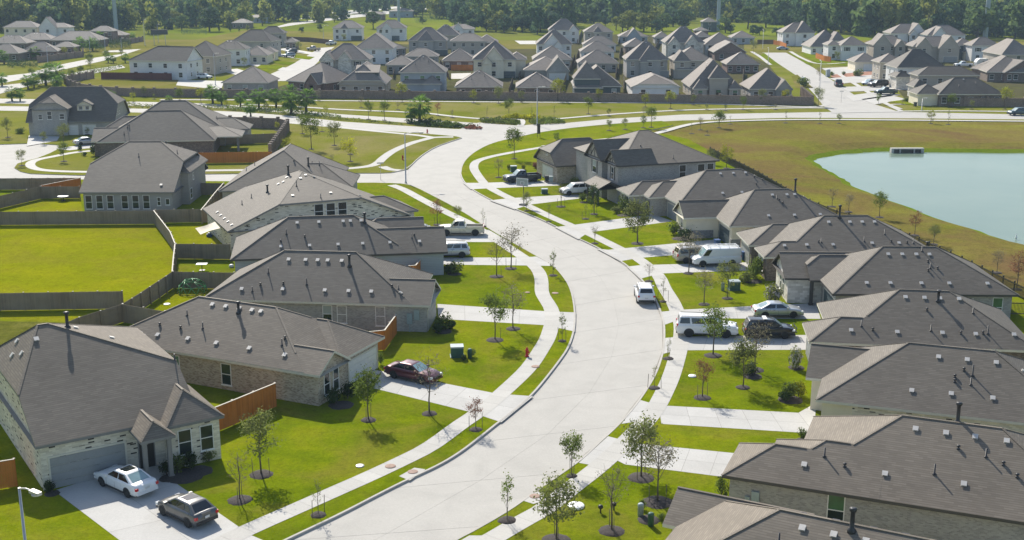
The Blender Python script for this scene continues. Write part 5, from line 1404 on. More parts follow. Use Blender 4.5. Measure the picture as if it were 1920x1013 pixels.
    if K.get('ladder'):
        g = MB()
        for k in range(4): g.bar((xtr+.3+k*1.1, -wtm*.9, H+.16), (xtr+.3+k*1.1, wtm*.9, H+.16), .05, .05); g.bar((xtr+.3+k*1.1, -wtm*.9, H-.04), (xtr+.3+k*1.1, -wtm*.9, H+.16), .05, .05); g.bar((xtr+.3+k*1.1, wtm*.9, H-.04), (xtr+.3+k*1.1, wtm*.9, H+.16), .05, .05)
        for y in (-.55, -.15, .3, .6): g.bar((xtr+.2, y, H+.2), (xtf-.1, y, H+.2), .05, .04)
        g.build('roof_rack', [M['white_plastic']], root)
    if K.get('bed'):
        g = MB(); x0, x1 = -L/2+.03, -.1*L-.03
        g.box(x0, hw*.86, .7, x1, hw*.985, 1.2); g.box(x0, -hw*.985, .7, x1, -hw*.86, 1.2); g.box(x0-.01, -hw*.86, .7, x0+.09, hw*.86, 1.2); g.box(x1-.05, -hw*.86, .7, x1+.02, hw*.86, 1.2)
        g.build('bed', [pm], root)
        g = MB(); g.face([(x0+.09, -hw*.86, .802), (x1-.05, -hw*.86, .802), (x1-.05, hw*.86, .802), (x0+.09, hw*.86, .802)]); g.build('bed_liner', [M['black_plastic']], root)
    if extra: extra(root, K)
    return root

def car_px(kind, col, label, cat, rear, front, near=True, **kw):
    """rear and front: where the two near-side wheels touch the ground in the photo"""
    z = kw.pop('z', .142)
    a, b = G(*rear, z), G(*front, z)
    d = (b-a); d.z = 0; d.normalize()
    n = Vector((-d.y, d.x, 0)); mid = (a+b)/2
    if n.dot(Vector((mid.x, mid.y, 0))) < 0: n = -n
    c = mid + n*(KIND[kind]['W']/2-.12)
    return car(kind, col, label, cat, (c.x, c.y, z), math.atan2(d.y, d.x), **kw)

def sunroof(root, K):
    g = MB(); xf = K['cab'][2]*K['L']; g.box(xf-1.0, -.42, K['H']-.004, xf-.25, .42, K['H']+.006); g.build('sunroof', [M['car_glass']], root)
def patrol(root, K):
    fx = K['L']/2
    g = MB(); g.bar((fx+.12, -.5, .5), (fx+.12, -.5, 1.05), .06, .06); g.bar((fx+.12, .5, .5), (fx+.12, .5, 1.05), .06, .06)
    for z in (.62, .98): g.bar((fx+.12, -.85, z), (fx+.12, .85, z), .07, .07)
    for s in (-.5, .5): g.bar((fx-.05, s, .55), (fx+.12, s, .55), .05, .05)
    g.build('push_bumper', [M['black_iron']], root)
    g = MB(); g.box(-.6, -.55, K['H']+.0, -.25, .55, K['H']+.1); g.build('light_bar', [M['white_plastic']], root)

car_px('sedan', 'white', 'white sedan with dark sunroof nose to the grey garage door', 'car', (242, 933), (193, 911), extra=sunroof, glass='car_glass')
car_px('hatch', 'grey', 'dark grey hatchback behind the white sunroof sedan', 'car', (356, 990), (306, 965), extra=sunroof, roofcol=None)
car_px('sedan', 'maroon', 'maroon sedan on the driveway of the tan brick house', 'car', (736.5, 709), (794, 721))
car_px('pickup', 'champagne', 'cream pickup truck with dark open bed on the left driveway', 'pickup truck', (890, 442.5), (838, 442.5), name='pickup_truck')
car_px('sedan', 'navy', 'dark blue sedan nose to tail with the cream pickup, half behind a roof', 'car', (775, 445), (815, 444))
car_px('suv', 'silver', 'silver crossover with roof rails tucked behind the pale blue house', 'car', (867.5, 483.5), (822, 484.5))
car_px('pickup', 'navy', 'dark blue black pickup truck beside the bins of the half timbered house', 'pickup truck', (1007, 341), (957, 344), name='pickup_truck')
car_px('suv', 'white', 'small white crossover under the half timbered gable', 'car', (1098, 365), (1067, 367))
car_px('minivan', 'gold', 'grey gold minivan in front of the white work van', 'minivan', (1288, 494), (1330, 492))
car_px('van', 'white', 'white work van with a ladder rack on its roof', 'van', (1377, 499), (1312, 501), name='work_van')
car_px('sedan', 'silver', 'silver sedan alone on the right hand driveway beside the flowering bush', 'car', (1432, 597), (1489, 596.5))
car_px('bigsuv', 'white', 'large white sport utility vehicle parked behind a young tree', 'car', (1291, 632), (1361, 634))
car_px('suv', 'black', 'black patrol style sport utility vehicle with a push bumper', 'car', (1412, 635), (1475, 635.5), wheel_dark=True, extra=patrol)
p1, p2 = G(1237, 585), G(1204, 528)
dd = (p2-p1).normalized(); c0 = G(1208, 561, .016)
car('suv', 'white', 'white crossover driving away on the curving road, seen from behind', 'car', (c0.x, c0.y, .016), math.atan2(dd.y, dd.x)-.06, name='moving_car')
car_px('sedan', 'silver', 'silver sedan on the drive by the turning circle', 'car', (154, 273), (177, 271))
car_px('suv', 'white', 'white crossover beside the big white two storey house', 'car', (370, 148.5), (392, 149), z=.09)
F_ = 'vehicles on the far streets'
car_px('suv', 'bluesilver', 'blue silver crossover on a drive of the upper left street', 'car', (549, 107), (538, 107.5), z=.09, group=F_)
car_px('suv', 'green', 'dark green vehicle half behind a pale tree on the upper left street', 'car', (553, 100), (544, 100.5), z=.09, group=F_)
car_px('pickup', 'beige', 'beige pickup truck crossing the upper left street', 'pickup truck', (594, 96), (576, 95), z=.09, name='pickup_truck', group=F_)
car_px('pickup', 'white', 'white pickup truck before the pair of white houses by the park', 'pickup truck', (620, 85), (629, 84), z=.09, name='pickup_truck', group=F_)
car_px('pickup', 'teal', 'teal pickup truck on a drive off the right hand street', 'pickup truck', (1677, 177), (1650, 177.5), z=.09, name='pickup_truck', group=F_)
a, b = G(1571, 160), G(1560, 150)
dd = (b-a).normalized()
car('pickup', 'navy', 'dark pickup truck at the kerb of the right hand street', 'pickup truck', (G(1572, 162).x, G(1572, 162).y, .05), math.atan2(dd.y, dd.x), name='pickup_truck', group=F_)
car_px('suv', 'bluesilver', 'pale blue car nose out beside the dark sport utility vehicle', 'car', (1640, 160), (1628, 161), z=.09, group=F_)
car_px('bigsuv', 'black', 'dark sport utility vehicle next to the teal pickup', 'car', (1658, 163), (1641, 163.5), z=.09, group=F_)
car_px('sedan', 'bluesilver', 'blue silver sedan crossing at the end of the right hand street', 'car', (1462, 94), (1475, 94), z=.06, group=F_)
car_px('pickup', 'white', 'white pickup truck beside the travel trailer', 'pickup truck', (1816, 126), (1800, 126), z=.06, name='pickup_truck', group=F_)
car_px('suv', 'teal', 'dark teal vehicle at the right edge of the road by the pond', 'car', (1922, 216.5), (1902, 217), z=.03, group=F_)
# travel trailer
p = G(1853, 127, 0); t_ = empty('travel_trailer', (p.x, p.y, 0), R(2)); tag(t_, 'white travel trailer with rounded front behind the taupe house drive', 'trailer')
mb = MB()
prof = [(-4.3,.6),(4.2,.6),(4.2,3.0),(-3.5,3.05),(-4.2,2.6),(-4.6,1.8)]
for s, o in ((-1.2, 1), (1.2, -1)): mb.face([(x, s, z) for x, z in (prof if o > 0 else prof[::-1])])
for i in range(len(prof)):
    a, b = prof[i], prof[(i+1) % len(prof)]
    mb.face([(a[0],1.2,a[1]),(b[0],1.2,b[1]),(b[0],-1.2,b[1]),(a[0],-1.2,a[1])][::-1])
mb.build('body', [M['white_plastic']], t_)
g = MB(); g.box(-2.6, -1.23, 1.7, -1.7, -1.2, 2.2); g.build('window', [M['car_glass']], t_)
g = MB(); g.box(1.5, -1.23, 1.7, 2.6, -1.2, 2.2); g.build('window', [M['car_glass']], t_)
for x in (.4, 1.3):
    g = MB(); g.lathe([(.2,-.12),(.36,-.1),(.36,.1),(.2,.12)], 14); g.build('wheel', [M['tyre']], t_, (x, -1.1, .36), (math.pi/2, 0, 0))
g = MB(); g.bar((-4.5, 0, .6), (-5.8, 0, .55), .12, .1); g.build('hitch', [M['black_iron']], t_)
# ------------------------------------------------------------------ trees
def tree_mesh(seed, H=4.0, clear=.32, rx=.26, rz=.33, cz=.66, limbs=16, leaves=520, ls=.13, trunk_r=.045, bark='bark', leaf='green', twig=1.0, spread=.17):
    r = random.Random(seed)
    tk = MB()
    bend = [(r.uniform(-.03, .03)*H, r.uniform(-.03, .03)*H) for _ in range(5)]
    pts = [Vector((bend[k][0]*k/4, bend[k][1]*k/4, H*.88*k/4)) for k in range(5)]
    pts[0] = Vector((0, 0, -.05))
    tk.tube(pts, [trunk_r*1.25, trunk_r, trunk_r*.8, trunk_r*.5, trunk_r*.18], 6)
    segs = []
    for i in range(limbs):
        t = clear + (.9-clear)*(i+r.random())/limbs
        base = pts[0].lerp(pts[4], t) if False else Vector((pts[int(t*4)].x, pts[int(t*4)].y, H*.88*t))
        a = i*2.4 + r.uniform(-.5, .5)
        zt = (cz + rz*r.uniform(-.85, .95))*H
        zt = max(zt, base.z + .03*H)
        k = math.sqrt(max(.06, 1-((zt/H-cz)/rz)**2))*rx*H*r.uniform(.7, 1.08)
        tip = Vector((base.x+math.cos(a)*k, base.y+math.sin(a)*k, zt))
        mid = base.lerp(tip, .5) + Vector((0, 0, -.03*H*r.random()))
        tk.tube([base, mid, tip], [trunk_r*.38, trunk_r*.24, trunk_r*.07], 4, caps=False)
        segs.append((mid, tip))
        for _ in range(2):
            q = mid.lerp(tip, r.uniform(.1, .7)); e = q + Vector((r.uniform(-1, 1), r.uniform(-1, 1), r.uniform(.1, 1)))*rx*H*.42
            tk.tube([q, e], [trunk_r*.16*twig, trunk_r*.05*twig], 3, caps=False); segs.append((q, e))
    segs.append((Vector((0, 0, H*.75)), Vector((pts[4].x, pts[4].y, H))))
    cr = MB()
    for _ in range(leaves):
        a, b = r.choice(segs)
        p = a.lerp(b, r.uniform(.15, 1.1)) + Vector((r.gauss(0, 1), r.gauss(0, 1), r.gauss(0, .8)))*spread*rx*H
        n = Vector((r.uniform(-1, 1), r.uniform(-1, 1), r.uniform(-.3, 1))).normalized()
        x = n.orthogonal().normalized(); y = n.cross(x)
        ang = r.uniform(0, 6.28); x, y = x*math.cos(ang)+y*math.sin(ang), y*math.cos(ang)-x*math.sin(ang)
        s1 = ls*r.uniform(.6, 1.3); s2 = s1*r.uniform(.45, .7)
        cr.face([p-x*s1*.5, p+y*s2*.5, p+x*s1*.5, p-y*s2*.5], 0, False)
    return tk.mesh('trunk', M[bark]), cr.mesh('crown', L_[leaf])

TK = {
 'oval':   dict(leaves=1350, ls=.155, leaf='green'),
 'olive':  dict(leaves=1500, ls=.15, leaf='olive', rx=.3),
 'big':    dict(leaves=2100, ls=.15, leaf='olive', rx=.27, rz=.36, cz=.6, clear=.22, limbs=24),
 'grey':   dict(leaves=650, ls=.12, leaf='grey', limbs=20, twig=1.6, rx=.27),
 'bare':   dict(leaves=220, ls=.1, leaf='grey', limbs=22, twig=2.0, rx=.25),
 'red':    dict(leaves=850, ls=.13, leaf='red', limbs=18, twig=1.5, rx=.24),
 'sapling':dict(leaves=380, ls=.14, leaf='green', rx=.13, rz=.4, cz=.58, clear=.2, limbs=18, trunk_r=.03),
 'thin':   dict(leaves=150, ls=.13, leaf='olive', rx=.13, rz=.4, cz=.58, clear=.25, limbs=14, trunk_r=.028, twig=1.5),
 'yellow': dict(leaves=900, ls=.18, leaf='yellow', rx=.3, rz=.38, cz=.58, clear=.2),
 'lime':   dict(leaves=1000, ls=.2, leaf='lime', rx=.36, rz=.36, cz=.6, clear=.2),
 'column': dict(leaves=1200, ls=.15, leaf='dark', rx=.2, rz=.42, cz=.56, clear=.12, limbs=22),
 'dense':  dict(leaves=1600, ls=.2, leaf='green', rx=.36, rz=.4, cz=.58, clear=.2, limbs=24),
}
def stake_mesh():
    d = MB(); d.tube([(0, 0, -.1), (0, 0, 1.0)], .022, 5); return d.mesh('stake', M['stake'])
STK = stake_mesh()
tno = [0]
def mulch_bed(p, r):
    key = round(r*.8, 1)
    me = cached(('mul', key), lambda: ring_mulch(key))
    tag(link('mulch_bed', me, None, (p.x, p.y, p.z+.004), (0, 0, rng.uniform(0, 6))), kind='structure')
def ring_mulch(r):
    d = MB(); n = 22; rr = random.Random(int(r*100))
    prof = [(1.0, 0), (.85, .05), (.5, .1), (.05, .11)]
    b0 = 0
    for f, z in prof:
        for k in range(n):
            a = 2*math.pi*k/n; q = r*f*(1+rr.uniform(-.06, .06)); d.v.append((q*math.cos(a), q*math.sin(a), z+rr.uniform(0, .03)*(f < 1)))
    for i in range(3):
        for k in range(n):
            a = i*n+k; c = i*n+(k+1) % n; d.f.append((a, c, c+n, a+n)); d.m.append(0); d.sm.append(True)
    d.f.append(tuple(3*n+k for k in range(n))); d.m.append(0); d.sm.append(False)
    return d.mesh('mulch_bed', M['mulch'])

def tree(kind, px, py, top, label, stakes=0, mulch=.9, group='young trees along the streets', name='young_tree', wide=1.0, z=None):
    p = GP(px, py) if z is None else G(px, py, z)
    h = max(1.0, (py-top)/(scale_at(py)*.965))
    var = tno[0] % 3; tno[0] += 1
    tm, cm = cached(('tree', kind, var), lambda: tree_mesh(hash_(kind)+var*17, **TK[kind]))
    root = empty(name, p, rng.uniform(0, 6.28)); root.scale = (wide*h/4, wide*h/4, h/4)
    tag(root, label, 'tree', group)
    link('trunk', tm, root); link('crown', cm, root)
    for k in range(stakes):
        a = k*math.pi + .4
        link('stake', STK, root, (math.cos(a)*.55*4/h/wide, math.sin(a)*.55*4/h/wide, 0), (rng.uniform(-.05, .05), rng.uniform(-.05, .05), 0), (4/h, 4/h, 4.8/h))
    if mulch: mulch_bed(p, mulch)
    return root
def hash_(s): return sum(ord(c)*(i+7) for i, c in enumerate(s))

NEAR = [
 ('olive',490,890,768,'round olive tree on the lawn before the flecked brick house',2,1.0), ('bare',450,938,835,'pale bare tree between the olive tree and the parked hatchback',2,.95),
 ('thin',597,966,888,'thin dark sapling on the bottom left verge',2,.65), ('oval',691,788,688,'airy green tree beside the bed of the tan brick house',2,.75),
 ('bare',805,776,650,'leafless purple grey tree in front of the maroon car',2,.75), ('red',892,806,742,'rust tipped sapling on the verge by the maroon car driveway',2,.6),
 ('oval',928,638,545,'green tree left of the grey bare tree on the middle left lawn',1,.95), ('grey',962,617,528,'grey bare tree on the driveway edge of the middle left lawn',0,.9),
 ('sapling',1054,640,585,'tiny conifer shaped sapling on the verge above the hydrant',2,.5), ('bare',931,519,446,'thin leaved bare tree nearest the corner shrub on the upper left lawn',1,.95),
 ('grey',958,504,418,'tall airy tree between the two upper left driveways',2,.9), ('sapling',1037,517,468,'small cone shaped tree on the verge where the path bends',0,.65),
 ('red',820,422,371,'rusty brown tree beside the cream pickup',2,.7), ('olive',857,414,386,'small olive tree peeping over the cream pickup bed',0,.6), ('thin',906,425,390,'small thin tree on the verge past the cream pickup',1,.6),
 ('sapling',951,976,880,'dense upright sapling on the bottom right verge, middle of three',2,.75), ('oval',1072,893,806,'light green young tree on the verge nearest the bottom driveway',2,.55),
 ('big',1043,1014,880,'wide wispy green tree at the bottom edge beside the footpath',2,1.1), ('bare',1147,996,862,'leafless tree beside the white disc on the lower lawn',2,1.0),
 ('big',1202,896,772,'left one of two large trees beside the lower driveway',2,1.15), ('grey',1233,942,808,'right one of two large trees, grey twigged and on a big mulch ring',2,1.2),
 ('thin',1227,728,680,'sparse sapling on the narrow right verge, lower one',2,.6), ('thin',1253,673,628,'sparse sapling on the narrow right verge, upper one',2,.6),
 ('red',1317,746,668,'rust brown tree on the square right lawn',2,.9), ('big',1393,727,632,'olive tree in the middle of the square right lawn',0,.75),
 ('grey',1415,694,600,'grey twigged tree in front of the black patrol vehicle',0,.95), ('oval',1337,667,568,'green tree in front of the large white sport utility vehicle',0,.95),
 ('grey',1320,571,502,'grey bare tree on the lawn below the work van',0,.7), ('olive',1364,560,490,'slender olive tree beside the green utility box',2,.8),
 ('thin',1243,566,514,'thin sapling beside the meandering path near the moving car',2,.5), ('bare',1217,528,490,'bare sapling on a ringed verge beside the road bend',0,.65),
 ('grey',1291,513,428,'wispy grey tree before the gold minivan',0,.8), ('big',1195,457,370,'tall dense tree on the lawn across from the open garage',2,.95),
 ('bare',1115,457,420,'bare sapling on the verge below the tall dense tree',0,.6), ('thin',1098,411,378,'thin tree at the corner of the porch lawn',2,.65),
 ('column',1114,402,345,'dark columnar tree beside the porch of the half timbered house',2,.75), ('thin',1029,416,378,'small bare tree on the footpath edge of the porch lawn',0,.5),
 ('olive',987,396,360,'bushy small tree beside the basketball hoop',0,.55), ('bare',1052,388,340,'staked bare tree beside the small white crossover',2,.85),
 ('grey',935,333,296,'round bare tree above the dark blue black pickup',0,.7), ('oval',964,298,238,'leafy leaning tree at the inner road bend',2,.7), ('oval',1044,273,248,'small leafy tree left of the half timbered house roof',0,.6),
]
for k, px, py, top, lab, st, mu in NEAR: tree(k, px, py, top, lab, st, mu)
MID = [
 ('olive',1142,245,225,'leftmost of three small trees behind the half timbered house'), ('olive',1172,243,222,'middle of three small trees behind the half timbered house'), ('oval',1206,240,216,'right one of three small trees behind the half timbered house'),
 ('oval',691,224,188,'left of a pair of dark trees on the boulevard verge'), ('oval',721,226,188,'right of a pair of dark trees on the boulevard verge'), ('yellow',754,192,155,'yellow green tree against the estate wall above the twin palms'),
 ('grey',677,202,180,'thin grey tree on the common left of the yellow green wall tree'), ('grey',746,206,190,'little grey tree above the boulevard footpath'), ('red',821,217,191,'brownish tree beside the footpath right of the twin palms'),
 ('grey',848,221,206,'very small grey tree where the footpath dips'), ('yellow',888,193,168,'small yellow green tree against the wall left of the round wall tree'), ('olive',935,194,163,'round olive tree against the estate wall'),
 ('oval',954,219,184,'narrow green tree in the middle of the common'), ('thin',913,221,197,'staked thin tree left of the narrow green tree'), ('thin',997,219,199,'staked thin tree left of the street lamp'),
 ('thin',1039,221,195,'staked bare tree right of the street lamp'), ('olive',978,192,171,'olive shrub tree at the wall behind the street lamp'), ('yellow',1046,190,147,'big yellow green tree against the estate wall'),
 ('oval',1103,214,181,'full green tree on the common right of the lamp'), ('yellow',1123,191,166,'small yellow tree at the wall below the slate house'), ('olive',1142,218,204,'low round tree on the right side of the common'),
 ('grey',1159,191,173,'grey tree at the wall below the slate house corner'), ('yellow',1210,201,174,'left of two yellow green trees below the white gable house'), ('yellow',1257,204,170,'right of two yellow green trees below the white gable house'),
 ('grey',1207,219,200,'grey bushy tree beside the curving upper footpath'), ('oval',1221,239,199,'leaning green tree on the boulevard verge near the bend'),
 ('oval',567,251,212,'tall leafy tree on the common left of the road'), ('oval',584,280,214,'taller dark tree beside the brick pilaster fence'), ('olive',627,273,229,'olive tree in the middle of the left common'), ('yellow',537,289,258,'yellow green tree at the foot of the pilaster fence'),
 ('grey',622,309,289,'low grey shrub tree near the side street path'), ('lime',657,303,259,'bright lime tree on the left common'), ('grey',657,290,268,'dull shrub tree behind the bright lime tree'), ('thin',604,247,222,'thin tree on the far edge of the left common'),
 ('yellow',1362,316,272,'yellow green tree on the dry bank behind the roofs'), ('olive',1332,308,280,'dark leaning tree beside the yellow green bank tree'),
 ('thin',1473,231,205,'thin tree on the bank below the parallel road'), ('thin',1537,232,206,'sparse tree on the bank facing the side street'), ('olive',1573,232,214,'round bush tree on the bank facing the side street'),
 ('yellow',1745,232,205,'yellow tree on the bank above the pond outlet'), ('thin',1778,234,203,'thin tree right of the yellow bank tree'), ('dense',1348,240,208,'dense dark tree at the bend of the bank path'), ('grey',1313,244,219,'thin staked tree left of the dense bank tree'), ('thin',1297,251,228,'smallest staked tree at the bank path'), ('grey',1326,254,243,'shrubby tree below the bank path'), ('thin',1369,233,216,'thin tree right of the dense bank tree'),
 ('bare',1560,388,348,'bare brown tree by the pond fence, farthest of the row'), ('grey',1591,398,361,'grey green tree by the pond fence'), ('oval',1649,408,358,'leafy open tree on the bank beside the pond'), ('red',1715,442,394,'rust red tree by the pond fence'), ('olive',1750,459,421,'olive tree by the pond fence right of the rust red tree'), ('grey',1869,512,468,'grey green tree close to the pond near the right edge'), ('red',1906,543,470,'tall rust red tree at the right edge by the pond'),
 ('lime',1473,192,168,'brilliant yellow tree against the estate wall by the side street'), ('olive',1534,200,165,'feathery tree at the corner of the side street'), ('olive',1428,196,167,'olive tree at the wall left of the brilliant yellow tree'), ('oval',1393,206,180,'leafy tree beneath the tall rear facade'), ('olive',1325,206,195,'low tree beneath the tall rear facade, leftmost'), ('grey',1454,206,194,'tiny grey tree near the street corner path'), ('olive',1360,208,197,'tiny olive tree on the upper footpath'), ('olive',1300,197,178,'pale tree against the wall left of the tall rear facade'),
 ('dense',1783,201,176,'round tree in front of the right hand brick wall'), ('yellow',1884,205,163,'tall yellow green tree at the right hand brick wall'), ('olive',1822,205,188,'small tree between two others at the right hand wall'), ('grey',1692,196,186,'tiny tree on the corner lawn of the right hand street'), ('oval',1647,196,176,'young tree beside the teal pickup'), ('grey',1536,152,124,'thin street tree left of the dark kerb pickup'), ('olive',1412,100,76,'bushy tree beside the side street top end'), ('olive',1496,86,70,'small tree before the white house facing the side street'), ('olive',1569,118,97,'small tree before the shuttered white house'), ('yellow',1757,107,94,'yellowish tree before the taupe twin gable house'), ('yellow',1836,115,98,'small yellow tree before the white and dark green house'), ('yellow',1706,83,72,'pale tree before the nested gable house'),
 ('olive',15,258,221,'grey green tree at the left edge by the brown two storey house'), ('olive',120,272,233,'larger pale tree on the lawn of the brown two storey house'), ('olive',83,271,247,'small pale tree on the drive of the brown two storey house'), ('olive',41,311,281,'small pale tree on the turning circle verge'), ('oval',120,303,265,'tree on the oval lawn of the turning circle'), ('yellow',164,253,238,'bushy young tree between the brown house and its neighbour'),
 ('yellow',194,200,175,'yellow green tree right of the brown house gable'), ('yellow',250,192,173,'yellow green tree on the verge beyond the dark hip roofs'), ('olive',289,186,176,'small tree at the estate wall near the palms'), ('dense',337,188,166,'dark round tree at the estate wall'), ('yellow',377,194,165,'broad yellow green tree left of the palms'), ('grey',598,189,170,'pale tree right of the last palm'), ('olive',270,182,162,'yellow tree against the left brick wall'),
 ('dense',168,122,100,'bushy tree on the left median below the light poles'), ('dense',200,112,94,'bushy tree at the left road bend'), ('olive',228,108,92,'olive tree on the verge left of the big white house'), ('dense',152,142,124,'bushy tree on the median beside the red brown fence end'), ('olive',120,150,134,'olive tree on the median left of the big palms'), ('dense',95,134,116,'bushy tree across the boulevard from the two big palms'), ('dense',60,146,128,'bushy tree on the left boulevard near the left edge'), ('yellow',240,203,186,'bright bushy tree peeping over the dark hip roofs'), ('yellow',425,204,188,'yellow green bush tree under the leftmost palms'), ('olive',500,211,194,'olive bush tree between the middle palms'), ('yellow',612,214,196,'yellow green bush tree beyond the last palm'), ('yellow',520,245,228,'little yellow tree at the top of the pilaster fence'), ('yellow',121,108,88,'yellow sapling in the far left estate'), ('olive',170,128,108,'bushy tree on the boulevard median left of the white house'), ('dense',135,150,130,'dark bush tree beside the left boulevard'), ('olive',143,104,90,'round tree at the far left wall'), ('grey',425,135,115,'pale tree before the tan house on the upper left street'), ('olive',458,127,108,'olive tree before the white walled house'), ('olive',560,98,78,'big pale tree over the upper left street'), ('olive',493,118,103,'small street tree by the low porch house'), ('olive',645,80,64,'small tree before the left white house by the park'), ('grey',713,76,62,'pale tree between the pair of white houses'),
]
for row in MID:
    k, px, py, top, lab = row
    tree(k, px, py, top, lab, 0, .75 if py > 170 else 0, group='young trees along the streets' if px > 0 else None)

# --- palms
def palm_mesh(seed, fan=True):
    r = random.Random(seed); H = 4.2
    tk = MB(); pts = [Vector((r.uniform(-.05,.05)*k, r.uniform(-.05,.05)*k, H*.62*k/4)) for k in range(5)]
    tk.tube(pts, [.24, .2, .19, .2, .16], 8)
    cr = MB(); top = pts[-1]
    for i in range(54):
        a = i*2.399; el = math.asin(r.uniform(-.95, .95)); Lf = r.uniform(1.5, 1.95)
        d = Vector((math.cos(a)*math.cos(el), math.sin(a)*math.cos(el), math.sin(el)))
        side = d.cross(Vector((0, 0, 1))).normalized() if abs(d.z) < .98 else Vector((1, 0, 0))
        prev = top
        stem = top + d*Lf*.5
        cr.face([top-side*.02, top+side*.02, stem+side*.02, stem-side*.02])
        nb = 7
        for k in range(nb):                       # fan of leaflets
            f = (k/(nb-1)-.5)*2.2
            dl = (d*math.cos(f) + side*math.sin(f)).normalized()
            tip = stem + dl*Lf*.62 + Vector((0, 0, -.13*Lf*(1+abs(f)*.3)))
            mid = stem + dl*Lf*.34 + Vector((0, 0, -.03))
            w_ = dl.cross(Vector((0, 0, 1)))
            w_ = w_.normalized()*.085 if w_.length > .01 else side*.085
            cr.face([stem, mid-w_, tip, mid+w_])
    return tk.mesh('trunk', M['bark']), cr.mesh('crown', L_['palm'])
def palm(px, py, top, label, wide=1.0):
    p = GP(px, py); h = (py-top)/(scale_at(py)*.965); v = tno[0] % 3; tno[0] += 1
    tm, cm = cached(('palm', v), lambda: palm_mesh(40+v))
    root = empty('palm_tree', p, rng.uniform(0, 6)); root.scale = (wide*h/4.6, wide*h/4.6, h/4.6)
    tag(root, label, 'palm tree', 'palms along the boulevard')
    link('trunk', tm, root); link('crown', cm, root)
for row in [(399,194,156,'leftmost palm of the boulevard row, tallest of that row'), (416,197,167,'second palm from the left in the boulevard row'), (451,201,169,'palm left of the yellow tree gap in the boulevard row'), (470,219,187,'palm standing nearer than the others in the boulevard row'),
            (486,204,162,'full palm in the middle of the boulevard row'), (518,202,164,'palm right of the full middle palm'), (541,200,155,'tall back palm behind the red brown house palms'), (546,214,167,'near palm beside the tall back palm'), (574,212,162,'last palm at the right end of the boulevard row'),
            (787,229,174,'taller one of the twin palms on the median'), (771,229,199,'shorter one of the twin palms on the median'), (86,160,116,'left one of two big palms by the left boulevard',), (108,162,114,'right one of two big palms by the left boulevard'),
            (53,168,138,'dark palm below the two big palms'), (64,165,136,'second dark palm below the two big palms'), (107,168,140,'short palm at the left brick wall corner'), (23,190,160,'left one of two low palms above the brown house'), (38,190,163,'right one of two low palms above the brown house'), (182,200,160,'broad left palm above the brown house gable'), (206,200,164,'broad right palm above the brown house gable'),
            (190,212,185,'small palm frond clump peeping above the dark roofs'), (318,195,177,'low palm at the verge left of the tallest boulevard palm'), (4,162,134,'palm at the left edge by the boulevard'), (203,118,100,'small palm on the left median, left of a pair'), (213,119,103,'small palm on the left median, right of a pair'), (67,112,85,'palm before the sunlit roof in the far left estate'), (8,120,92,'palm at the left edge in the far left estate'), (150,98,67,'palm beside the bushes of the far left estate'), (174,96,67,'second palm beside the bushes of the far left estate'), (190,82,57,'palm before the two level roofed house'), (235,118,99,'palm at the corner of the big white house'), (248,75,59,'palm at the bend of the far left street')]:
    palm(row[0], row[1], row[2], row[3], 1.15)
# ------------------------------------------------------------------ fences and walls
def board_panel(L, h, mat_, cap):
    d = MB(); n = max(4, int(L/.145)); r = random.Random(int(L*100)+int(h*10)); wd = L/n
    for k in range(n):
        y = r.uniform(-.006, .006); t = h + r.uniform(-.012, .012)
        d.box(k*wd+.004, -.012+y, .05, (k+1)*wd-.004, .012+y, t)
    for z in (.35, h*.55, h-.25): d.box(0, .02, z, L, .06, z+.09)
    return d.mesh('fence_panel', M[mat_])
def cap_rail(L, h, cap):
    d = MB(); d.box(0, -.06, h+.015, L, .07, h+.05); return d.mesh('cap_rail', M[cap])
def post_mesh(h, m, w_=.05, capm=None):
    d = MB(); d.box(-w_, .06, 0, w_, .06+2*w_, h); d.box(-w_-.015, .045, h, w_+.015, .075+2*w_, h+.04, 1)
    return d.mesh('fence_post', [M[m], M[capm or m]])
def iron_panel(L, h):
    d = MB()
    for z in (.15, h-.16): d.box(0, -.03, z, L, .03, z+.07)
    n = int(L/.13)
    for k in range(n): x = (k+.5)*L/n; d.box(x-.016, -.016, .06, x+.016, .016, h)
    return d.mesh('fence_panel', M['black_iron'])
def brick_panel(L, h):
    d = MB(); d.box(0, -.1, 0, L, .1, h-.08); d.box(0, -.13, h-.08, L, .13, h, 0); return d.mesh('wall_panel', [M['wall_brick']])
def pier_mesh(h):
    d = MB(); d.box(-.28, -.28, 0, .28, .28, h+.18); d.box(-.34, -.34, h+.18, .34, .34, h+.28); d.box(-.25, -.25, h+.28, .25, .25, h+.34); return d.mesh('pier', M['wall_brick'])

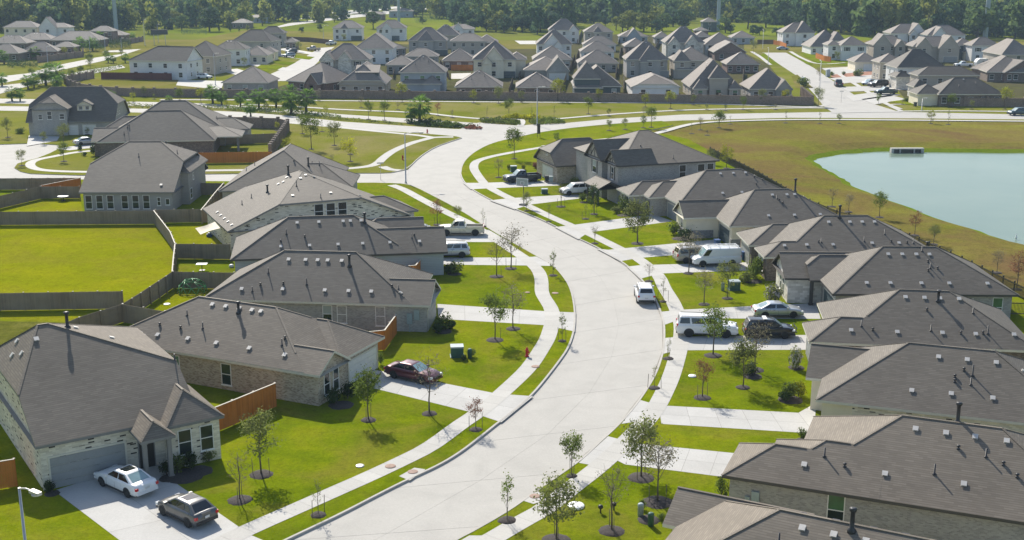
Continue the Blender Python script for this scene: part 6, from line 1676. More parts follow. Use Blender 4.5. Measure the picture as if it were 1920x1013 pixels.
def fence(label, pts, style='grey', h=1.85, step=2.44, z=None, cap=False, cat='fence', name='timber_fence', capm='fence_cap', flip=False, world=False):
    p = pts if world else [(GP(*q) if z is None else G(*q, z)) for q in pts]
    root = empty(name, p[0]); tag(root, label, cat)
    o = p[0]
    for a, b in zip(p, p[1:]):
        d = b-a; L = d.length; n = max(1, round(L/step)); l = L/n; lr = round(l, 2)
        yaw = math.atan2(d.y, d.x); kx = l/lr
        for k in range(n):
            q = a + d*(k/n) - o
            if style == 'iron': me = cached(('ip', lr, h), lambda: iron_panel(lr, h))
            elif style == 'brick': me = cached(('bp', lr, h), lambda: brick_panel(lr, h))
            else: me = cached(('fp', lr, h, style), lambda: board_panel(lr, h, 'fence_'+style, cap))
            link('wall_panel' if style == 'brick' else 'fence_panel', me, root, q, yaw, (kx, 1, 1))
            if cap: link('cap_rail', cached(('cr', lr, h, capm), lambda: cap_rail(lr, h, capm)), root, q, yaw, (kx, 1, 1))
            if style == 'brick': pm = cached(('pier', h), lambda: pier_mesh(h)); nm = 'pier'
            elif style == 'iron': pm = cached(('ipo', h), lambda: post_mesh(h+.08, 'black_iron', .06)); nm = 'fence_post'
            else: pm = cached(('po', h, style), lambda: post_mesh(h+.02, 'fence_'+style, .055, 'fence_cap')); nm = 'fence_post'
            link(nm, pm, root, q, yaw)
            if k == n-1 and b is p[-1]: link(nm, pm, root, b-o, yaw)
    return root

fence('long weathered fence along the top of the big vivid lawn', [(-260,425),(-90,423.5),(0,423),(290,421)])
fence('weathered fence continuing behind the patchy yard to the clipped gable house', [(293,419),(398,417.5)])
fence('weathered fence leaning away down the right side of the vivid lawn', [(290,421),(305,441),(321,463),(330,486)], cap=True)
fence('weathered fence between vivid lawn and the yard with the white table', [(330,487),(327,515),(325,541)], cap=True)
fence('weathered fence running down left past the climbing dome to the corner', [(325,541),(298,560),(265,583),(231,605)])
fence('weathered fence from the corner post down to the bottom left house', [(231,605),(190,618),(150,631),(108,650)])
fence('long weathered fence along the bottom of the vivid lawn', [(-300,588),(-130,586),(0,583.5),(231,579.5)])
fence('weathered fence between the clipped gable house yard and the next one', [(331,486),(432,487)])
fence('weathered fence behind the climbing dome', [(326,541),(440,543)])
fence('short weathered fence closing the shaded yard of the tan brick house', [(231,605),(310,619)])
fence('weathered fence right of the six window house by the side street', [(352,366),(420,366.5)])
fence('fence with pale capped posts leaning away between two grey roofs', [(420,367),(404,386),(386,410),(378,420)], cap=True)
fence('weathered street fence at far left below the turning circle', [(-240,357),(0,357),(152,356)])
fence('weathered fence crossing the far left yard diagonally', [(-120,412),(0,392),(79,373)])
fence('weathered fence behind the round white table', [(79,373),(150,373)])
fence('orange stained fence behind the weathered street fence', [(82,371),(152,356.5)], 'orange', cap=True)
fence('orange stained fence joining the flecked brick house to the tan house', [(399.5,814),(440,797),(479,780),(519,763)], 'orange', 1.95, cap=True)
fence('orange stained fence beside the maroon car house garage', [(690,660),(722,657),(744,626)], 'orange', 1.85, cap=True)
fence('short orange fence at the pale blue house side wall', [(768,530),(780,529),(792,513)], 'orange', 1.85, cap=True)
fence('orange stained fence at the bottom left corner behind the street lamp', [(-140,938),(-40,925),(32,913)], 'orange', 1.95, cap=True)
fence('brown orange fence with shrubs behind the dark hip roofed houses', [(357,307),(430,306),(510,305)], 'orange', 1.9)
fence('weathered fence across the garden with the covered patio', [(404,273),(450,271),(517,268)], 'grey')
fence('red brown stained fence under the big white house', [(190,149),(256,150),(322,151)], 'red', 2.1, z=.07)
fence('orange fence along the rear of the twin gabled cream house', [(846,133),(886,133)], 'orange', 1.9, z=0)
fence('orange fence beside the white house facing the side street', [(1450,84),(1462,86),(1474,91)], 'orange', 1.9, z=0)
fence('orange fence between the grey long roof house and the shuttered white house', [(1529,109),(1545,115),(1557,117)], 'orange', 1.9, z=0)
fence('brown fence at the end of the side street', [(1420,83),(1452,83)], 'brown', 1.9, z=0)
fence('grey brown fence behind the pair of white houses by the park', [(530,77),(580,79),(624,84)], 'brown', 2.0, z=0)
for i, (a, b, lab) in enumerate([((1078,128),(1086,100),'yard fence left of the stacked hip roofs'), ((1160,140),(1163,120),'yard fence left of the tan steep hip house'), ((1258,140),(1260,108),'yard fence right of the tan steep hip house'), ((974,150),(982,128),'yard fence between the cream gabled house and the white garage house'), ((1068,140),(1078,112),'yard fence right of the white garage house'), ((1340,160),(1340,120),'yard fence beside the stepped front hips house'), ((1392,170),(1394,140),'yard fence between the tall rear facade and the timber braced patio'), ((842,150),(826,122),'yard fence right of the blue grey two storey house'), ((738,150),(742,118),'yard fence between the dormer house and the blue grey house'), ((625,160),(640,128),'yard fence between the red brown and the dormer house'), ((1160,84),(1164,66),'yard fence behind the small blue gabled house'), ((1224,108),(1240,72),'yard fence left of the twin white stone gables'), ((1083,84),(1092,62),'yard fence left of the tan house by the park lawn'), ((1155,150),(1157,128),'first short yard fence left of the steep dark hip house'), ((1262,178),(1262,160),'yard fence right of the white clipped gable house'), ((1052,180),(1062,152),'yard fence left of the slate coloured house'), ((1170,180),(1170,152),'yard fence between the slate house and the clipped gable house'), ((955,178),(962,158),'yard fence between the two hip roofed brick houses'), ((1162,112),(1165,90),'yard fence between the stacked hip roofs and the steep dark hip house')]):
    fence(lab, [a, b], 'brown', 1.9, z=0)

fence('long brown brick estate wall facing the common', [(415,183),(560,184.5),(720,186),(960,188.5),(1200,192),(1400,195.5),(1523,198)], 'brick', 2.1, 6.0, z=0, cat='wall', name='brick_wall')
fence('brick wall with closely spaced piers at the side street corner', [(1523,198),(1512,188),(1502,180)], 'brick', 2.1, 2.6, z=0, cat='wall', name='brick_wall')
fence('brick wall curving round the dry plot beside the palms', [(415,183),(330,182),(250,181),(190,177),(150,171),(127,163),(122,156)], 'brick', 2.1, 5.0, z=0, cat='wall', name='brick_wall')
fence('brick wall along the left boulevard by the dry plot', [(122,157),(150,152),(175,147)], 'brick', 2.1, 4.0, z=0, cat='wall', name='brick_wall')
fence('low brick wall of the far left estate', [(72,118),(110,113),(156,107),(156,101)], 'brick', 2.1, 5.0, z=0, cat='wall', name='brick_wall')
fence('brick wall far left behind the yellow tree', [(240,83),(268,78)], 'brick', 2.1, 5.0, z=0, cat='wall', name='brick_wall')
fence('brick wall with piers along the back of the dark hip roofed houses', [(405,238),(460,239.5),(522,241.5),(540,246)], 'brick', 2.2, 4.2, cat='wall', name='brick_wall')
fence('brick wall with stepped pale piers leading down from the common', [(540,246),(530,262),(518,280),(507,296)], 'brick', 2.2, 2.6, cat='wall', name='brick_wall')
fence('brown brick wall behind the corner house on the right', [(1766,199),(1850,200),(1920,201),(2060,203)], 'brick', 2.1, 5.0, z=0, cat='wall', name='brick_wall')
fence('black iron fence between the back gardens and the pond', [(1330,290),(1420,337),(1500,385),(1567,413),(1636,430),(1720,466),(1800,503),(1920,563),(2100,645)], 'iron', 1.35, 2.4, cat='fence', name='iron_fence')
fence('short black iron gate fence beside the lower right brick house', [(1446,958),(1468,944)], 'iron', 1.5, 2.0, name='iron_fence')
fence('short iron fence at the right edge below the white side gable house', [(1868,590),(1925,592)], 'iron', 1.35, 2.4, name='iron_fence')

# ------------------------------------------------------------------ street lamps, masts, signs
def lamp(label, px, base, top, yaw, arm=2.2, z=None, r=.09, name='street_lamp'):
    p = GP(px, base) if z is None else G(px, base, z)
    h = (base-top)/(scale_at(base)*.965)
    root = empty(name, p, yaw); tag(root, label, 'street lamp', 'street lamps of the estate')
    d = MB(); d.lathe([(r*1.9, 0), (r*1.9, .25), (r*1.1, .3), (r*.75, h)], 10); d.build('pole', [M['metal_galv']], root)
    d = MB(); d.tube([(0, 0, h-.05), (arm*.5, 0, h+.1), (arm, 0, h+.12)], r*.55, 6); d.build('arm', [M['metal_galv']], root)
    d = MB(); d.box(arm-.1, -.14, h+.02, arm+.65, .14, h+.19); d.lathe([(.16, h-.07), (.22, h-.02), (.22, h+.03)], 10, 0, Matrix.Translation((arm+.28, 0, 0))); d.build('lamp_head', [M['vent_metal']], root)
    return root
b_ = G(62, 1150, KZ)
root = lamp('street lamp nearest the viewer in the bottom left corner', 62, 1150, 905, R(-35), 1.15)
lamp('street lamp on the verge where the side street joins', 761, 344, 253, R(0), 2.3, r=.1)
lamp('tall street lamp standing before the estate wall', 1007, 236, 167, R(5), 1.1, z=0, r=.1)
lamp('street lamp beside the big white house at upper left', 404, 160, 104, R(20), .8, z=0)
lamp('street lamp before the white pair of houses by the park', 607, 80, 50, R(0), 1.6, z=0)
lamp('street lamp on the corner lawn of the right hand street', 1536, 177, 117, R(90), .9, z=0)
lamp('street lamp at the top end of the side street', 1440, 122, 92, R(90), .9, z=0)
lamp('street lamp before the blue porch house', 1430, 92, 58, R(90), .9, z=0)
lamp('thin street lamp on the corner lawn near the black bin', 1728, 208, 186, R(0), .5, z=0)
for px, b0, t0, lab in ((90,120,89,'light pole nearest the viewer on the left boulevard'), (169,98,72,'light pole by the bushes on the left boulevard'), (198,100,64,'tall light pole left of the road bend'), (228,93,73,'light pole on the far side of the left road bend'), (272,86,40,'tall pole beside the billboard, left'), (297,80,48,'pole right of the billboard')):
    lamp(lab, px, b0, t0, R(10), .5, z=0)
def mast(label, px, base, rad, h=48):
    p = G(px, base, .05); root = empty('steel_mast', p); tag(root, label, 'mast', 'steel transmission masts')
    d = MB(); d.lathe([(rad*1.1, 0), (rad, .4), (rad*.9, h*.3), (rad*.55, h)], 14); d.build('pole', [M['utility_grey']], root)
    d = MB()
    for z in (h*.72, h*.84, h*.96): d.bar((-4, 0, z), (4, 0, z+.4), .3, .3)
    d.build('cross_arm', [M['utility_grey']], root)
mast('steel mast at upper left against the dark woods', 218, 57, 1.1)
mast('thin steel mast behind the white pair of houses', 748, 45, .85)
mast('steel mast in front of the white roofed shed', 1346, 58, 1.0)
mast('steel mast at upper right rising from behind the white and green house', 1847, 72, 1.15)
p = G(300, 84, .05); t_ = empty('billboard', p); tag(t_, 'dark billboard on two posts in the meadow', 'billboard')
d = MB(); d.box(-3.6, -.15, 4.2, 3.6, .15, 6.2); d.build('panel', [M['bin_dark']], t_)
for x in (-2.4, 2.4):
    d = MB(); d.box(x-.12, -.1, 0, x+.12, .1, 4.2); d.build('post', [M['metal_galv']], t_)
p = GP(1010, 258); t_ = empty('sign_board', p); tag(t_, 'tall narrow black sign board at the junction corner', 'sign')
d = MB(); d.box(-.32, -.05, .75, .32, .05, 2.75); d.build('panel', [M['door_dark']], t_)
for x in (-.27, .27):
    d = MB(); d.box(x-.035, -.035, 0, x+.035, .035, 2.76); d.build('post', [M['black_iron']], t_)
def street_sign(label, px, py, h=3.0):
    p = GP(px, py); t_ = empty('street_sign', p, .2); tag(t_, label, 'street sign')
    d = MB(); d.tube([(0, 0, 0), (0, 0, h)], .035, 6); d.build('post', [M['metal_galv']], t_)
    d = MB(); d.box(-.55, -.015, h-.22, .55, .015, h-.02); d.build('name_blade', [M['vent_metal']], t_)
street_sign('grey street name sign at the corner of the left side street', 714, 338, 2.9)
street_sign('street name sign at the mouth of the right hand street', 1577, 193, 3.0)

# ------------------------------------------------------------------ small street things
def bb_hoop():
    p = GP(981, 385); t_ = empty('basketball_hoop', p, R(-25)); tag(t_, 'portable basketball hoop with clear backboard beside the driveway', 'basketball hoop')
    d = MB(); d.box(-.5, -.35, 0, .5, .5, .2); d.build('base', [M['black_plastic']], t_)
    d = MB(); d.tube([(0, .2, .2), (0, .1, 2.6), (0, -.25, 3.1)], .055, 7); d.build('pole', [M['black_iron']], t_)
    d = MB(); d.box(-.9, -.34, 2.85, .9, -.3, 3.95); d.build('backboard', [M['blind']], t_)
    d = MB()
    for a in ((-.92, 2.83, .92, 2.9), (-.92, 3.9, .92, 3.97), (-.92, 2.9, -.85, 3.9), (.85, 2.9, .92, 3.9), (-.3, 3.05, .3, 3.1), (-.3, 3.45, .3, 3.5), (-.3, 3.1, -.25, 3.45), (.25, 3.1, .3, 3.45)): d.box(a[0], -.37, a[1], a[2], -.341, a[3])
    d.build('backboard_frame', [M['white_plastic']], t_)
    d = MB(); pts = [(math.cos(k*math.pi/6)*.23, -.62+math.sin(k*math.pi/6)*.23, 3.05) for k in range(13)]; d.tube(pts, .015, 5, caps=False); d.build('rim', [M['hydrant_red']], t_)
bb_hoop()
def hydrant_mesh():
    d = MB(); d.lathe([(.17, 0), (.17, .06), (.11, .08), (.11, .5), (.15, .52), (.15, .57), (.11, .6), (.06, .72), (.03, .78)], 12)
    d.lathe([(.05, -.2), (.05, .2)], 8, 0, Matrix.Translation((0, 0, .4)) @ Matrix.Rotation(math.pi/2, 4, 'X')); d.lathe([(.065, .08), (.065, .2)], 8, 0, Matrix.Translation((0, 0, .36)) @ Matrix.Rotation(math.pi/2, 4, 'Y'))
    return d
hm = hydrant_mesh().mesh('fire_hydrant', M['hydrant_red'])
for px, py, lab in ((988,669,'red fire hydrant on the left lawn beside the footpath'), (755,300,'red fire hydrant on the verge at the road bend'), (801,250,'red fire hydrant by the boulevard footpath')):
    o = link('fire_hydrant', hm, None, GP(px, py), None, 1.15); tag(o, lab, 'fire hydrant', 'fire hydrants')
def ubox(px, py, label, w_=1.1, d_=.95, h=1.0, rz=.1):
    p = GP(px, py); t_ = empty('utility_box', p, rz); tag(t_, label, 'utility box', 'green utility boxes')
    d = MB(); d.box(-w_/2, -d_/2, .06, w_/2, d_/2, h*.86); d.box(-w_/2-.08, -d_/2-.08, 0, w_/2+.08, d_/2+.08, .06); d.build('cabinet', [M['utility_green']], t_)
    d = MB(); d.box(-w_/2-.03, -d_/2-.03, h*.86, w_/2+.03, d_/2+.03, h); d.build('lid', [M['utility_grey']], t_)
ubox(857,668,'large green utility box with a pale lid on the left lawn'); ubox(1376,543,'green utility box beside the slender olive tree'); ubox(963,322,'green utility box before the dark blue black pickup', 1.0, .9, 1.0)
ubox(1021,363,'low green utility box at the white crossover driveway', .9, .8, .75)
def pedestal(px, py, label, m='utility_green'):
    p = GP(px, py); d = MB(); d.lathe([(.19, 0), (.19, .7), (.2, .72), (.2, .82), (.1, .9)], 10)
    tag(d.build('cable_pedestal', [M[m]], None, p), label, 'pedestal', 'cable pedestals')
pedestal(881,672,'small green cable pedestal right of the large utility box'); pedestal(1201,968,'pale topped cable pedestal at the lower right lawn edge', 'utility_grey'); pedestal(1220,986,'dark green cable pedestal nearest the bottom right roof'); pedestal(1355,545,'pale cable pedestal left of the green utility box','utility_grey'); pedestal(1408,700,'pale cable pedestal in the shrubs of the square lawn','utility_grey')
for k, (px, py, lab) in enumerate(((1151,957,'first black garden light beside the white disc'), (1126,962,'second black garden light beside the white disc'))):
    d = MB(); d.lathe([(.05, 0), (.05, .3), (.16, .34), (.16, .5), (.05, .56)], 8); tag(d.build('garden_light', [M['black_iron']], None, GP(px, py)), lab, 'garden light')
# discs, lids, inlets
def disc(name, px, py, r, m, label, cat, h=.03, group=None):
    d = MB(); d.lathe([(r, -.05), (r, h*.6), (r*.93, h), (r*.4, h+.004)], 24); tag(d.build(name, [M[m]], None, GP(px, py)+Vector((0, 0, .012))), label, cat, group)
disc('septic_lid', 1080,950,.55,'white_plastic','white disc lid on the lower lawn','lid',.12)
disc('septic_lid', 313,571,.36,'white_plastic','white disc on the grass below the climbing dome','lid',.06)
disc('septic_lid', 1298,706,.34,'white_plastic','pale disc behind the rust brown tree on the square lawn','lid',.08)
MH = 'rusty manhole lids'
for px, py, r, lab in ((774,885,.36,'rusty manhole lid set in the concrete inlet, bottom left verge'), (732,875,.38,'rusty manhole lid on the footpath left of the inlet'), (1004,688,.36,'rusty manhole lid on the footpath near the hydrant'), (1041,550,.36,'rusty manhole lid on the grass verge of the bend'), (1003,931,.36,'rusty manhole lid on the right verge near the bottom'), (675,874,.3,'grey lid in the lawn near the lower footpath'), (989,549,.28,'small lid on the lawn beside the bending footpath')):
    disc('manhole_lid', px, py, r, 'iron_lid' if 'grey' not in lab else 'metal_galv', lab, 'manhole lid', .03 if 'footpath' not in lab else .045, MH)
sheet('inlet_apron', [(748,893),(777,877),(797,880),(797,881),(768,901)], M['walk'], .142)
sheet('inlet_apron', [(978,938),(1010,920),(1022,926),(1012,942),(1000,945)], M['walk'], .142)
# storm drain: a dark slot in the left kerb
Li = [p for p in roadL]
a_, b__ = G(776, 898, 0), G(805, 884, 0)
dd = (b__-a_).normalized(); nn = Vector((dd.y, -dd.x, 0))
d = MB(); q0, q1 = a_+nn*.02, b__+nn*.02
d.face([(q0.x,q0.y,.03),(q1.x,q1.y,.03),(q1.x,q1.y,.125),(q0.x,q0.y,.125)]); tag(d.build('storm_drain', [M['door_dark']], None), 'dark storm drain slot in the left kerb', 'drain')
# pond outlet
p = G(1700, 287, -1.1); t_ = empty('culvert_headwall', p, R(1)); tag(t_, 'concrete culvert headwall with dark openings at the pond far bank', 'culvert')
d = MB(); W_ = 6.2
d.box(-W_/2, -.5, .75, W_/2, .5, .95); d.box(-W_/2, -.5, 0, -W_/2+.5, .5, .75); d.box(W_/2-.5, -.5, 0, W_/2, .5, .75)
for x in (-1.4, 1.3): d.box(x-.12, -.45, 0, x+.12, .5, .75)
d.build('headwall', [M['walk']], t_)
d = MB(); d.box(-W_/2+.5, -.2, 0, W_/2-.5, -.1, .75); d.build('opening', [M['door_dark']], t_)
d = MB(); d.lathe([(.05,0),(.12,.1),(.16,.22),(.1,.36),(.06,.5),(.09,.6),(.03,.7)], 8); tag(d.build('egret', [M['white_plastic']], None, G(1905, 449, -1.0)), 'white egret standing in the pond shallows at the right', 'bird')
# bins
def bin_(px, py, m, label, rz=.2):
    p = GP(px, py); t_ = empty('wheelie_bin', p, rz); tag(t_, label, 'bin', 'wheeled bins')
    d = MB(); V = [(-.25,-.28,.1),(.25,-.28,.1),(.25,.26,.1),(-.25,.26,.1),(-.3,-.36,1.0),(.3,-.36,1.0),(.3,.34,1.0),(-.3,.34,1.0)]
    for f in ((3,2,1,0),(4,5,6,7),(0,1,5,4),(1,2,6,5),(2,3,7,6),(3,0,4,7)): d.face([V[i] for i in f])
    d.build('body', [M[m]], t_)
    d = MB(); d.box(-.33, -.4, 1.0, .33, .38, 1.07); d.box(-.3, .38, .95, .3, .44, 1.02); d.build('lid', [M[m]], t_)
    for s in (-.27, .27):
        d = MB(); d.lathe([(.12, -.03), (.12, .03)], 10, 0, Matrix.Translation((s, .25, .12)) @ Matrix.Rotation(math.pi/2, 4, 'Y')); d.build('wheel', [M['tyre']], t_)
bin_(1344,465,'bin_blue','blue wheeled bin before the open garage'); bin_(1394,488,'bin_blue','blue wheeled bin behind the white work van'); bin_(1025,342,'bin_dark','dark wheeled bin beside the pickup tailgate'); bin_(1033,343,'utility_grey','grey wheeled bin right of the dark one'); bin_(1716,200,'bin_dark','black bin on the bright corner lawn')
# portable toilets on the building plot
def loo(px, py, label):
    p = G(px, py, .07); t_ = empty('portable_toilet', p, .1); tag(t_, label, 'portable toilet')
    d = MB(); d.box(-.55, -.55, 0, .55, .55, 2.1); d.build('cabin', [M['utility_grey']], t_)
    d = MB(); d.box(-.6, -.6, 2.1, .6, .6, 2.2); d.box(-.45, -.45, 2.2, .45, .45, 2.32); d.build('roof', [M['white_plastic']], t_)
    d = MB(); d.box(-.4, -.57, .1, .4, -.551, 1.95); d.build('door', [M['siding_blue']], t_)
loo(1552,144,'grey blue portable toilet beside the red soil plot'); loo(1505,160,'portable toilet on the plot left of the right hand street')
# climbing dome
p = GP(361, 548); t_ = empty('climbing_dome', p, .2); tag(t_, 'green tubed climbing dome in the fenced yard', 'climbing dome')
cols = [plain('dome_green', (.08,.3,.1), .4, .05), plain('dome_yellow', (.5,.42,.05), .4, .05)]
rings = [(1.55, .05, 10), (1.4, .75, 10), (.85, 1.3, 5), (.02, 1.5, 1)]
pts = []
for r_, z_, n_ in rings: pts.append([Vector((r_*math.cos(2*math.pi*(k+.5*(z_ > .5 and n_ == 10))/n_), r_*math.sin(2*math.pi*(k+.5*(z_ > .5 and n_ == 10))/n_), z_)) for k in range(n_)])
for i, rg in enumerate(pts[:-1]):
    for k in range(len(rg)):
        d = MB(); d.tube([rg[k], rg[(k+1) % len(rg)]], .035, 5); d.build('bar', [cols[0 if i else 1]], t_)
for k in range(10):
    for j in (k, (k+9) % 10):
        d = MB(); d.tube([pts[0][k], pts[1][j]], .035, 5); d.build('bar', [cols[0]], t_)
for k in range(10):
    d = MB(); d.tube([pts[1][k], pts[2][(k//2) % 5]], .035, 5); d.build('bar', [cols[0]], t_)
for k in range(5):
    d = MB(); d.tube([pts[2][k], pts[3][0]], .035, 5); d.build('bar', [cols[0]], t_)
# shade sail, table, umbrella, toys
q = [G(366,428,2.9), G(403,416,3.0), G(413,428,3.0), G(376,440,2.6)]
d = MB(); N = 6
for i in range(N):
    for j in range(N):
        def at(u, v):
            P0 = q[0].lerp(q[1], u).lerp(q[3].lerp(q[2], u), v); k = 1-.18*math.sin(math.pi*u)*(abs(v-.5)*2) ; c = (q[0]+q[1]+q[2]+q[3])/4
            return c+(P0-c)*k + Vector((0,0,-.25*math.sin(math.pi*u)*math.sin(math.pi*v)))
        d.face([at(i/N,j/N), at((i+1)/N,j/N), at((i+1)/N,(j+1)/N), at(i/N,(j+1)/N)], 0, True)
tag(d.build('shade_sail', [M['sail']], None), 'cream shade sail stretched from the clipped gable house eave', 'shade sail')
p = GP(379, 507); t_ = empty('garden_table', p, .05); tag(t_, 'white garden table in the narrow fenced yard', 'table')
d = MB(); d.box(-.6, -.4, .72, .6, .4, .77); d.build('tabletop', [M['white_plastic']], t_)
d = MB(); d.tube([(0, 0, 0), (0, 0, .72)], .05, 6); d.box(-.3, -.3, 0, .3, .3, .03); d.build('leg', [M['black_iron']], t_)
p = GP(119, 377); t_ = empty('garden_table', p); tag(t_, 'round white garden table in the far left yard', 'table')
d = MB(); d.lathe([(.75, .68), (.8, .71), (.78, .74)], 20); d.build('tabletop', [M['white_plastic']], t_)
d = MB(); d.tube([(0, 0, 0), (0, 0, .68)], .06, 6); d.lathe([(.35, 0), (.33, .06)], 10); d.build('leg', [M['black_iron']], t_)
d = MB(); d.box(-.35, -.2, 0, .35, .2, .35); d.box(-.15, -.35, .1, .2, .1, .55); tag(d.build('yard_toy', [M['bin_blue']], None, GP(393, 444)), 'blue toy on the patchy yard under the shade sail', 'toy')
d = MB(); d.lathe([(.28, 0), (.3, .15), (.22, .3), (.1, .34)], 10); tag(d.build('white_planter', [M['white_plastic']], None, GP(434, 501)), 'white pot at the end of the narrow fenced yard', 'pot')

# ------------------------------------------------------------------ shrubs and beds
def bush_mesh(seed, leaf, n=420, ls=.14, flower=None):
    r = random.Random(seed); d = MB()
    blobs = [(r.uniform(-.3,.3), r.uniform(-.3,.3), r.uniform(.3,.6), r.uniform(.22,.42)) for _ in range(7)]
    for k in range(9):
        a = r.uniform(0, 6.28); d.tube([(0,0,0), (math.cos(a)*.25, math.sin(a)*.25, .6)], [.02, .006], 3, 1, False)
    for i in range(n):
        bx, by, bz, br = r.choice(blobs)
        v = Vector((r.gauss(0,1), r.gauss(0,1), r.gauss(0,1))).normalized()*br*r.uniform(.6, 1.12)
        p = Vector((bx, by, bz)) + v
        if p.z < .03: p.z = .03+r.random()*.1
        nn = (v + Vector((r.uniform(-.7,.7), r.uniform(-.7,.7), r.uniform(-.3,.9)))*br).normalized()
        x = nn.orthogonal().normalized(); y = nn.cross(x); a = r.uniform(0, 6.28); x, y = x*math.cos(a)+y*math.sin(a), y*math.cos(a)-x*math.sin(a)
        s = ls*r.uniform(.6, 1.3)
        d.face([p-x*s*.5, p+y*s*.3, p+x*s*.5, p-y*s*.3], 2 if flower and r.random() < .45 else 0)
    return d.mesh('foliage', [L_[leaf], M['bark']] + ([L_[flower]] if flower else []))
BUSH = {}
def shrub(kind, px, py, wpx, hpx, label, group='garden shrubs', z=None):
    s = scale_at(py); p = GP(px, py) if z is None else G(px, py, z)
    v = tno[0] % 3; tno[0] += 1
    leaf, fl = {'g': ('green', None), 'd': ('dark', None), 'y': ('yellow', None), 'w': ('olive', 'white'), 'o': ('olive', None), 'r': ('red', None)}[kind]
    me = cached(('bush', kind, v), lambda: bush_mesh(90+v+ord(kind), leaf, 520, .15, fl))
    o = link('shrub', me, None, p, rng.uniform(0, 6), (wpx/s/1.15, wpx/s/1.15, max(.3, hpx/s/.95/.95)))
    tag(o, label, 'shrub', group)
for row in [('d',312,890,30,28,'dark shrub at the left end of the flecked brick house bed'), ('g',335,886,34,34,'green shrub in the middle of the flecked brick house bed'), ('d',362,880,34,36,'dark shrub at the right end of the flecked brick house bed'), ('o',392,865,30,24,'grey green shrub at the orange fence foot'), ('d',98,925,26,30,'spiky dark shrub between the bottom left garage and street lamp'),
            ('d',628,760,34,34,'dark shrub below the tan brick front window'), ('d',652,748,30,34,'dark shrub at the entry of the tan brick house'), ('g',714,684,14,26,'little upright shrub at the orange fence by the garage'), ('g',830,618,34,34,'leafy shrub at the grey brick house corner'), ('d',822,626,24,22,'darker low shrub at the grey brick house corner'), ('d',848,616,24,20,'outer shrub at the grey brick house corner'),
            ('g',852,512,34,26,'round green shrub at the pale blue house corner'), ('d',840,514,22,20,'dark shrub touching the pale blue house corner'), ('g',884,670,20,16,'shrub beside the large utility box'), ('d',868,676,16,12,'small dark shrub beside the large utility box'),
            ('g',1415,522,38,42,'big leafy shrub before the work van house corner'), ('o',1400,530,30,24,'grey green rounded shrub in front of the leafy corner shrub'), ('w',1452,566,38,40,'white flowering bush at the white side gable house'), ('w',1493,690,34,44,'white flowering bush beside the cream front wall'), ('g',1480,748,34,34,'green bush with blue tinge near the cream front wall'), ('y',1497,744,28,38,'bright green bush touching the cream front wall'), ('d',1468,752,28,22,'dark bush at the outer edge of that bed'),
            ('d',1412,704,34,24,'dark low bush on the mulch of the square lawn'), ('g',1506,824,22,24,'small bush at the corner of the cream house driveway'), ('g',1353,930,26,40,'bright bush beside the lower right brick house'), ('y',1372,926,20,30,'yellow bush beside the lower right brick house'), ('g',1240,975,18,16,'green bush by the pale topped pedestal'), ('g',1205,955,16,22,'bush behind the pale topped pedestal'),
            ('d',1180,402,30,26,'dark bush at the porch house corner'), ('g',1172,398,26,34,'leafy bush at the stepped hip roof house corner'), ('o',1155,400,22,14,'low bush on the stone edged bed'), ('g',1264,440,26,24,'green bush on the open garage house bed'), ('d',1282,450,30,22,'dark bush on the open garage house bed'), ('y',1390,462,22,22,'yellow green bush beside the open garage'), ('g',1092,378,16,16,'round clipped bush before the porch'), ('o',1105,380,14,14,'second clipped bush before the porch'),
            ('y',955,318,12,12,'yellow green shrub left of the green utility box'), ('y',980,318,12,12,'yellow green shrub right of the green utility box'), ('r',1004,316,14,12,'reddish shrub near the pickup'), ('g',1016,318,12,12,'green shrub near the garage of the half timbered house'), ('g',1078,348,18,16,'potted green shrub beside the tan garage wall'),
            ('d',178,292,16,22,'dark conifer bush beside the dark hip roofed house'), ('d',150,283,10,12,'low bush by the silver sedan drive'), ('d',160,292,12,8,'stone and bush at the turning circle'), ('g',38,250,22,12,'low bush before the porch of the brown house'), ('g',390,304,10,8,'first shrub against the brown orange fence'), ('g',420,304,10,8,'second shrub against the brown orange fence'), ('g',446,304,10,9,'third shrub against the brown orange fence'), ('g',468,304,10,9,'fourth shrub against the brown orange fence')]:
    shrub(*row)
# planting beds at the boulevard nose: counted plants would be hopeless there
def bed(name, pts, leaf, n, h, seed, label):
    r = random.Random(seed); p = px_poly(pts, .02); d = MB()
    x0, x1 = min(q.x for q in p), max(q.x for q in p); y0, y1 = min(q.y for q in p), max(q.y for q in p)
    c = 0
    while c < n:
        q = Vector((r.uniform(x0, x1), r.uniform(y0, y1), 0))
        if not inside(q, p): continue
        c += 1
        hh = h*(.55+.45*math.sin(q.x*1.7)*math.sin(q.y*1.1+seed)) * r.uniform(.2, 1.1)
        q.z = abs(hh)+.05
        nn = Vector((r.uniform(-1,1), r.uniform(-1,1), r.uniform(0,1.2))).normalized(); x = nn.orthogonal().normalized(); y = nn.cross(x); s = r.uniform(.22, .42)
        d.face([q-x*s*.5, q+y*s*.35, q+x*s*.5, q-y*s*.35])
    o = d.build(name, [L_[leaf]]); tag(o, label, 'planting', None, 'stuff')
bed('ground_cover', [(757,231),(800,226),(840,233),(880,238),(902,241.5),(850,240.5),(790,238)], 'dark', 2600, 1.0, 1, 'dark low planting on the boulevard median nose')
bed('ground_cover', [(800,232),(850,236),(890,240),(850,240),(810,238)], 'green', 1200, 1.1, 2, 'brighter green planting on the median nose')
bed('ground_cover', [(872,239),(905,241),(900,243.5),(872,242.5)], 'red', 500, .7, 3, 'reddish planting at the tip of the median')
bed('ground_cover', [(897,226),(930,224),(975,229),(976,235),(930,233),(905,231)], 'green', 2200, .8, 4, 'green planting bed left of the junction path')
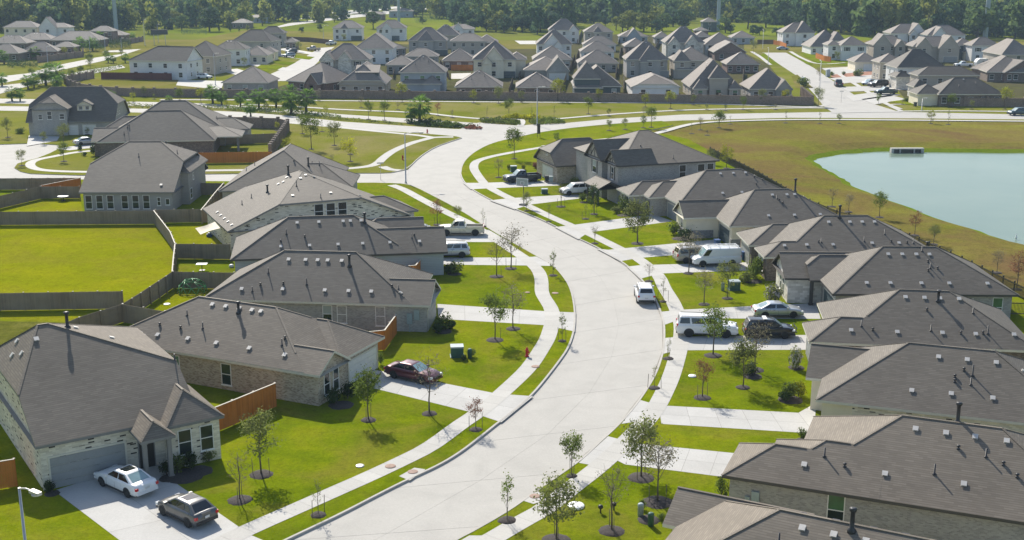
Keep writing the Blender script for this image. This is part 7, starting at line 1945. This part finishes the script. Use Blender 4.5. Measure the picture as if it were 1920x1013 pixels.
bed('ground_cover', [(937,223),(960,219),(1012,220),(1014,224),(975,224)], 'lime', 1600, 1.0, 5, 'bright yellow planting row behind the junction')
bed('ground_cover', [(990,229),(1030,223),(1060,229),(1058,232),(1000,235)], 'green', 2000, .9, 6, 'green planting bed right of the junction path')
bed('ground_cover', [(1420,330),(1500,378),(1567,405),(1636,422),(1700,448),(1700,452),(1630,426),(1560,409),(1490,380),(1415,335)], 'olive', 900, .35, 7, 'rough growth at the foot of the pond fence')
bed('ground_cover', [(215,195),(420,200),(640,222),(757,232),(757,236),(640,226),(420,207),(215,202)], 'olive', 2400, .5, 8, 'patchy planting along the boulevard median')
bed('ground_cover', [(425,203),(520,206),(640,221),(640,225),(520,211),(425,208)], 'green', 1800, 1.3, 21, 'leafy undergrowth among the palms of the boulevard row')
bed('ground_cover', [(60,166),(120,152),(180,140),(230,128),(228,124),(160,136),(100,147),(50,158)], 'green', 2200, 1.6, 22, 'leafy undergrowth along the left boulevard')
bed('hedge', [(14,120),(70,122),(72,128),(14,128)], 'dark', 1500, 2.6, 9, 'dark clipped hedge at the far left wall')
bed('hedge', [(205,84),(245,84),(247,93),(205,93)], 'dark', 1800, 4.2, 10, 'dark hedge mass at the far left road bend')
bed('hedge', [(152,80),(196,90),(196,98),(160,98)], 'dark', 1800, 4.0, 11, 'dark bush mass behind the palms of the far left estate')
bed('hedge', [(340,62),(388,60),(388,66),(340,66)], 'forest_b', 1200, 3.2, 12, 'long dark bush clump in the meadow')
bed('hedge', [(776,38),(826,34),(826,40),(780,46)], 'forest', 1500, 5.0, 13, 'long green bush clump behind the tall roof with three vents')
for px, py, w_, h_, lab in ((1507,163,24,18,'bright shrub clump beside the plot portable toilet'), (1608,143,20,14,'shrub clump on the red soil plot'), (1560,142,10,8,'weeds by the portable toilet'), (1582,141,8,7,'small bush on the red soil plot'), (1673,160,18,16,'green shrub before the large dark roofed house'), (1700,191,14,8,'green bush before the long dark roofed house'), (1760,193,8,8,'small round bush at the corner house'), (1527,100,12,9,'shrub beside the orange fence of the long roof house')):
    shrub('g', px, py, w_, h_, lab, 'garden shrubs', 0.0)
# mulch beds under the shrubs near the houses
for px, py, r in ((345,893,1.6),(372,884,1.3),(318,897,.9),(640,760,1.2),(832,622,1.0),(852,514,.95),(1412,528,1.3),(1452,568,.9),(1482,750,1.3),(1493,690,.9),(1411,706,1.0),(1276,448,1.4),(1170,404,1.2),(98,926,.6),(1506,826,.6),(1216,975,.9),(935,333,.6),(1096,380,.9)):
    mulch_bed(GP(px, py), r)
# ------------------------------------------------------------------ parkland trees and woods
def crown_arrays(seed, H=14, rx=5.2, rz=6.0, cz=7.6, n=900, ls=1.15, blobs=13):
    r = np.random.default_rng(seed)
    bl = []
    for k in range(blobs):
        a = r.uniform(0, 6.28); q = math.sqrt(r.uniform(0, 1))*.72; zz = r.uniform(-.75, .8)
        s = math.sqrt(max(.1, 1-zz*zz))
        bl.append((math.cos(a)*q*rx*s, math.sin(a)*q*rx*s, cz+zz*rz, r.uniform(.26, .46)*rx))
    bl = np.array(bl); idx = r.integers(0, blobs, n)
    v = r.normal(size=(n, 3)); v /= np.linalg.norm(v, axis=1)[:, None]
    c = bl[idx, :3] + v*bl[idx, 3:4]*r.uniform(.72, 1.1, (n, 1))*np.array([1, 1, .85])
    nn = v + r.normal(size=(n, 3))*.55; nn /= np.linalg.norm(nn, axis=1)[:, None]
    t = np.cross(nn, r.normal(size=(n, 3))); t /= np.linalg.norm(t, axis=1)[:, None]
    b = np.cross(nn, t); s = ls*r.uniform(.55, 1.25, (n, 1))
    return np.stack([c-t*s*.5, c+b*s*.38, c+t*s*.5, c-b*s*.38], 1)      # n,4,3
def quads_mesh(name, q, mats, mi=None):
    n = len(q); me = bpy.data.meshes.new(name)
    me.vertices.add(n*4); me.vertices.foreach_set('co', q.reshape(-1).astype(np.float32))
    me.loops.add(n*4); me.loops.foreach_set('vertex_index', np.arange(n*4, dtype=np.int32))
    me.polygons.add(n); me.polygons.foreach_set('loop_start', np.arange(0, n*4, 4, dtype=np.int32))
    for m in mats: me.materials.append(m)
    if mi is not None: me.polygons.foreach_set('material_index', mi.astype(np.int32))
    me.update(calc_edges=True); me.validate()
    return me
FK = {'f': ('forest', {}), 'y': ('forest_y', {}), 'd': ('forest_b', {}), 'c': ('forest_b', dict(rx=2.6, rz=6.4, cz=7.2, blobs=16, n=700, ls=.9)), 't': ('forest_y', dict(rx=3.2, rz=5.4, cz=8.4, n=380))}
def ftrunk(seed, H=14):
    r = random.Random(seed); d = MB(); d.tube([(0, 0, -.2), (.1, .05, 3), (.2, -.1, 8), (.1, .1, 11)], [.38, .3, .2, .06], 7)
    for k in range(7):
        a = k*2.4; z = 3.2+k*.8; d.tube([(.12, 0, z), (math.cos(a)*2.6, math.sin(a)*2.6, z+2.4)], [.15, .04], 5, caps=False)
    return d.mesh('trunk', M['bark_dark'])
FT = [ftrunk(1), ftrunk(2)]
def ptree(kind, px, py, top, label, wide=1.45):
    v = tno[0] % 3; tno[0] += 1
    lf, kw = FK[kind]
    cm = cached(('pt', kind, v), lambda: quads_mesh('crown', crown_arrays(700+v+ord(kind), **kw), [L_[lf]]))
    p = G(px, py, .03); h = (py-top)/(scale_at(py)*.98)
    root = empty('park_tree', p, rng.uniform(0, 6)); root.scale = (h/13.6*wide, h/13.6*wide, h/13.6)
    tag(root, label, 'tree', 'trees of the park')
    link('trunk', FT[v % 2], root); link('crown', cm, root)
for row in [('d',393,59,13,'big dark spreading oak left of the brown bungalow'), ('f',341,57,27,'oak left of the big dark spreading oak'), ('y',330,52,22,'yellowish oak farther left in the park'), ('f',368,50,14,'tall green tree behind the big dark oak'), ('y',424,51,28,'light round tree right of the big dark oak'), ('c',411,60,48,'first small dark conifer in the meadow row'), ('c',432,59,45,'second small dark conifer in the meadow row'), ('c',448,59,48,'third small dark conifer in the meadow row'), ('y',464,57,48,'small light bush tree right of the conifers'),
            ('t',492,48,20,'airy tree before the teal house'), ('c',533,43,22,'dark cone shaped conifer right of the teal house'), ('t',558,39,8,'tall thin tree by the park road'), ('f',522,39,17,'green tree behind the dark cone conifer'), ('d',565,61,50,'dark bush tree by the park lane'), ('f',600,59,46,'bush tree left of the white pair of houses'), ('d',576,40,14,'dark tall tree left of the park road'), ('y',596,36,18,'yellowish tree along the park road'), ('d',636,33,10,'dark round tree at the end of the park road'), ('y',627,42,24,'light round tree beside the park road, left of a pair'), ('f',646,39,23,'green tree beside the park road, right of a pair'),
            ('f',700,54,24,'green and yellow tree between the white pair of houses'), ('f',792,45,30,'bushy tree behind the tall roof with three vents'), ('d',780,32,10,'dark green tree behind the pale shed'), ('f',792,33,8,'second dark green tree behind the pale shed'), ('f',824,34,6,'round tree on the bright park lawn'),
            ('d',868,57,20,'dark oak at the left of the row beyond the empty meadow'), ('d',888,58,16,'tall dark oak second in the row beyond the empty meadow'), ('f',880,60,36,'lower green tree at the front of the oak row'), ('y',930,60,22,'yellow topped oak in the row beyond the empty meadow'), ('d',945,62,28,'dark oak right of the yellow topped oak'), ('y',963,58,26,'second yellowish oak in the row'), ('d',979,60,25,'dark oak right of the second yellowish oak'), ('d',996,60,20,'tall dark oak near the middle of the row'), ('d',1013,60,20,'next dark oak of the row'), ('d',1029,60,18,'last dark oak before the white steep roof'), ('d',912,58,24,'dark oak left of the yellow topped oak'),
            ('y',1074,46,26,'yellow green tree right of the white steep roof'), ('d',1114,48,26,'large dark oak behind the tan house'), ('d',1135,48,30,'second dark oak behind the tan house'), ('t',1155,57,30,'first pale lawn tree right of the tan house'), ('t',1167,60,27,'second pale lawn tree right of the tan house'), ('y',1177,58,22,'third pale lawn tree, fuller than its neighbours'), ('t',1190,57,22,'fourth pale lawn tree'), ('y',1207,60,26,'fifth pale lawn tree, broad'), ('t',1222,58,22,'sixth pale lawn tree'), ('d',1231,61,36,'low dark tree below the pale lawn trees'), ('f',1241,58,24,'green tree at the right end of the pale lawn trees'), ('d',1262,50,16,'dark tall tree left of the red barn'), ('d',1284,55,16,'dark tree just left of the red barn'), ('f',1360,62,32,'bushy tree right of the white roofed shed'), ('d',1370,62,40,'dark small tree right of the white roofed shed'), ('d',1412,65,46,'dark round bush tree behind the blue porch house'), ('d',1424,66,47,'second dark round bush tree behind the blue porch house'), ('f',1402,54,14,'tall park tree above the blue porch house'), ('f',1436,52,14,'tall light tree behind the dark bush trees'), ('d',1456,67,50,'low dark bush left of the white house facing the side street'), ('d',1480,58,16,'dark tree behind the white house facing the side street')]:
    ptree(*row)

# the woods: one mass
def wood_edge(x):
    t = [(-400,64),(0,64),(150,61),(232,60),(262,52),(300,44),(345,38),(420,33),(520,29),(600,25),(680,14),(780,12),(860,24),(960,46),(1080,44),(1150,44),(1250,52),(1320,36),(1390,46),(1450,48),(1530,62),(1600,70),(1750,74),(1950,76),(2400,78)]
    for (a, b), (c, d) in zip(t, t[1:]):
        if a <= x <= c: return b + (d-b)*(x-a)/(c-a)
    return 60
wr_ = np.random.default_rng(3)
protos = [crown_arrays(900+k, n=270, ls=2.1, blobs=13, cz=5.9, rz=6.2) for k in range(8)]
Q = []; MI = []; TR = []
y = 79.0
while y > -16:
    s = scale_at(y); stepx = 15*max(.55, s/3.0)
    x = -380 + wr_.uniform(0, stepx)
    while x < 2330:
        yy = y + wr_.uniform(-1.8, 1.8)
        if yy < wood_edge(x) - wr_.uniform(0, 2.5) or (280 < x < 1100 and yy < wood_edge(x)+20 and wr_.uniform() < .36):
            p = G(x, yy, 0); k = wr_.integers(0, 8); a = wr_.uniform(0, 6.28)
            big = wr_.uniform(.6, 1.45)*(1.0 if yy < 50 else 1.05)
            if x > 1440 or x < 240: big *= 1.12
            ca, sa = math.cos(a), math.sin(a)
            q = protos[k].copy(); q[..., :2] = q[..., :2] @ np.array([[ca, sa], [-sa, ca]])
            q *= np.array([big, big, big*wr_.uniform(.9, 1.25)]); q += np.array([p.x, p.y, 0])
            Q.append(q); c = wr_.choice([0, 1, 2], p=[.4, .3, .3] if 240 < x < 1440 else [.42, .2, .38]); MI.append(np.full(len(q), c)); TR.append((p.x, p.y, big))
        x += stepx*wr_.uniform(.6, 1.4)
    y -= max(1.7, 3.6*s/3.0)
Q = np.concatenate(Q); MI = np.concatenate(MI)
o = link('woods', quads_mesh('woods', Q, [L_['forest'], L_['forest_y'], L_['forest_b']], MI)); tag(o, 'dense dark woods closing the top of the view', 'woods', None, 'stuff')
d = MB()
for (x, y_, b) in TR:
    if y_ < 900: d.tube([(x, y_, 0), (x, y_, 6*b)], [.35*b, .2*b], 5, caps=False)
tag(d.build('wood_trunks', [M['bark_dark']]), 'tree trunks showing at the edge of the woods', 'woods', None, 'stuff')
print('woods quads', len(Q))

# ------------------------------------------------------------------ air
HAZE = 0.00016
if HAZE > 0:
    d = MB(); d.box(-2600, -140, -2.6, 2600, 3200, 56)
    m = bpy.data.materials.new('haze_air'); m.use_nodes = True; t = m.node_tree; t.nodes.clear()
    pv = t.nodes.new('ShaderNodeVolumePrincipled'); pv.inputs['Color'].default_value = (.62, .82, 1, 1); pv.inputs['Density'].default_value = HAZE; pv.inputs['Anisotropy'].default_value = 0
    ou = t.nodes.new('ShaderNodeOutputMaterial'); t.links.new(pv.outputs[0], ou.inputs['Volume'])
    tag(d.build('haze', [m]), None, None, None, 'stuff')
